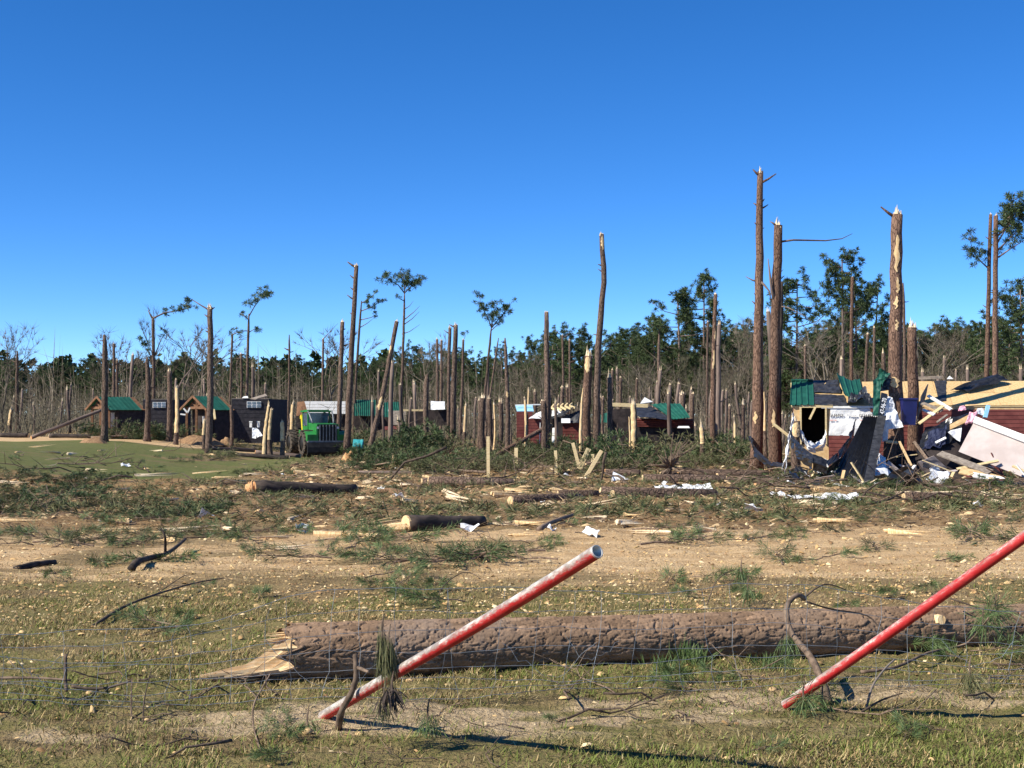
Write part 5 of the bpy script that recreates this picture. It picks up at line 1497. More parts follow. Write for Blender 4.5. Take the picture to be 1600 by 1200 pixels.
for x_ in (1.25, -2.1):
    for s in (-1, 1):
        wheel(x_, s * 1.02, s)

# small things by the machine
mound("cut_butt", G(545, 724), .55, .4, .55, 'cutwood', "round orange chunk of cut pine before the machine", "wood chunk", 33)
mound("cut_butt", G(575, 714), .35, .3, .35, 'cutwood', "small orange wood chunk behind the round one by the machine", "wood chunk", 34)
mound("cut_butt", G(617, 730), .35, .3, .5, 'rawwood', "yellowish knob of broken wood in the brush past the machine", "wood chunk", 35)
px_slab("teal_tub", [(551, 696, 80), (566, 696, 80), (568, 687, 80.4), (552, 686, 80.4)], .35, 'teal', "teal plastic tub lying beside the tall leaning trunk", "tub", .06, None, 3, True)
mound("root_mass", G(148, 692), 1.0, .6, .34, 'dirt_heap', "low brown torn root mass against the pointed trunk by the drive", "root mass", 36)

# ================================================================ LOGS AND LIMBS ON THE GROUND
def fallen_log(p0, p1, r0, r1, label, bark='bark', cut0='cutwood', cut1='rawwood', seed=1, lift=0.0, group=None, name="fallen_log", stubs=0):
    rnd = random.Random(seed)
    a, b_ = Vector(p0), Vector(p1)
    root = empty(name, a, label, "log", group)
    a = a + Vector((0, 0, r0 * .85)); b_ = b_ + Vector((0, 0, r1 * .85 + lift))
    n = 10
    L = (b_ - a).length
    pts = [Vector((0, rnd.uniform(-.03, .03) * r0 * 3, i * L / n + rnd.uniform(-.1, .1) * 0)) for i in range(n + 1)]
    z = (b_ - a).normalized(); x = z.cross(Vector((0, 0, 1))).normalized(); y = z.cross(x)
    Mx = Matrix((x, y, z)).transposed().to_4x4()
    mb = MB().tube(pts, [r0 + (r1 - r0) * i / n for i in range(n + 1)], 14, jit=.05, rnd=rnd)
    for k in range(stubs):
        c_ = pts[rnd.randint(1, n - 1)]; an = rnd.uniform(0, 6.28)
        mb.tube([c_, c_ + Vector((math.cos(an), math.sin(an), .4)) * rnd.uniform(1.5, 4) * r0], [r0 * .2, r0 * .1], 5)
    o = mb.build("bark", M[bark], root, True); o.matrix_local = Matrix.Translation(a - Vector(p0)) @ Mx
    for (end, rr, mt_, sg) in ((pts[0], r0, cut0, -1), (pts[-1], r1, cut1, 1)):
        if mt_:
            e = MB().tube([end + Vector((0, 0, .02 * sg * -1)), end + Vector((0, 0, .035 * sg))], [rr * .93, rr * .9], 14, jit=.05, rnd=rnd)
            q = e.build("cut_end", M[mt_], root); q.matrix_local = Matrix.Translation(a - Vector(p0)) @ Mx
    return root
def lg(x0_, y0_, x1_, y1_, w0_, w1_, label, d0=None, **kw):
    g0 = G(x0_, y0_) if d0 is None else GX(x0_, d0)
    g1 = G(x1_, y1_) if d0 is None else GX(x1_, kw.pop('d1', d0))
    return fallen_log(g0, g1, w0_ / 2 * g0.y / F_PX, w1_ / 2 * g1.y / F_PX, label, **kw)
a_ = G(398, 772); 
fallen_log(a_, Vector((a_.x + 2.9, a_.y + 1.5, float(T(a_.x + 2.9, a_.y + 1.5)))), .225, .17, "dark log with an orange sawn face lying out in the field", bark='bark_dark', cut0='cutwood', seed=2)
mound("sawn_slab", Vector((a_.x - .12, a_.y - .12, a_.z)), .22, .14, .40, 'cutwood', "orange slab of wood leaning on the sawn log face", "wood chunk", 41)
b0 = G(636, 832)
fallen_log(b0, b0 + Vector((1.25, .9, 0)), .15, .11, "short charred-looking log with ragged bark past the track", bark='bark_dark', cut0='rawwood', cut1=None, seed=3, stubs=4)
sp = MB(); r_ = random.Random(9)
for k in range(9):
    st_ = b0 + Vector((r_.uniform(-.05, .1), r_.uniform(-.1, .1), .05 + .14 * r_.random()))
    sp.spike(st_, st_ + Vector((-r_.uniform(.5, 1.0), r_.uniform(-.12, .1), -.03)), .05, 5, r_)
thing("split_wood", sp, M['rawwood'], "fan of yellow split wood at the end of the charred-looking log", "split wood")
# trunks lying by the drive and the cabins
lg(50, 683, 165, 634, 6, 5, "long grey trunk leaning from the drive up to the first cabin eave", d0=90, d1=93, lift=2.0, bark='bark_far', seed=4)
lg(0, 682, 45, 681, 8, 8, "dark trunk lying beside the pale drive past the short snag", d0=98, bark='bark_dark', seed=5)
lg(78, 686, 150, 685, 7, 7, "trunk with a pale sawn end lying along the pale drive", d0=93, bark='bark_dark', cut0='rawwood_pale', seed=6)
lg(160, 686, 258, 684, 6, 6, "dark trunk lying under the fallen crown by the first cabin", d0=91, bark='bark_dark', seed=7)
lg(330, 690, 400, 683, 6, 6, "trunk lying slantwise before the truss porch", d0=84, d1=88, bark='bark_far', seed=8)
lg(352, 673, 420, 671, 6, 6, "brown trunk lying along the foot of the black wall", d0=92, bark='bark_far', seed=9)
lg(400, 690, 470, 689, 7, 7, "brown trunk lying behind the machine toward the black wall", d0=85, bark='bark_far', seed=10)
lg(370, 706, 452, 708, 7, 7, "trunk with torn pale bark on the lawn beside the machine", d0=80, bark='bark_dark', cut0='rawwood', seed=11)
lg(770, 700, 860, 668, 8, 7, "brown trunk propped up slantwise before the maroon cabin", d0=80, d1=84, lift=1.9, bark='bark_red', seed=12)
lg(945, 738, 1000, 738, 13, 12, "thick brown log lying behind the white folded sheet", d0=57, bark='bark', seed=13)
lg(1060, 735, 1200, 738, 15, 13, "thick brown log lying from the root plate toward the wrecked house", d0=57, bark='bark', seed=14)
lg(1110, 756, 1290, 762, 13, 10, "long broken log half buried in boughs before the opening", d0=51, d1=50, bark='bark', cut0='rawwood', seed=15, stubs=5)
lg(1180, 776, 1330, 758, 7, 5, "slender reddish log slanting through the boughs before the house", d0=48, d1=50, bark='bark_red', seed=16, stubs=3)
lg(1420, 746, 1640, 772, 9, 16, "forked brown limb lying across boards below the tilted panel", d0=49, d1=48, bark='bark', seed=17, stubs=9)
lg(1440, 772, 1560, 756, 5, 7, "side limb of the forked brown limb below the tilted panel", d0=47, d1=48, bark='bark', seed=18, stubs=3)
lg(560, 742, 690, 744, 6, 6, "pale debarked pole lying past the machine", d0=60, bark='bark_far', cut0=None, cut1=None, seed=19)
lg(675, 712, 760, 748, 5, 4, "bare pole sloping down through the brush to the wooden stakes", d0=66, d1=57, lift=.2, bark='twig', cut0=None, cut1=None, seed=20)
lg(810, 712, 900, 722, 5, 5, "slim brown pole lying across the brush behind the stakes", d0=66, bark='twig', cut0=None, cut1=None, seed=21)
lg(735, 706, 790, 700, 9, 8, "brown log with a broken orange end behind the tallest stake", d0=74, bark='bark_red', seed=22)

# root plate
rp_c = GX(1046, 56)
rt = MB(); r_ = random.Random(5)
for k in range(34):
    a = r_.uniform(0, 6.28); ln = r_.uniform(.35, 1.0)
    c0 = rp_c + Vector((0, -.2, .45))
    e = c0 + Vector((math.cos(a) * ln, -r_.uniform(.0, .4), math.sin(a) * ln * .8))
    e.z = max(e.z, rp_c.z + .02)
    rt.tube([c0, c0.lerp(e, .5) + Vector((r_.gauss(0, .08), r_.gauss(0, .08), r_.gauss(0, .08))), e], [.07, .045, .012], 5)
rpo = empty("root_plate", rp_c, "upturned tawny root plate with thin roots sticking out", "root plate")
rt.v = [(p[0] - rp_c.x, p[1] - rp_c.y, p[2] - rp_c.z) for p in rt.v]
rt.build("roots", M['twig'], rpo, True)
for k in range(9):
    a = r_.uniform(.5, 2.6); tw = MB().tube([(0, -.2, .6), (math.cos(a) * .7, -.3, .6 + math.sin(a) * .8), (math.cos(a) * 1.3, -.3, .6 + math.sin(a) * 1.3)], [.025, .018, .006], 4)
    tw.build("thin_root", M['twig'], rpo)

# wooden stakes left standing
for i, (x0_, y0_, x1_, y1_, wp_, d_, lab) in enumerate([
    (763, 746, 762.5, 682, 5, 56, "tallest square timber stake standing upright in the brush"), (806, 722, 806.5, 700, 5.5, 64, "short square timber stake with a flat top in the brush"),
    (869, 738, 868, 704, 4.6, 58, "thin upright timber stake by itself between brush heaps"), (904, 724, 895, 692, 5, 64, "timber stake tilted back toward the maroon cabin"),
    (905, 730, 920, 701, 7, 59, "thick timber stake tilted over between two thinner ones"), (907, 756, 940, 704, 5.5, 55, "long timber stake leaning farthest over in the cluster"),
    (926, 722, 926, 710, 4.5, 62, "stubby upright timber stake behind the leaning cluster")]):
    mb = MB().bar(P(x0_, y0_ + 3, d_), P(x1_, y1_, d_ + .1), wp_ * d_ / F_PX, wp_ * d_ / F_PX, Vector((0, 1, 0)))
    thing("timber_stake", mb, M['lumber'], lab, "stake", "timber stakes left in the brush")

# short broken log lengths thrown about before the brush
lp = MB().tube([(-.8, 0, .15), (-.3, .02, .16), (.3, -.02, .16), (.8, 0, .15)], [.17, .165, .16, .15], 12, jit=.06, rnd=random.Random(3))
le = MB().tube([(-.78, 0, .15), (-.825, 0, .15)], [.155, .145], 12).tube([(.78, 0, .15), (.825, 0, .15)], [.14, .13], 12)
short_log = keep(proto("short_log", [("bark", lp.mesh("bark", M['bark'], True)), ("broken_ends", le.mesh("broken_ends", M['rawwood']))]))
rnd = random.Random(61)
for i in range(22):
    px, py = rnd.uniform(540, 1610), rnd.uniform(722, 785)
    g_ = G(px, py); sc_ = rnd.uniform(.6, 1.2)
    o = copy_tree(short_log, Vector((g_.x, g_.y, float(Tz(g_.x, g_.y)) - .02)), rnd.gauss(0, .5), (sc_ * rnd.uniform(.8, 2.2), sc_, sc_))
    tag(o, "short broken log length on the ground", "log", "short logs in the littered field")
# white scraps on the ground
px_slab("metal_flap", [(955, 752, 52.2), (990, 755, 51.8), (985, 750, 52.6), (958, 737, 52.8)], .02, 'white_sheet', "folded white metal sheet standing up in the litter", "metal sheet")
for i, (px, py, wd, dp, lab) in enumerate([(1068, 764, 1.9, .5, "long white tarp strip lying by the root plate"), (1085, 768, 1.2, .4, "crumpled bluish-white tarp beside the long strip"), (1285, 782, 2.0, .35, "flat white cloth lying on boughs near the track"), (235, 0, 0, 0, None)]):
    if not lab: continue
    g_ = G(px, py + 3)
    thing("white_tarp", MB().sheet([g_ + Vector((-wd / 2, -dp, .03)), g_ + Vector((wd / 2, -dp * .7, .05)), g_ + Vector((wd / 2, dp, .20)), g_ + Vector((-wd / 2, dp, .14))], 22, 12, .09, .01, 60 + i, 3.2), M['white_cloth'], lab, "tarp")
rnd = random.Random(95)
for i in range(24):
    px, py = rnd.uniform(0, 1600), rnd.uniform(715, 840)
    g_ = G(px, py); s = rnd.uniform(.06, .22)
    mb = MB().sheet([g_ + Vector((-s, -s * .5, .03)), g_ + Vector((s, -s * .4, .05)), g_ + Vector((s * .8, s * .5, .05 + s * .5)), g_ + Vector((-s, s * .6, .04 + s * .4))], 4, 4, .12, .006, i, 5)
    mb.v = [tuple(Matrix.Rotation(i, 3, 'Z') @ (Vector(p) - g_) + g_) for p in mb.v]
    thing("white_scrap", mb, M['white_sheet'], "small white scrap of torn sheet lying in the littered field", "scrap", "white scraps in the littered field")

# split wood pieces and sticks, each on its own (shared kinds)
def split_proto(seed, L, mat_, n=4):
    r_ = random.Random(seed); mb = MB()
    for k in range(n):
        y0_ = r_.uniform(-.07, .07); z0_ = r_.uniform(.02, .07)
        mb.spike((-L / 2 + r_.uniform(0, .2) * L, y0_, z0_), (L / 2 - r_.uniform(0, .35) * L, y0_ + r_.uniform(-.12, .12), z0_ + r_.uniform(-.02, .08)), r_.uniform(.03, .06), 5, r_)
    o = mb.build("split_wood", M[mat_], None); CH[o.name] = []; return keep(o)
splits = [split_proto(i, [.7, 1.0, 1.4, .5, 1.9][i], ['rawwood_pale', 'rawwood', 'rawwood_pale', 'rawwood', 'rawwood'][i], [3, 4, 3, 5, 2][i]) for i in range(5)]
def stick_proto(seed, L, r0, mat_, fork=2):
    r_ = random.Random(seed); mb = MB()
    pts = wob((-L / 2, 0, r0), (L / 2, 0, r0 + r_.uniform(.0, .25) * L * .5), 6, .05 * L, r_)
    for p in pts: p.z = max(p.z, r0)
    mb.tube(pts, [r0 * (1 - .12 * i) for i in range(7)], 6)
    for k in range(fork):
        p = pts[r_.randint(2, 5)]; e = p + Vector((r_.uniform(.1, .35) * L, r_.uniform(-.3, .3) * L, r_.uniform(.0, .2) * L))
        mb.tube([p, p.lerp(e, .5) + Vector((0, 0, .02)), e], [r0 * .5, r0 * .38, r0 * .15], 5)
    o = mb.build("broken_stick", M[mat_], None, True); CH[o.name] = []; return keep(o)
sticks = [stick_proto(70 + i, [1.2, 2.0, 2.8, 1.6, 3.4, .9][i], [.018, .025, .035, .05, .03, .03][i], ['twig', 'twig', 'twig_dark', 'twig_dark', 'twig', 'bark_dark'][i], [2, 3, 3, 1, 4, 1][i]) for i in range(6)]
rnd = random.Random(17)
def scatter_px(src, px, py, sc=1.0, rot=None, label=None, group=None, sink=0.0, tilt=0.06):
    g_ = G(px, py)
    g_.z = float(Tz(g_.x, g_.y)) - sink
    r_ = copy_tree(src, g_, rnd.uniform(0, 6.28) if rot is None else rot, sc, tilt=(rnd.gauss(0, tilt), rnd.gauss(0, tilt)))
    return r_
LS, GS = "pale split length of pine lying in the littered field", "split wood in the littered field"
for (px, py, k, s, rz) in [(245, 746, 2, 1.3, .3), (262, 742, 4, 1.2, 1.0), (330, 742, 4, 1.0, .05), (350, 748, 1, 1.1, -.2), (228, 833, 4, .9, 0), (300, 833, 2, .8, .1), (20, 816, 4, .8, -.1), (590, 826, 1, 1.2, .2), (500, 742, 4, 1.4, .2), (540, 738, 4, 1.1, .1),
                           (840, 748, 3, 1.2, .4), (800, 822, 2, .6, 0), (820, 820, 1, .6, .2), (420, 862, 4, .5, -.1), (470, 860, 2, .5, .2), (1290, 771, 3, 1.4, 0), (1230, 772, 1, 1.2, .3), (390, 773, 2, .9, 0), (60, 700, 4, 1.2, 0), (115, 712, 0, 1.3, 1.2)]:
    tag(scatter_px(splits[k], px, py, s, rz), LS, "split wood", GS)
for i in range(120):
    px, py = rnd.uniform(-20, 1620), 705 + 145 * rnd.random() ** 1.3
    tag(scatter_px(splits[rnd.randint(0, 4)], px, py, rnd.uniform(.35, 1.1)), LS, "split wood", GS)
for i in range(80):
    px, py = rnd.uniform(560, 1620), rnd.uniform(722, 792)
    tag(scatter_px(splits[rnd.randint(0, 4)], px, py, rnd.uniform(.6, 1.4), rot=rnd.gauss(0, .6), tilt=.12), LS, "split wood", GS)
LK, GK = "bare broken stick lying in the littered field", "broken sticks in the littered field"
for i in range(170):
    px, py = rnd.uniform(-20, 1620), 708 + 150 * rnd.random() ** 1.2
    tag(scatter_px(sticks[rnd.randint(0, 5)], px, py, rnd.uniform(.5, 1.2) * min(1.0, max(.32, (862 - py) / 110.0))), LK, "stick", GK)
for i in range(44):
    px, py = rnd.uniform(-20, 1620), rnd.uniform(1050, 1195)
    tag(scatter_px(sticks[rnd.choice([0, 1, 2, 4])], px, py, rnd.uniform(.12, .26), tilt=.12), LK, "stick", GK)
for i in range(60):
    px, py = rnd.uniform(560, 1620), rnd.uniform(690, 770)
    tag(scatter_px(sticks[rnd.randint(0, 4)], px, py, rnd.uniform(.8, 1.7), tilt=.35, sink=-.15), LK, "stick", GK)

for i in range(70):
    px, py = rnd.uniform(1100, 1630), rnd.uniform(742, 792)
    tag(scatter_px(sticks[rnd.randint(0, 4)], px, py, rnd.uniform(.5, 1.1), rot=rnd.gauss(0, .5) + rnd.choice([0, math.pi]), tilt=.22, sink=-.12), LK, "stick", GK)
# ================================================================ FALLEN PINE CROWNS (brush heaps)
tops = [keep(proto("brush_heap", list(zip(("limbs", "needles"), make_fallen_top(500 + i, [5, 6, 4.2, 5.5, 3.6][i], ['needle', 'needle_mix', 'needle', 'needle_mix', 'needle_dry'][i], [18, 14, 18, 12, 6][i]))))) for i in range(5)]
LT, GT = "broken green pine crown lying in the brush between the trunks", "fallen pine crowns in the brush"
rnd = random.Random(31)
def crown_at(px, d, sc, lab=LT, grp=GT, rot=None, sink=.1, k=None):
    g_ = GX(px, d); g_.z -= sink
    r_ = copy_tree(tops[rnd.randint(0, 4) if k is None else k], g_, rnd.uniform(0, 6.28) if rot is None else rot, (sc, sc, sc * rnd.uniform(.65, 1.1)))
    return tag(r_, lab, "brush", grp)
for i in range(46):                                     # the long heap in the middle
    px = rnd.uniform(560, 1180); d = rnd.uniform(60, 92)
    crown_at(px, d, rnd.uniform(.6, 1.0) * (1.1 if d > 75 else .75))
for i in range(14):
    crown_at(rnd.uniform(560, 690), rnd.uniform(78, 100), rnd.uniform(.9, 1.3))
for i in range(22):
    crown_at(rnd.uniform(600, 1180), rnd.uniform(58, 80), rnd.uniform(.55, .85), k=rnd.choice([1, 3, 4, 4, 0]))
for i in range(8):
    crown_at(rnd.uniform(990, 1170), rnd.uniform(70, 84), rnd.uniform(.9, 1.35))
for i in range(55):                                     # bare limbs sticking up out of the heaps
    px, py = rnd.uniform(580, 1230), rnd.uniform(706, 742)
    tag(scatter_px(sticks[rnd.choice([0, 1, 2, 4])], px, py, rnd.uniform(.5, 1.0), tilt=.55, sink=-.35), LK, "stick", GK)
LH = "green pine crown crushed against the foot of the wrecked house"; GH = "crushed pine crowns before the house"
for (px, d, s) in [(1255, 52.0, .40), (1275, 51.4, .45), (1300, 52.0, .52), (1320, 52.6, .5), (1240, 51, .4), (1318, 49, .36), (1405, 50, .42), (1430, 49, .42), (1465, 48.0, .40), (1410, 47, .40), (1500, 46.5, .36), (1560, 46, .36), (1335, 46.6, .32), (1220, 55, .5), (1190, 57, .6), (1296, 47.5, .4), (1450, 46.0, .4), (1385, 45.2, .36)]:
    crown_at(px, d, s, LH, GH, sink=.12, k=rnd.choice([0, 1, 2, 3, 4, 4]))
for i in range(5):
    crown_at([186, 208, 232, 246, 258][i], [92, 90.5, 91, 93, 91.5][i], [1.0, .9, .95, 1.1, .9][i], "big green pine crown fallen across the front of the first cabin", "pine crowns fallen on the first cabin", k=i % 4)
crown_at(165, 91.5, .6, "small green crown beside the brown root mass", None)
for (px, d_, s_) in [(368, 91, .5), (384, 90, .45), (412, 91, .5), (430, 90, .5), (340, 90, .4), (398, 91.5, .45)]:
    crown_at(px, d_, s_, "dull brush heap piled at the foot of the black wall", "brush at the black wall", k=4)
crown_at(350, 76, .55, "low green crown lying on the lawn before the truss porch", None)
LW = "flattened green pine crown lying in the open field"; GW = "flattened crowns in the open field"
for (px, py, s) in [(20, 745, .55), (70, 748, .6), (110, 752, .55), (150, 745, .5), (40, 775, .5), (85, 785, .55), (15, 795, .5), (130, 785, .45), (230, 803, .36), (258, 797, .42), (285, 800, .36), (5, 765, .5), (60, 765, .5)]:
    g_ = G(px, py + 8)
    r_ = copy_tree(tops[rnd.randint(0, 3)], g_ - Vector((0, 0, .05)), rnd.uniform(0, 6.28), (s, s, s * .55)); tag(r_, LW, "brush", GW)

# ================================================================ PINE BOUGHS ON THE GROUND
bo_near = [keep(make_bough(600 + i, [.45, .55, .65, .35][i], .0042, .13, 'needle_near', 30)) for i in range(4)]
bo_mid = [keep(make_bough(640 + i, [1.1, 1.4, .9, 1.2][i], .008, .21, ['needle_near', 'needle', 'needle_near', 'needle_dry'][i], 24)) for i in range(4)]
LBo, GBo = "torn green pine bough lying flat on the ground", "torn pine boughs on the ground"
rnd = random.Random(47)
spots = [(690, 880, 1.2), (655, 884, 1.1), (725, 884, 1.1), (760, 876, 1.2), (790, 872, 1.1), (810, 880, 1.0), (560, 875, .9), (590, 875, .9), (500, 873, .8), (610, 905, 1.0), (625, 922, .9), (600, 918, .8), (680, 925, .9), (655, 945, .9), (690, 950, 1.0), (405, 938, .7),
         (240, 988, 1.0), (255, 998, .8), (290, 968, .7), (250, 880, 1.0), (270, 878, .9), (85, 905, .8), (375, 838, 1.2), (365, 845, 1.0), (185, 852, .9), (90, 853, 1.2), (110, 852, 1.0), (150, 882, .9), (460, 876, .9), (1050, 915, .9), (1110, 912, 1.0), (1155, 905, .8), (1215, 878, .9), (1260, 880, .8), (1310, 872, .8),
         (1085, 935, .7), (1170, 930, .7), (1395, 935, .7), (1440, 925, .8), (1480, 880, .8), (620, 845, 1.2), (545, 846, 1.0), (450, 835, 1.1), (300, 920, .6), (1320, 955, .7), (1500, 1010, .9), (1530, 1000, .9), (1560, 1030, .9), (1430, 1020, .8), (1580, 990, 1.0), (1490, 1040, .7),
         (1075, 1068, .8), (1065, 1085, .6), (1450, 1150, .8), (1420, 1160, .7), (870, 1130, .5), (1190, 1178, .6), (1150, 1068, .6), (440, 1140, .7), (455, 1155, .8), (440, 1190, .9), (415, 1160, .6), (1060, 1035, .6), (1030, 1030, .6), (1200, 1048, .6)]
for (px, py, s) in spots:
    src = bo_near[rnd.randint(0, 3)] if py > 895 else bo_mid[rnd.choice([0, 1, 2])]
    r_ = scatter_px(src, px, py, s * (.62 if py > 1100 else 1 if py > 895 else .75), tilt=.05)
    tag(r_, LBo, "bough", GBo)
for i in range(200):
    px, py = rnd.uniform(-20, 1620), 715 + 150 * rnd.random() ** 1.5
    tag(scatter_px(bo_mid[rnd.choice([0, 1, 1, 2, 2, 3])], px, py, rnd.uniform(.4, .95)), LBo, "bough", GBo)

# ================================================================ UNCOUNTABLE GROUND COVER
rng = np.random.default_rng(3)
def scatter_xy(n, ylo, yhi, pw=1.0, margin=2.0):
    y = ylo + (yhi - ylo) * rng.random(n) ** pw
    half = y * .40 + margin
    return rng.uniform(-1, 1, n) * half, y

def blade_mesh(name, x, y, L, W, lay, cols, z_off=0.0):
    """one bent blade (two triangles) per point; lay = 0 upright .. 1 lying"""
    n = len(x)
    z = T(x, y) + (.05 * (vnoise(x, y, 3.1) - .5) + .035 * (vnoise(x + 9, y, 8.3) - .5)) * (1 - ss(40, 60, y)) + z_off
    hp = ss(30, 36, y) * (1 - ss(80, 90, y)) * .22 * (vnoise(x, y, .9) - .45)
    z = z + hp * (1 - (1 - ss(-20, -13, x)) * .9)
    a = rng.uniform(0, 2 * np.pi, n)
    hd = np.stack([np.cos(a), np.sin(a), np.zeros(n)], 1)
    el = (1 - lay) * rng.uniform(.5, 1.4, n) + lay * rng.uniform(-.02, .22, n)
    d = hd * np.cos(el)[:, None] + np.array([0, 0, 1.0]) * np.sin(el)[:, None]
    b2 = rng.uniform(0, 2 * np.pi, n)
    s = np.stack([-np.sin(a), np.cos(a), np.zeros(n)], 1) * (W * .5)[:, None]
    B = np.stack([x, y, z], 1)
    mid = B + d * (L * .55)[:, None]
    d2 = d.copy(); d2[:, 2] -= .25 * (1 - lay); tip = mid + d2 * (L * .45)[:, None]
    Vv = np.stack([B - s, B + s, mid + s * .8, tip, mid - s * .8], 1).reshape(-1, 3)
    k = np.arange(n) * 5
    Tt = np.concatenate([np.stack([k, k + 1, k + 2], 1), np.stack([k, k + 2, k + 4], 1), np.stack([k + 4, k + 2, k + 3], 1)])
    Cc = np.repeat(np.concatenate([cols, np.ones((n, 1))], 1), 5, 0)
    return tri_mesh(name, Vv, Tt, M['tint'], Cc)

def palette(n, cs, ws):
    c_ = np.array(cs)[rng.choice(len(cs), n, p=np.array(ws) / sum(ws))]
    return np.clip(c_ * rng.uniform(.7, 1.3, (n, 1)), 0, 1)

# short turf, patchy, mixed with straw
x, y = scatter_xy(330000, 6.3, 18.0, 1.25, 1.5)
gz, tz_, dz_, sz_ = zones(x, y)
pt = vnoise(x, y, 1.7) * .6 + vnoise(x + 5, y + 3, 5.0) * .4
k_ = (rng.random(len(x)) < gz * (1 - .8 * sz_ * 1.3).clip(0, 1) * np.clip((pt - .28) * 3.2, .10, 1))
x, y = x[k_], y[k_]
grn = vnoise(x + 40, y, 1.3) + .25 * (1 - ss(7.0, 9.5, y)) - .05 - .34 * ss(8.8, 12, y)
cols = np.where((rng.random(len(x)) < np.clip(.15 + .75 * grn, 0, 1))[:, None],
                palette(len(x), [(.130, .160, .036), (.185, .195, .060), (.095, .110, .032)], [4, 3, 2]), palette(len(x), [(.33, .245, .115), (.25, .175, .085), (.40, .32, .17)], [4, 3, 2]))
tag(link("turf", blade_mesh("turf", x, y, rng.uniform(.03, .075, len(x)), rng.uniform(.0035, .007, len(x)), rng.uniform(0, .65, len(x)), cols)), "short patchy turf mixed with straw round the fallen log", "grass", kind="stuff")

# straw, needles and bark crumbs
x, y = scatter_xy(70000, 6.3, 40, 1.5)
gz, tz_, dz_, sz_ = zones(x, y)
k_ = rng.random(len(x)) < (.35 + .5 * (1 - gz)) * (1 - .55 * tz_); x, y = x[k_], y[k_]
cols = palette(len(x), [(.32, .22, .11), (.20, .125, .07), (.42, .31, .17), (.12, .08, .05)], [4, 4, 2, 3])
fy = np.clip(y / 12, .8, 2.6)
tag(link("straw_litter", blade_mesh("straw_litter", x, y, rng.uniform(.03, .13, len(x)) * fy, rng.uniform(.003, .007, len(x)) * fy, np.ones(len(x)), cols, .006)), "brown straw and needle litter strewn over the field", "litter", kind="stuff")

# wood chips: small irregular wedges
x, y = scatter_xy(60000, 6.6, 34, 1.15)
gz, tz_, dz_, sz_ = zones(x, y)
k_ = rng.random(len(x)) < np.clip(.025 + .85 * np.exp(-((y - 13.3) / 2.9) ** 2) + .16 * tz_, 0, 1) * (.35 + .9 * vnoise(x, y, .8)); x, y = x[k_], y[k_]
n = len(x)
z = T(x, y) + (.05 * (vnoise(x, y, 3.1) - .5) + .035 * (vnoise(x + 9, y, 8.3) - .5)) + .008
a = rng.uniform(0, 6.283, n); s_ = rng.uniform(.005, .021, n) * (1 + .9 * (rng.random(n) < .07)) * np.clip(y / 14, .8, 1.5)
u_ = np.stack([np.cos(a), np.sin(a), rng.normal(0, .25, n)], 1) * s_[:, None]; v_ = np.stack([-np.sin(a), np.cos(a), rng.normal(0, .25, n)], 1) * (s_ * rng.uniform(.35, .8, n))[:, None]
B = np.stack([x, y, z], 1); hh = np.zeros((n, 3)); hh[:, 2] = s_ * rng.uniform(.25, .7, n)
Vv = np.stack([B - u_ - v_, B + u_ - v_ * .7, B + u_ * .8 + v_, B - u_ * .9 + v_ * .8, B + hh - u_ * .6 - v_ * .5, B + hh * .8 + u_ * .5, B + hh * .9 - u_ * .2 + v_ * .6], 1).reshape(-1, 3)
k = np.arange(n) * 7
Tt = np.concatenate([np.stack([k + i_, k + j_, k + l_], 1) for (i_, j_, l_) in [(0, 1, 4), (1, 5, 4), (1, 2, 5), (2, 6, 5), (2, 3, 6), (3, 0, 6), (0, 4, 6), (4, 5, 6)]])
cols = np.repeat(np.concatenate([palette(n, [(.56, .39, .19), (.46, .29, .13), (.66, .51, .30), (.30, .18, .09)], [5, 4, 3, 3]), np.ones((n, 1))], 1), 7, 0)
tag(link("wood_chips", tri_mesh("wood_chips", Vv, Tt, M['tint'], cols)), "pale wood chips scattered across grass and track", "wood chips", kind="stuff")

# bark slabs, splinters and clods: chunkier pieces that stand off the soil
def chunks(name, label, x, y, smin, smax, cols_, ws, zoff=.01, flat=.5, long=2.2):
    n = len(x)
    z = Tz(x, y) + (.05 * (vnoise(x, y, 3.1) - .5) + .035 * (vnoise(x + 9, y, 8.3) - .5)) * (1 - ss(40, 60, y)) + zoff
    a = rng.uniform(0, 6.283, n); s_ = (smin + (smax - smin) * rng.random(n) ** 2.6) * np.clip(y / 55, .35, 1.1)
    u_ = np.stack([np.cos(a), np.sin(a), rng.normal(0, .22, n)], 1) * (s_ * rng.uniform(.8, long, n))[:, None]; v_ = np.stack([-np.sin(a), np.cos(a), rng.normal(0, .3, n)], 1) * (s_ * rng.uniform(.25, .6, n))[:, None]
    B = np.stack([x, y, z], 1); hh = np.zeros((n, 3)); hh[:, 2] = s_ * rng.uniform(.2, 1.0, n) * flat
    Vv = np.stack([B - u_ - v_, B + u_ - v_ * .7, B + u_ * .8 + v_, B - u_ * .9 + v_ * .8, B + hh - u_ * .6 - v_ * .5, B + hh * .8 + u_ * .5, B + hh * .9 - u_ * .2 + v_ * .6], 1).reshape(-1, 3)
    k = np.arange(n) * 7
    Tt = np.concatenate([np.stack([k + i_, k + j_, k + l_], 1) for (i_, j_, l_) in [(0, 1, 4), (1, 5, 4), (1, 2, 5), (2, 6, 5), (2, 3, 6), (3, 0, 6), (0, 4, 6), (4, 5, 6)]])
    cc = np.repeat(np.concatenate([palette(n, cols_, ws), np.ones((n, 1))], 1), 7, 0)
    return tag(link(name, tri_mesh(name, Vv, Tt, M['tint'], cc)), label, "litter", kind="stuff")
x, y = scatter_xy(36000, 23, 90, 1.1, 3)
k_ = (vnoise(x, y, .5) + .6 * vnoise(x, y, 1.9) > .62) & ~((x < -11.5) & (y > 47)); x, y = x[k_], y[k_]
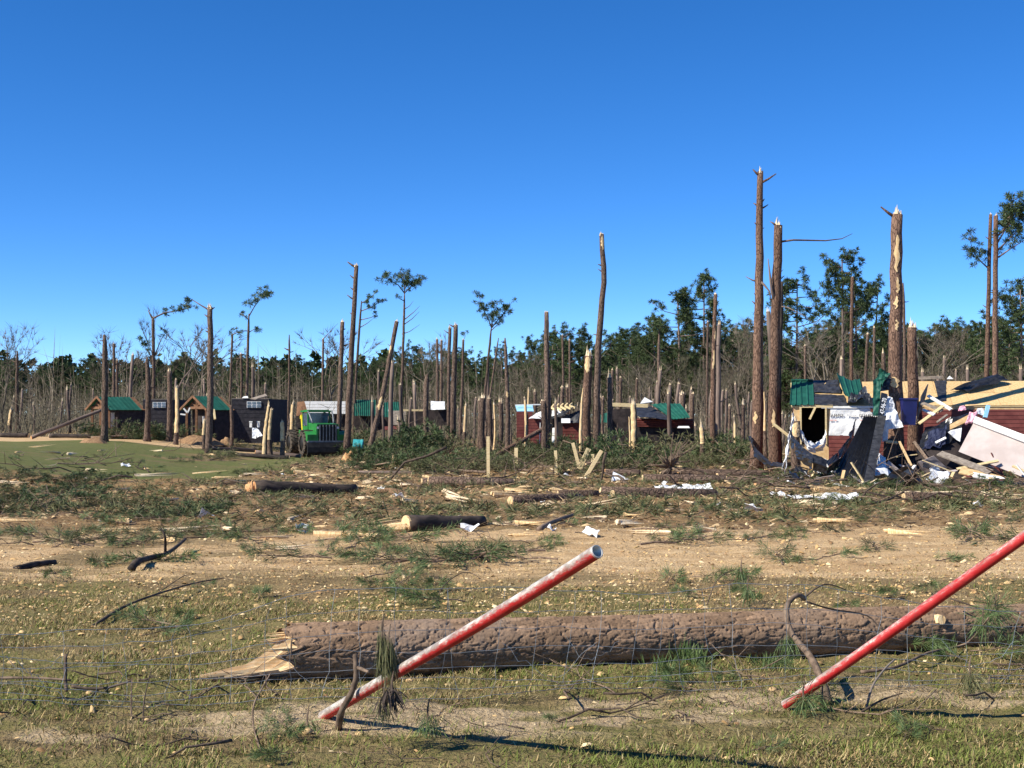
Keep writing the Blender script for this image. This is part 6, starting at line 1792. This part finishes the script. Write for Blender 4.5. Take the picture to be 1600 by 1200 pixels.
chunks("bark_litter", "broken bark, splinters and clods littering the wrecked field", x, y, .03, .19, [(.14, .09, .055), (.30, .19, .10), (.56, .40, .22), (.07, .05, .035), (.66, .52, .33)], [5, 5, 3, 4, 1.2], .0, .55)
# green and brown needle litter over the wrecked field
x, y = scatter_xy(12500, 25, 95, 1.0, 4)
k_ = (vnoise(x, y, .35) * .6 + vnoise(x, y, 1.2) * .4 > .47) & ~((x < -13) & (y > 50)); x, y = x[k_], y[k_]
n = len(x)
C = np.stack([x, y, Tz(x, y) + rng.uniform(.02, .12, n)], 1)
aa = rng.uniform(0, 6.28, n); D = np.stack([np.cos(aa), np.sin(aa), rng.uniform(.0, .4, n)], 1)
nb = NB(); nb.add(needles(C, D, 11, .30, .019, .55, rng))
tag(link("needle_litter", nb.mesh("needle_litter", M['needle_mix'])), "green needle sprays strewn thickly over the wrecked field", "litter", kind="stuff")
x, y = scatter_xy(60000, 22, 95, 1.1, 4)
k_ = ~((x < -12) & (y > 46)); x, y = x[k_], y[k_]
cols = palette(len(x), [(.34, .225, .12), (.18, .115, .07), (.56, .41, .23), (.09, .065, .045), (.42, .30, .17)], [4, 4, 2, 3, 3])
fy = np.clip(y / 34, .6, 2.2)
tag(link("twig_litter", blade_mesh("twig_litter", x, y, rng.uniform(.10, .55, len(x)) * fy ** .5, rng.uniform(.010, .022, len(x)) * fy, np.ones(len(x)), cols, .03)), "brown twigs and shredded bark strewn over the wrecked field", "litter", kind="stuff")

# ================================================================ THE BIG FALLEN LOG
LOG_A, LOG_B = Vector((-1.66, 9.30, 0)), Vector((6.3, 11.25, 0))
LOG_A.z, LOG_B.z = float(T(LOG_A.x, LOG_A.y)), float(T(LOG_B.x, LOG_B.y))
RA, RB = .190, .150
big = empty("fallen_pine_log", LOG_A, "long fallen pine trunk with plated bark lying behind the bent pipes", "log")
ax = (LOG_B - LOG_A); LL = ax.length; ax.normalize()
axu = Vector((0, 0, 1)); axs = ax.cross(axu).normalized(); axu = axs.cross(ax)
NU, NV = 1300, 170
rng = np.random.default_rng(12)
def plates(uu, vv, su, sv, seed, period):
    """bark plates: distance to cell borders and a height per cell, periodic around the trunk"""
    cu, cv = uu / su, vv / sv
    iu, iv = np.floor(cu).astype(int), np.floor(cv).astype(int)
    pv = int(round(period / sv))
    def hsh(a, b_, s):
        n_ = (a * 73856093 ^ b_ * 19349663 ^ (seed + s) * 83492791) & 0x7fffffff
        n_ = (n_ ^ (n_ >> 13)) * 1274126177 & 0x7fffffff
        return (n_ & 0xffff) / 65535.0
    f1 = np.full(uu.shape, 9.0); f2 = np.full(uu.shape, 9.0); cid = np.zeros(uu.shape); du = np.zeros(uu.shape)
    for di in (-1, 0, 1):
        for dj in (-1, 0, 1):
            a, b_ = iu + di, (iv + dj)
            bw = np.mod(b_, pv)
            jx, jy = hsh(a, bw, 1), hsh(a, bw, 2)
            dd = np.hypot((a + jx - cu), (b_ + jy - cv))
            m1 = dd < f1
            f2 = np.where(m1, f1, np.minimum(f2, dd)); cid = np.where(m1, hsh(a, bw, 3), cid); f1 = np.where(m1, dd, f1); du = np.where(m1, cu - a - jx, du)
    return f2 - f1, cid, du
uu, vv = np.meshgrid(np.linspace(0, LL, NU), np.linspace(0, 1, NV, endpoint=False), indexing='ij')
circ = 2 * math.pi * .17
wx = .03 * (vnoise(uu * 1, vv * 9, 6.0) - .5); wy = .05 * (vnoise(uu + 7, vv * 9, 9.0) - .5)
e1, c1, u1 = plates(uu + wx * 2, vv + wy * .8, .17, 1 / 26., 1, 1.0)
e2, c2, u2 = plates(uu + wx, vv + wy * .6, .06, 1 / 44., 9, 1.0)
h = .0105 * ss(.02, .13, e1) + .0050 * (c1 - .5) + .0055 * u1 + .0026 * ss(.02, .14, e2) + .0022 * (c2 - .5) + .002 * u2
h = h + .003 * (vnoise(uu * 3, vv * 60, 1.0) - .5) + .003 * (vnoise(uu * 30, vv * 60, 1.0) - .5)
rad = RA + (RB - RA) * uu / LL + .012 * np.sin(uu * 1.7) * .4 + h - .006
ang = vv * 2 * math.pi
LOWA = math.atan2(-.85, .52 if axs.y < 0 else -.52)
# ragged start: the torn edge reaches further along the underside (front-bottom)
rag = .16 * (vnoise(vv * 14, vv * 0 + 3, 1.0)) + .10 * vnoise(vv * 40, vv * 0, 1.0)
low = np.exp(-((np.mod(ang - LOWA + math.pi, 2 * math.pi) - math.pi) / .34) ** 2)
start = rag - .02 - .55 * low
t_ = np.clip(uu / .9, 0, 1)
ueff = uu + start * (1 - t_) ** 1.0
def cyl(u_, a_, r_):
    c0 = np.array(LOG_A)[None, None] * 0 + np.array(ax)[None, None] * u_[..., None]
    zc = (RA + (RB - RA) * u_ / LL) * .90
    return c0 + np.array((0, 0, 1.))[None, None] * zc[..., None] + (np.array(axs)[None, None] * np.cos(a_)[..., None] + np.array(axu)[None, None] * np.sin(a_)[..., None]) * r_[..., None]
PV = cyl(ueff, ang, rad)
idx = np.arange(NU * NV).reshape(NU, NV)
nx_ = np.roll(idx, -1, 1)
Q = np.stack([idx[:-1].ravel(), idx[1:].ravel(), nx_[1:].ravel(), nx_[:-1].ravel()], 1)
inner = PV[0] * 1.0                                     # bark has thickness: fold the torn edge inwards
cen = PV[0].mean(0)
tint = np.stack([.135 + .125 * c1 + .05 * c2, .086 + .082 * c1 + .034 * c2, .054 + .054 * c1 + .022 * c2, np.ones_like(c1)], -1)
m, t, b = base_mat("plated_bark", .9, .15)
va = nd(t, "ShaderNodeVertexColor"); va.layer_name = "tint"
fn = nz(t, coords(t, (1, 1, 1)), 55, 5, .7); bn = nz(t, coords(t), 2.2, 4)
hs = nd(t, "ShaderNodeHueSaturation"); mrr = nd(t, "ShaderNodeMapRange"); mrr.inputs[3].default_value, mrr.inputs[4].default_value = .55, 1.5
t.links.new(fn, mrr.inputs[0]); t.links.new(mrr.outputs[0], hs.inputs["Value"]); t.links.new(va.outputs[0], hs.inputs["Color"])
t.links.new(mixc(t, ramp(t, bn, .5, .72), hs.outputs[0], (.245, .175, .128)), b.inputs["Base Color"])
bump(t, b, fn, .5, .008)
M['plated'] = m
lo = link("bark", tri_mesh("bark", PV.reshape(-1, 3), Q, m, tint.reshape(-1, 4), True), big)
# torn wood at the broken end: long splinters, longest along the underside
r_ = random.Random(6)
wood = MB()
NI, NJ = 40, 64
rows = []
for i in range(NI + 1):
    row = []
    for j in range(NJ + 1):
        q = j / NJ * 2 - 1                                # across the log, +1 toward the pipes
        fib = noise.noise(Vector((j * .39, 1.3, 7)))
        ragged = -.66 + .30 * abs(q - .3) ** 1.1 + .30 * fib + .22 * (((j * 40503) >> 3) % 13) / 13.0 + .20 * noise.noise(Vector((j * .9, 4.2, 1))) + (.10 if j % 5 == 2 else 0)
        u0_ = .40 + (ragged - .40) * i / NI
        s_ = i / NI
        colr = .62 + .75 * (((j * 2654435761) >> 7) % 97) / 97.0
        zt = RA * (.95 * (1 - ss(.12, .60, s_)) + .95 * (1 - s_) ** 1.1 * colr) * math.sqrt(max(0.03, 1 - (q * .93) ** 2)) + .02
        zt = float(zt) + .022 * fib * (1 + s_) + .010 * noise.noise(Vector((j * 2.3, i * .22, 3))) + .014 * noise.noise(Vector((j * 1.7, 9, i * .08)))
        wq = q * RA * .90 * (1 - .35 * s_)
        zt = min(zt, RA * .9 + RA * .84 * math.sqrt(max(0.0, 1 - q * q))) if u0_ > -.02 else zt
        row.append(Vector(ax) * u0_ + Vector(axs) * (wq * (1 if axs.y < 0 else -1)) + Vector((0, 0, max(.012, zt))))
    rows.append(row)
vs = [p for r0_ in rows for p in r0_] + [Vector((p.x, p.y, -.02)) for p in rows[-1]] + [r0_[0].lerp(r0_[NJ // 2], .55) * 1.0 + Vector((0, 0, -r0_[0].lerp(r0_[NJ // 2], .55).z + .005)) for r0_ in rows] + [r0_[-1].lerp(r0_[NJ // 2], .55) + Vector((0, 0, -r0_[-1].lerp(r0_[NJ // 2], .55).z + .005)) for r0_ in rows]
W_ = NJ + 1; n0 = W_ * (NI + 1)
fs = [(i * W_ + j, i * W_ + j + 1, (i + 1) * W_ + j + 1, (i + 1) * W_ + j) for i in range(NI) for j in range(NJ)]
fs += [(NI * W_ + j, NI * W_ + j + 1, n0 + j + 1, n0 + j) for j in range(NJ)]
fs += [(i * W_, (i + 1) * W_, n0 + W_ + i + 1, n0 + W_ + i) for i in range(NI)]
fs += [(i * W_ + NJ, (i + 1) * W_ + NJ, n0 + W_ + NI + 1 + i + 1, n0 + W_ + NI + 1 + i) for i in range(NI)]
wood.add(vs, fs)
for k in range(16):
    a = r_.uniform(.2, 2.9); rr = RA * .82 * math.sqrt(r_.random())
    off = Vector(axs) * math.cos(a) * rr + Vector(axu) * math.sin(a) * rr
    base_ = Vector(ax) * .25 + Vector((0, 0, RA * .9)) + off
    tip = Vector(ax) * -r_.uniform(-.06, .10) + Vector((0, 0, RA * .9)) + off * .95
    wood.spike(base_, tip, r_.uniform(.02, .045), 5, r_)
wood.build("torn_wood", M['torn'], big)
fl = MB()
for k in range(5):
    z_ = r_.uniform(.02, .07); fl.spike(Vector(ax) * .1 + Vector(axs) * r_.uniform(.02, .14) + Vector((0, 0, z_)), Vector(ax) * -r_.uniform(.45, .72) + Vector(axs) * r_.uniform(.02, .16) + Vector((0, 0, .02)), .035, 5, r_)
fl.build("bark_tongue", M['bark_dark'], big)
kn = MB(); kp = Vector(ax) * 5.05 + Vector((0, 0, RA * .9)) + Vector(axs) * -.0
fdir = -Vector(axs) if axs.y > 0 else Vector(axs)
kn.tube([kp + fdir * .12 + Vector((0, 0, .06)), kp + fdir * .185 + Vector((0, 0, .075))], [.05, .035], 8, jit=.15, rnd=r_)
kn.build("knot", M['rawwood'], big)

# ================================================================ BENT RED PIPES
def pipe(base, tip, r, label, seed):
    base, tip = Vector(base), Vector(tip)
    root = empty("steel_pipe", base, label, "pipe")
    d = tip - base; L = d.length; d.normalize()
    # local z along the pipe, local x toward the weathered upper side
    xw = Vector((-.45, -.35, 1)); xw = (xw - d * xw.dot(d)).normalized(); yw = d.cross(xw)
    Mx = Matrix((xw, yw, d)).transposed().to_4x4()
    n, K = 28, 40
    vs, fs = [], []
    r_ = random.Random(seed)
    for i in range(K + 1):
        z_ = L * i / K
        bx, by_ = .006 * math.sin(z_ * 2.1 + seed), .005 * math.sin(z_ * 3.3)
        for j in range(n):
            a = 2 * math.pi * j / n
            vs.append((math.cos(a) * r + bx, math.sin(a) * r + by_, z_))
    for i in range(K):
        for j in range(n):
            fs.append((i * n + j, i * n + (j + 1) % n, (i + 1) * n + (j + 1) % n, (i + 1) * n + j))
    o = MB().add(vs, fs).build("tube", M['red_pipe' if seed == 1 else 'red_pipe_fresh'], root, True); o.matrix_local = Mx
    ri = r * .84
    vs, fs = [], []
    bx, by_ = .006 * math.sin(L * 2.1 + seed), .005 * math.sin(L * 3.3)
    for (z_, rr) in ((L - .006, r * 1.012), (L + .003, r * .985), (L + .003, ri), (L - .5, ri)):
        for j in range(n):
            a = 2 * math.pi * j / n; vs.append((math.cos(a) * rr + bx, math.sin(a) * rr + by_, z_))
    for i in range(3):
        for j in range(n):
            fs.append((i * n + j, i * n + (j + 1) % n, (i + 1) * n + (j + 1) % n, (i + 1) * n + j))
    o = MB().add(vs, fs).build("open_end", M['steel'], root, True); o.matrix_local = Mx
    return root
pb = G(511, 1128); PT1 = P(934, 862, 6.05)
pipe(pb - (PT1 - pb).normalized() * .05 + Vector((0, 0, .03)), PT1, .0315, "bent red pipe with worn paint and its open end showing", 1)
pb2 = G(1227, 1113); PT2 = P(1640, 812, 7.35)
pipe(pb2 + Vector((0, 0, .02)), PT2 + (PT2 - pb2) * .42, .0305, "bent red pipe leaning over by the curved branch", 2)

# ================================================================ FLATTENED WIRE FENCE
fence = empty("wire_fence", GX(800, 8.4), "trampled woven wire fence sagging in front of the fallen trunk", "fence")
fo_ = fence.location.copy()
r_ = random.Random(14)
NWX = 90
def fence_pt(s, hgt, row):
    """s across the picture 0..1, hgt above ground"""
    x = -4.4 + 9.4 * s
    y = 8.05 + .105 * (x + 4.4) + .10 * math.sin(x * 1.3) - .12 * hgt
    wob_ = .05 * noise.noise(Vector((x * 1.1, row * 3.1, 0))) + .018 * noise.noise(Vector((x * 5, row * 2.2, 5)))
    sag = .72 + .14 * math.sin(x * .8 + 1) + .16 * noise.noise(Vector((x * .5, 8, 0)))
    return Vector((x, y + .25 * wob_, float(T(x, y)) + .03 + max(0.0, hgt * sag + wob_)))
rows_h = [.03, .09, .16, .25, .37, .51, .66, .82]
for ri_, hgt in enumerate(rows_h):
    pts = [fence_pt(i / NWX, hgt, ri_) - fo_ for i in range(NWX + 1)]
    MB().tube(pts, .0020 if ri_ < 7 else .0024, 3).build("line_wire", M['wire'], fence)
for k in range(46):
    s = (k + r_.uniform(-.2, .2)) / 46
    pts = []
    ln = r_.uniform(-.012, .012)
    for j in range(8):
        p = fence_pt(min(1, max(0, s + ln * j / 7 + r_.uniform(-.001, .001))), rows_h[j], j)
        pts.append(p - fo_ + Vector((r_.uniform(-.012, .012), -.003, 0)))
    MB().tube(pts, .0016, 3).build("stay_wire", M['wire'], fence)
for k in range(9):                                       # sprung loops of loose wire
    s = r_.uniform(.05, .95); p = fence_pt(s, .4, 2) - fo_
    R_ = r_.uniform(.12, .4); pts = [p + Vector((R_ * 2.2 * (i / 12 - .5), r_.uniform(-.01, .01), -R_ * .8 * math.sin(math.pi * i / 12) + r_.uniform(.1, .3) * .3)) for i in range(13)]
    MB().tube(pts, .0016, 3).build("loose_wire", M['wire'], fence)

# ================================================================ NEAR BRANCHES AND SPRIGS
def near_branch(pp, r0, r1, mat_, label, cat="branch", name="bare_branch", sub=4):
    """pp = photo points with depth"""
    w_ = [P(*p) for p in pp]
    # smooth
    out = []
    for i in range(len(w_) - 1):
        p0, p1, p2, p3 = w_[max(i - 1, 0)], w_[i], w_[i + 1], w_[min(i + 2, len(w_) - 1)]
        for k in range(sub):
            t_ = k / sub
            out.append(.5 * ((2 * p1) + (p2 - p0) * t_ + (2 * p0 - 5 * p1 + 4 * p2 - p3) * t_ ** 2 + (3 * p1 - p0 - 3 * p2 + p3) * t_ ** 3))
    out.append(w_[-1])
    n = len(out)
    return thing(name, MB().tube(out, [r0 + (r1 - r0) * i / (n - 1) for i in range(n)], 8, jit=.12, rnd=random.Random(int(pp[0][0]))), M[mat_], label, cat, smooth=True)
gd = lambda x_, y_: G(x_, y_).y
near_branch([(1295, 1098, 8.35), (1281, 1056, 8.5), (1262, 1020, 8.75), (1238, 992, 8.95), (1229, 962, 9.05), (1232, 942, 9.1), (1246, 930, 9.15), (1258, 936, 9.2)], .026, .016, 'twig', "thick curved branch hooked over the fallen trunk beside the second pipe")
near_branch([(1252, 938, 9.2), (1280, 916, 9.3), (1300, 914, 9.35), (1322, 922, 9.4)], .008, .003, 'twig_dark', "thin twig arching off the hooked branch")
near_branch([(134, 986, gd(134, 986)), (190, 950, gd(190, 965)), (240, 930, gd(240, 950)), (300, 912, gd(300, 930)), (350, 903, gd(350, 918))], .016, .005, 'twig_dark', "long bare branch arching over chips beyond the fence")
near_branch([(243, 930, 13.2), (285, 934, 13.3), (312, 938, 13.3), (328, 950, 13.3), (335, 962, 13.2)], .007, .004, 'twig_dark', "thin side twig of the long arching branch")
near_branch([(248, 926, 13.3), (280, 904, 13.6), (292, 900, 13.7), (308, 912, 13.6)], .005, .003, 'twig_dark', "fine looped twig above the long arching branch")
near_branch([(529, 1138, 7.75), (534, 1110, 7.65), (548, 1085, 7.6), (556, 1060, 7.6), (556, 1040, 7.6), (555, 1022, 7.62)], .020, .013, 'twig', "upright broken stick caught across the foot of the first pipe")
near_branch([(557, 1043, 7.6), (566, 1046, 7.58), (576, 1050, 7.56)], .012, .008, 'twig', "short forked stub on the upright broken stick")
near_branch([(408, 1175, gd(408, 1178)), (396, 1135, 7.8), (397, 1100, 7.9), (410, 1075, 8.0), (423, 1052, 8.1)], .006, .004, 'twig', "thin sapling twig rising bent before the trunk's torn end")
near_branch([(104, 1080, 8.3), (102, 1055, 8.35), (103, 1022, 8.4)], .011, .010, 'twig', "short upright dead stick caught in the fence wires")
near_branch([(-20, 1060, 8.8), (50, 1059, 8.75), (110, 1063, 8.7)], .010, .007, 'twig', "straight dead twig lying along the fence wires")
near_branch([(112, 1072, 8.5), (140, 1076, 8.5), (170, 1074, 8.5), (205, 1064, 8.5)], .011, .006, 'twig_dark', "sagging dark twig hung between two fence stays")
near_branch([(206, 1130, 8.1), (205, 1100, 8.2), (206, 1060, 8.4)], .006, .004, 'twig', "slim pale upright twig at the fence")
near_branch([(225, 1150, 8.0), (224, 1110, 8.1), (228, 1080, 8.2), (237, 1044, 8.3)], .006, .003, 'twig_dark', "thin dark twig leaning upright in the fence")
near_branch([(303, 1160, 7.9), (300, 1120, 8.0)], .006, .004, 'twig', "stubby upright twig near the sandy patch")
near_branch([(1352, 1118, gd(1352, 1118)), (1362, 1075, 8.2), (1380, 1048, 8.3), (1398, 1030, 8.4)], .008, .005, 'grey_board', "pale lichened stick leaning between the second pipe and its shadow")
near_branch([(1335, 1120, gd(1335, 1120)), (1375, 1095, 8.2), (1410, 1083, 8.2)], .009, .004, 'twig_dark', "dark forked twig lying by the second pipe's foot")
near_branch([(1345, 1050, gd(1345, 1058)), (1400, 1042, gd(1400, 1054)), (1450, 1020, gd(1450, 1040)), (1510, 1005, gd(1510, 1025)), (1545, 965, 9.3)], .012, .006, 'twig', "long curved branch on the grass past the second pipe")
near_branch([(1260, 940, 9.6), (1300, 952, 9.7), (1355, 962, 9.9), (1382, 990, 9.75), (1412, 1002, 9.7)], .007, .004, 'twig_dark', "dark bowed twig lying along the top of the trunk")
near_branch([(1485, 935, 10.4), (1530, 950, 10.3), (1570, 960, 10.2), (1620, 985, 10)], .007, .004, 'twig_dark', "dark twig drooping over the trunk near its far part")
near_branch([(1105, 945, 12.5), (1118, 910, 12.6), (1140, 892, 12.8), (1160, 890, 12.8)], .006, .003, 'twig_dark', "thin bent twig standing behind the trunk")
near_branch([(1190, 1045, 9.2), (1210, 1035, 9.2), (1245, 1015, 9.2)], .004, .003, 'twig', "fine twig slanting up to the hooked branch")
near_branch([(560, 1120, gd(560, 1122)), (590, 1118, 7.9), (600, 1120, 7.9)], .007, .004, 'twig', "short brown twig on the sand under the first pipe")
near_branch([(205, 889, gd(205, 892)), (215, 878, gd(212, 890)), (232, 872, gd(232, 884)), (262, 864, gd(262, 878)), (290, 842, gd(290, 862))], .05, .018, 'bark_dark', "dark crooked limb lying across the littered track")
near_branch([(258, 866, gd(258, 878)), (258, 840, gd(258, 880)), (252, 825, gd(252, 880))], .02, .008, 'bark_dark', "upright prong of the dark crooked limb")
near_branch([(24, 890, gd(24, 892)), (55, 882, gd(55, 886)), (86, 878, gd(86, 882))], .045, .03, 'bark_dark', "short dark limb lying in the littered track by the field edge")
near_branch([(842, 828, gd(842, 830)), (862, 816, gd(862, 822)), (896, 804, gd(896, 810))], .05, .03, 'twig', "bare brown limb lying past the track in the open")
near_branch([(680, 955, 13), (690, 920, 13.2), (715, 898, 13.5), (735, 895, 13.6), (752, 905, 13.5)], .006, .003, 'twig_dark', "thin hooped twig standing behind the first pipe")

# hanging needle sprigs
def sprig(px, py, d, n, L, spread, mat_, label, down=1.0, w=.0042, cw=.02):
    rng = np.random.default_rng(int(px * 3 + py))
    c_ = P(px, py, d)
    C = np.array([tuple(c_)]) + rng.normal(0, cw, (n // 6 + 1, 3)); D = np.tile(np.array([[0.08, -.05, -down]]), (len(C), 1))
    nb = NB(); nb.add(needles(C - np.array(c_), D, 6, L, w, spread, rng))
    root = empty("needle_sprig", c_, label, "sprig")
    link("needles", nb.mesh("needles", M[mat_]), root)
    MB().tube([(0, 0, -.05), (0.0, 0, .04), (.01, 0, .10)], [.006, .006, .003], 5).build("twig", M['twig'], root)
    return root
sprig(597, 988, 7.35, 160, .28, .12, 'needle_dry', "limp bunch of pale green needles hanging over the first pipe", 1, .004)
sprig(607, 1004, 7.32, 150, .25, .14, 'needle_dry', "darker limp needles behind the hanging pale bunch on the first pipe", 1, .004)
sprig(612, 1078, 7.2, 60, .12, .35, 'bark_dark', "dark withered tuft stuck under the first pipe", 1, .012)
sprig(600, 1092, 7.25, 80, .14, .45, 'needle_dry', "spread dull needles below the first pipe", 1)
sprig(668, 1120, 7.5, 90, .17, .30, 'needle_near', "small drooping sprig at the edge of the first pipe's shadow", .8)
sprig(1255, 1088, 8.0, 170, .16, .75, 'needle_near', "bushy needle tuft round the foot of the second pipe", .5)
sprig(1285, 1085, 8.2, 120, .15, .6, 'needle_near', "bright green tuft between the second pipe and the hooked branch", .6)
sprig(1232, 995, 8.9, 120, .17, .35, 'needle_near', "green tuft hanging down the face of the trunk by the hooked branch", 1)
sprig(1515, 1048, 8.6, 130, .20, .35, 'needle_dry', "drooping seedling tuft standing before the trunk", 1)
sprig(1555, 950, 9.7, 260, .22, .75, 'needle_near', "broad green spray resting on the trunk", .3)
sprig(1536, 965, 9.6, 160, .22, .8, 'needle_near', "smaller green spray next to the broad one on the trunk", .2)
sprig(1158, 888, 12.8, 120, .22, .45, 'needle_near', "green tuft at the tip of the thin bent twig", 1)
sprig(1168, 918, 12.6, 110, .2, .45, 'needle_near', "dark green tuft lying just behind the trunk", 1)
sprig(455, 1015, 9, 10, .1, .3, 'needle_dry', "single dull needle wisp on the torn bark", 1)
sprig(480, 1130, 7.7, 70, .16, .5, 'needle_near', "small green tuft left of the first pipe's foot".replace("left of", "beside"), .8)

# grass tufts beside the trunk
def grass_tuft(px, py, n, L, label):
    rng_ = np.random.default_rng(int(px))
    g_ = G(px, py)
    C = rng_.normal(0, .05, (n, 3)); C[:, 2] = 0
    nb = NB(); nb.add(needles(C, np.tile([[0, 0, 1.0]], (n, 1)), 3, L, .006, .35, rng_))
    o = link("grass_tuft", nb.mesh("grass_tuft", M['needle_near'])); o.location = g_
    return tag(o, label, "grass tuft", "grass tufts by the trunk")
for (px, py, L) in [(1070, 1040, .20), (1055, 1035, .24), (1085, 1042, .18), (1030, 1022, .24), (1040, 1052, .15), (880, 1030, .10), (1180, 940, .12), (1200, 1050, .14), (1440, 1010, .16), (1470, 1015, .16)]:
    grass_tuft(px, py, 34, L, "tall green grass tuft growing against the fallen trunk")
# stones
rnd = random.Random(71)
for i in range(14):
    px, py = [(320, 1172), (562, 1152), (245, 1180), (1208, 1082), (470, 1145), (480, 1150), (70, 985), (222, 1012), (1600, 1120), (1420, 1150), (230, 1128), (140, 1088), (860, 1060), (640, 1070)][i]
    g_ = G(px, py); s = rnd.uniform(.018, .032)
    mb = MB(); vs, fs = [], []
    nn = 8
    for j in range(5):
        for k in range(nn):
            a = 2 * math.pi * k / nn; ph = math.pi * (j + .5) / 5
            q = Vector((math.sin(ph) * math.cos(a), math.sin(ph) * math.sin(a) * .8, math.cos(ph) * .6))
            q *= s * (1 + .25 * noise.noise(q * 2 + Vector((i, 0, 0)))); vs.append(g_ + q + Vector((0, 0, s * .3)))
    for j in range(4):
        for k in range(nn): fs.append((j * nn + k, (j + 1) * nn + k, (j + 1) * nn + (k + 1) % nn, j * nn + (k + 1) % nn))
    fs.append(tuple(range(nn))); fs.append(tuple(4 * nn + k for k in range(nn))[::-1])
    thing("stone", mb.add(vs, fs), M['tan_board'], "small tan stone lying in the sparse grass near the pipes", "stone", "stones in the sparse grass", True)

# ---------------------------------------------------------------- drop the pattern pieces: only their copies stay
for p in protos:
    for ch in CH.get(p.name, []):
        bpy.data.objects.remove(ch)
    bpy.data.objects.remove(p)

# ---------------------------------------------------------------- labels of repeats: say which thing they lie or stand by
MARKS = [("the dark sawn log", G(440, 770)), ("the charred-looking log", G(660, 830)), ("the dark crooked limb", G(245, 875)), ("the green logging machine", GX(497, 88)), ("the tallest timber stake", GX(763, 56)),
         ("the leaning stakes", GX(915, 57)), ("the root plate", GX(1046, 56)), ("the tilted wallboard panel", GX(1540, 51)), ("the dark wall opening", GX(1270, 55)), ("the white cloth on boughs", G(1285, 785)),
         ("the torn end of the fallen log", GX(420, 9.4)), ("the first red pipe", GX(600, 8)), ("the second red pipe", GX(1300, 8)), ("the long arching branch", GX(230, 13.5)), ("the hooked branch", GX(1235, 9.5)), ("the low brown soil heap", GX(600, 41)),
         ("the pale drive", GX(100, 82)), ("the haul track's bend", GX(1500, 22)), ("the middle of the haul track", GX(900, 20)), ("the short dark limb", G(55, 886)), ("the scarred trunk's foot", GX(1400, 51))]
FAR = [(0, 135, "beyond the leaning grey trunk"), (135, 230, "beyond the first green-roofed cabin"), (230, 370, "beyond the second green-roofed cabin"), (370, 470, "beyond the black-walled cabin end"), (470, 560, "beyond the green logging machine"), (560, 650, "beyond the torn white-walled house"),
       (650, 740, "beyond the blunt brown trunk"), (740, 830, "beyond the vase-shaped pine"), (830, 930, "beyond the maroon cabin"), (930, 1090, "beyond the collapsed green roof"), (1090, 1230, "beyond the tallest snapped trunk"), (1230, 1350, "beyond the green roof panels of the wrecked house"), (1350, 1450, "beyond the thick scarred trunk"), (1450, 1700, "beyond the bare roof boards")]
KIND = {"torn pine boughs on the ground": "torn green pine bough on the ground near ", "broken sticks in the littered field": "bare broken stick on the ground near ", "split wood in the littered field": "pale split pine piece on the ground near ",
        "short logs in the littered field": "short broken log length on the ground near ", "white scraps in the littered field": "small white torn scrap on the ground near ", "flattened crowns in the open field": "flattened green pine crown on open ground near "}
KFAR = {"living pines of the unbroken woods": "dark green living pine in the woods ", "leafless trees at the wood edge": "leafless grey hardwood tree ", "broken trunks in the flattened strip": "small grey-brown broken trunk standing ", "fallen pine crowns in the brush": None}
for o in list(COL.objects):
    g_ = o.get("group")
    if o.parent is not None or not g_: continue
    if g_ in KIND:
        nm = min(MARKS, key=lambda m_: (m_[1].xy - o.location.xy).length)[0]
        o["label"] = KIND[g_] + nm; o["group"] = g_ + " near " + nm
    elif g_ in KFAR:
        px = 800 + F_PX * o.location.x / o.location.y
        for (a_, b_, nm) in FAR:
            if a_ <= px < b_ or (px < 0 and a_ == 0):
                if KFAR[g_]:
                    o["label"] = KFAR[g_] + nm
                else:
                    nm = "near " + min(MARKS, key=lambda m_: (m_[1].xy - o.location.xy).length)[0]
                    o["label"] = "broken green pine crown in the brush " + nm
                o["group"] = g_ + " " + nm
                break
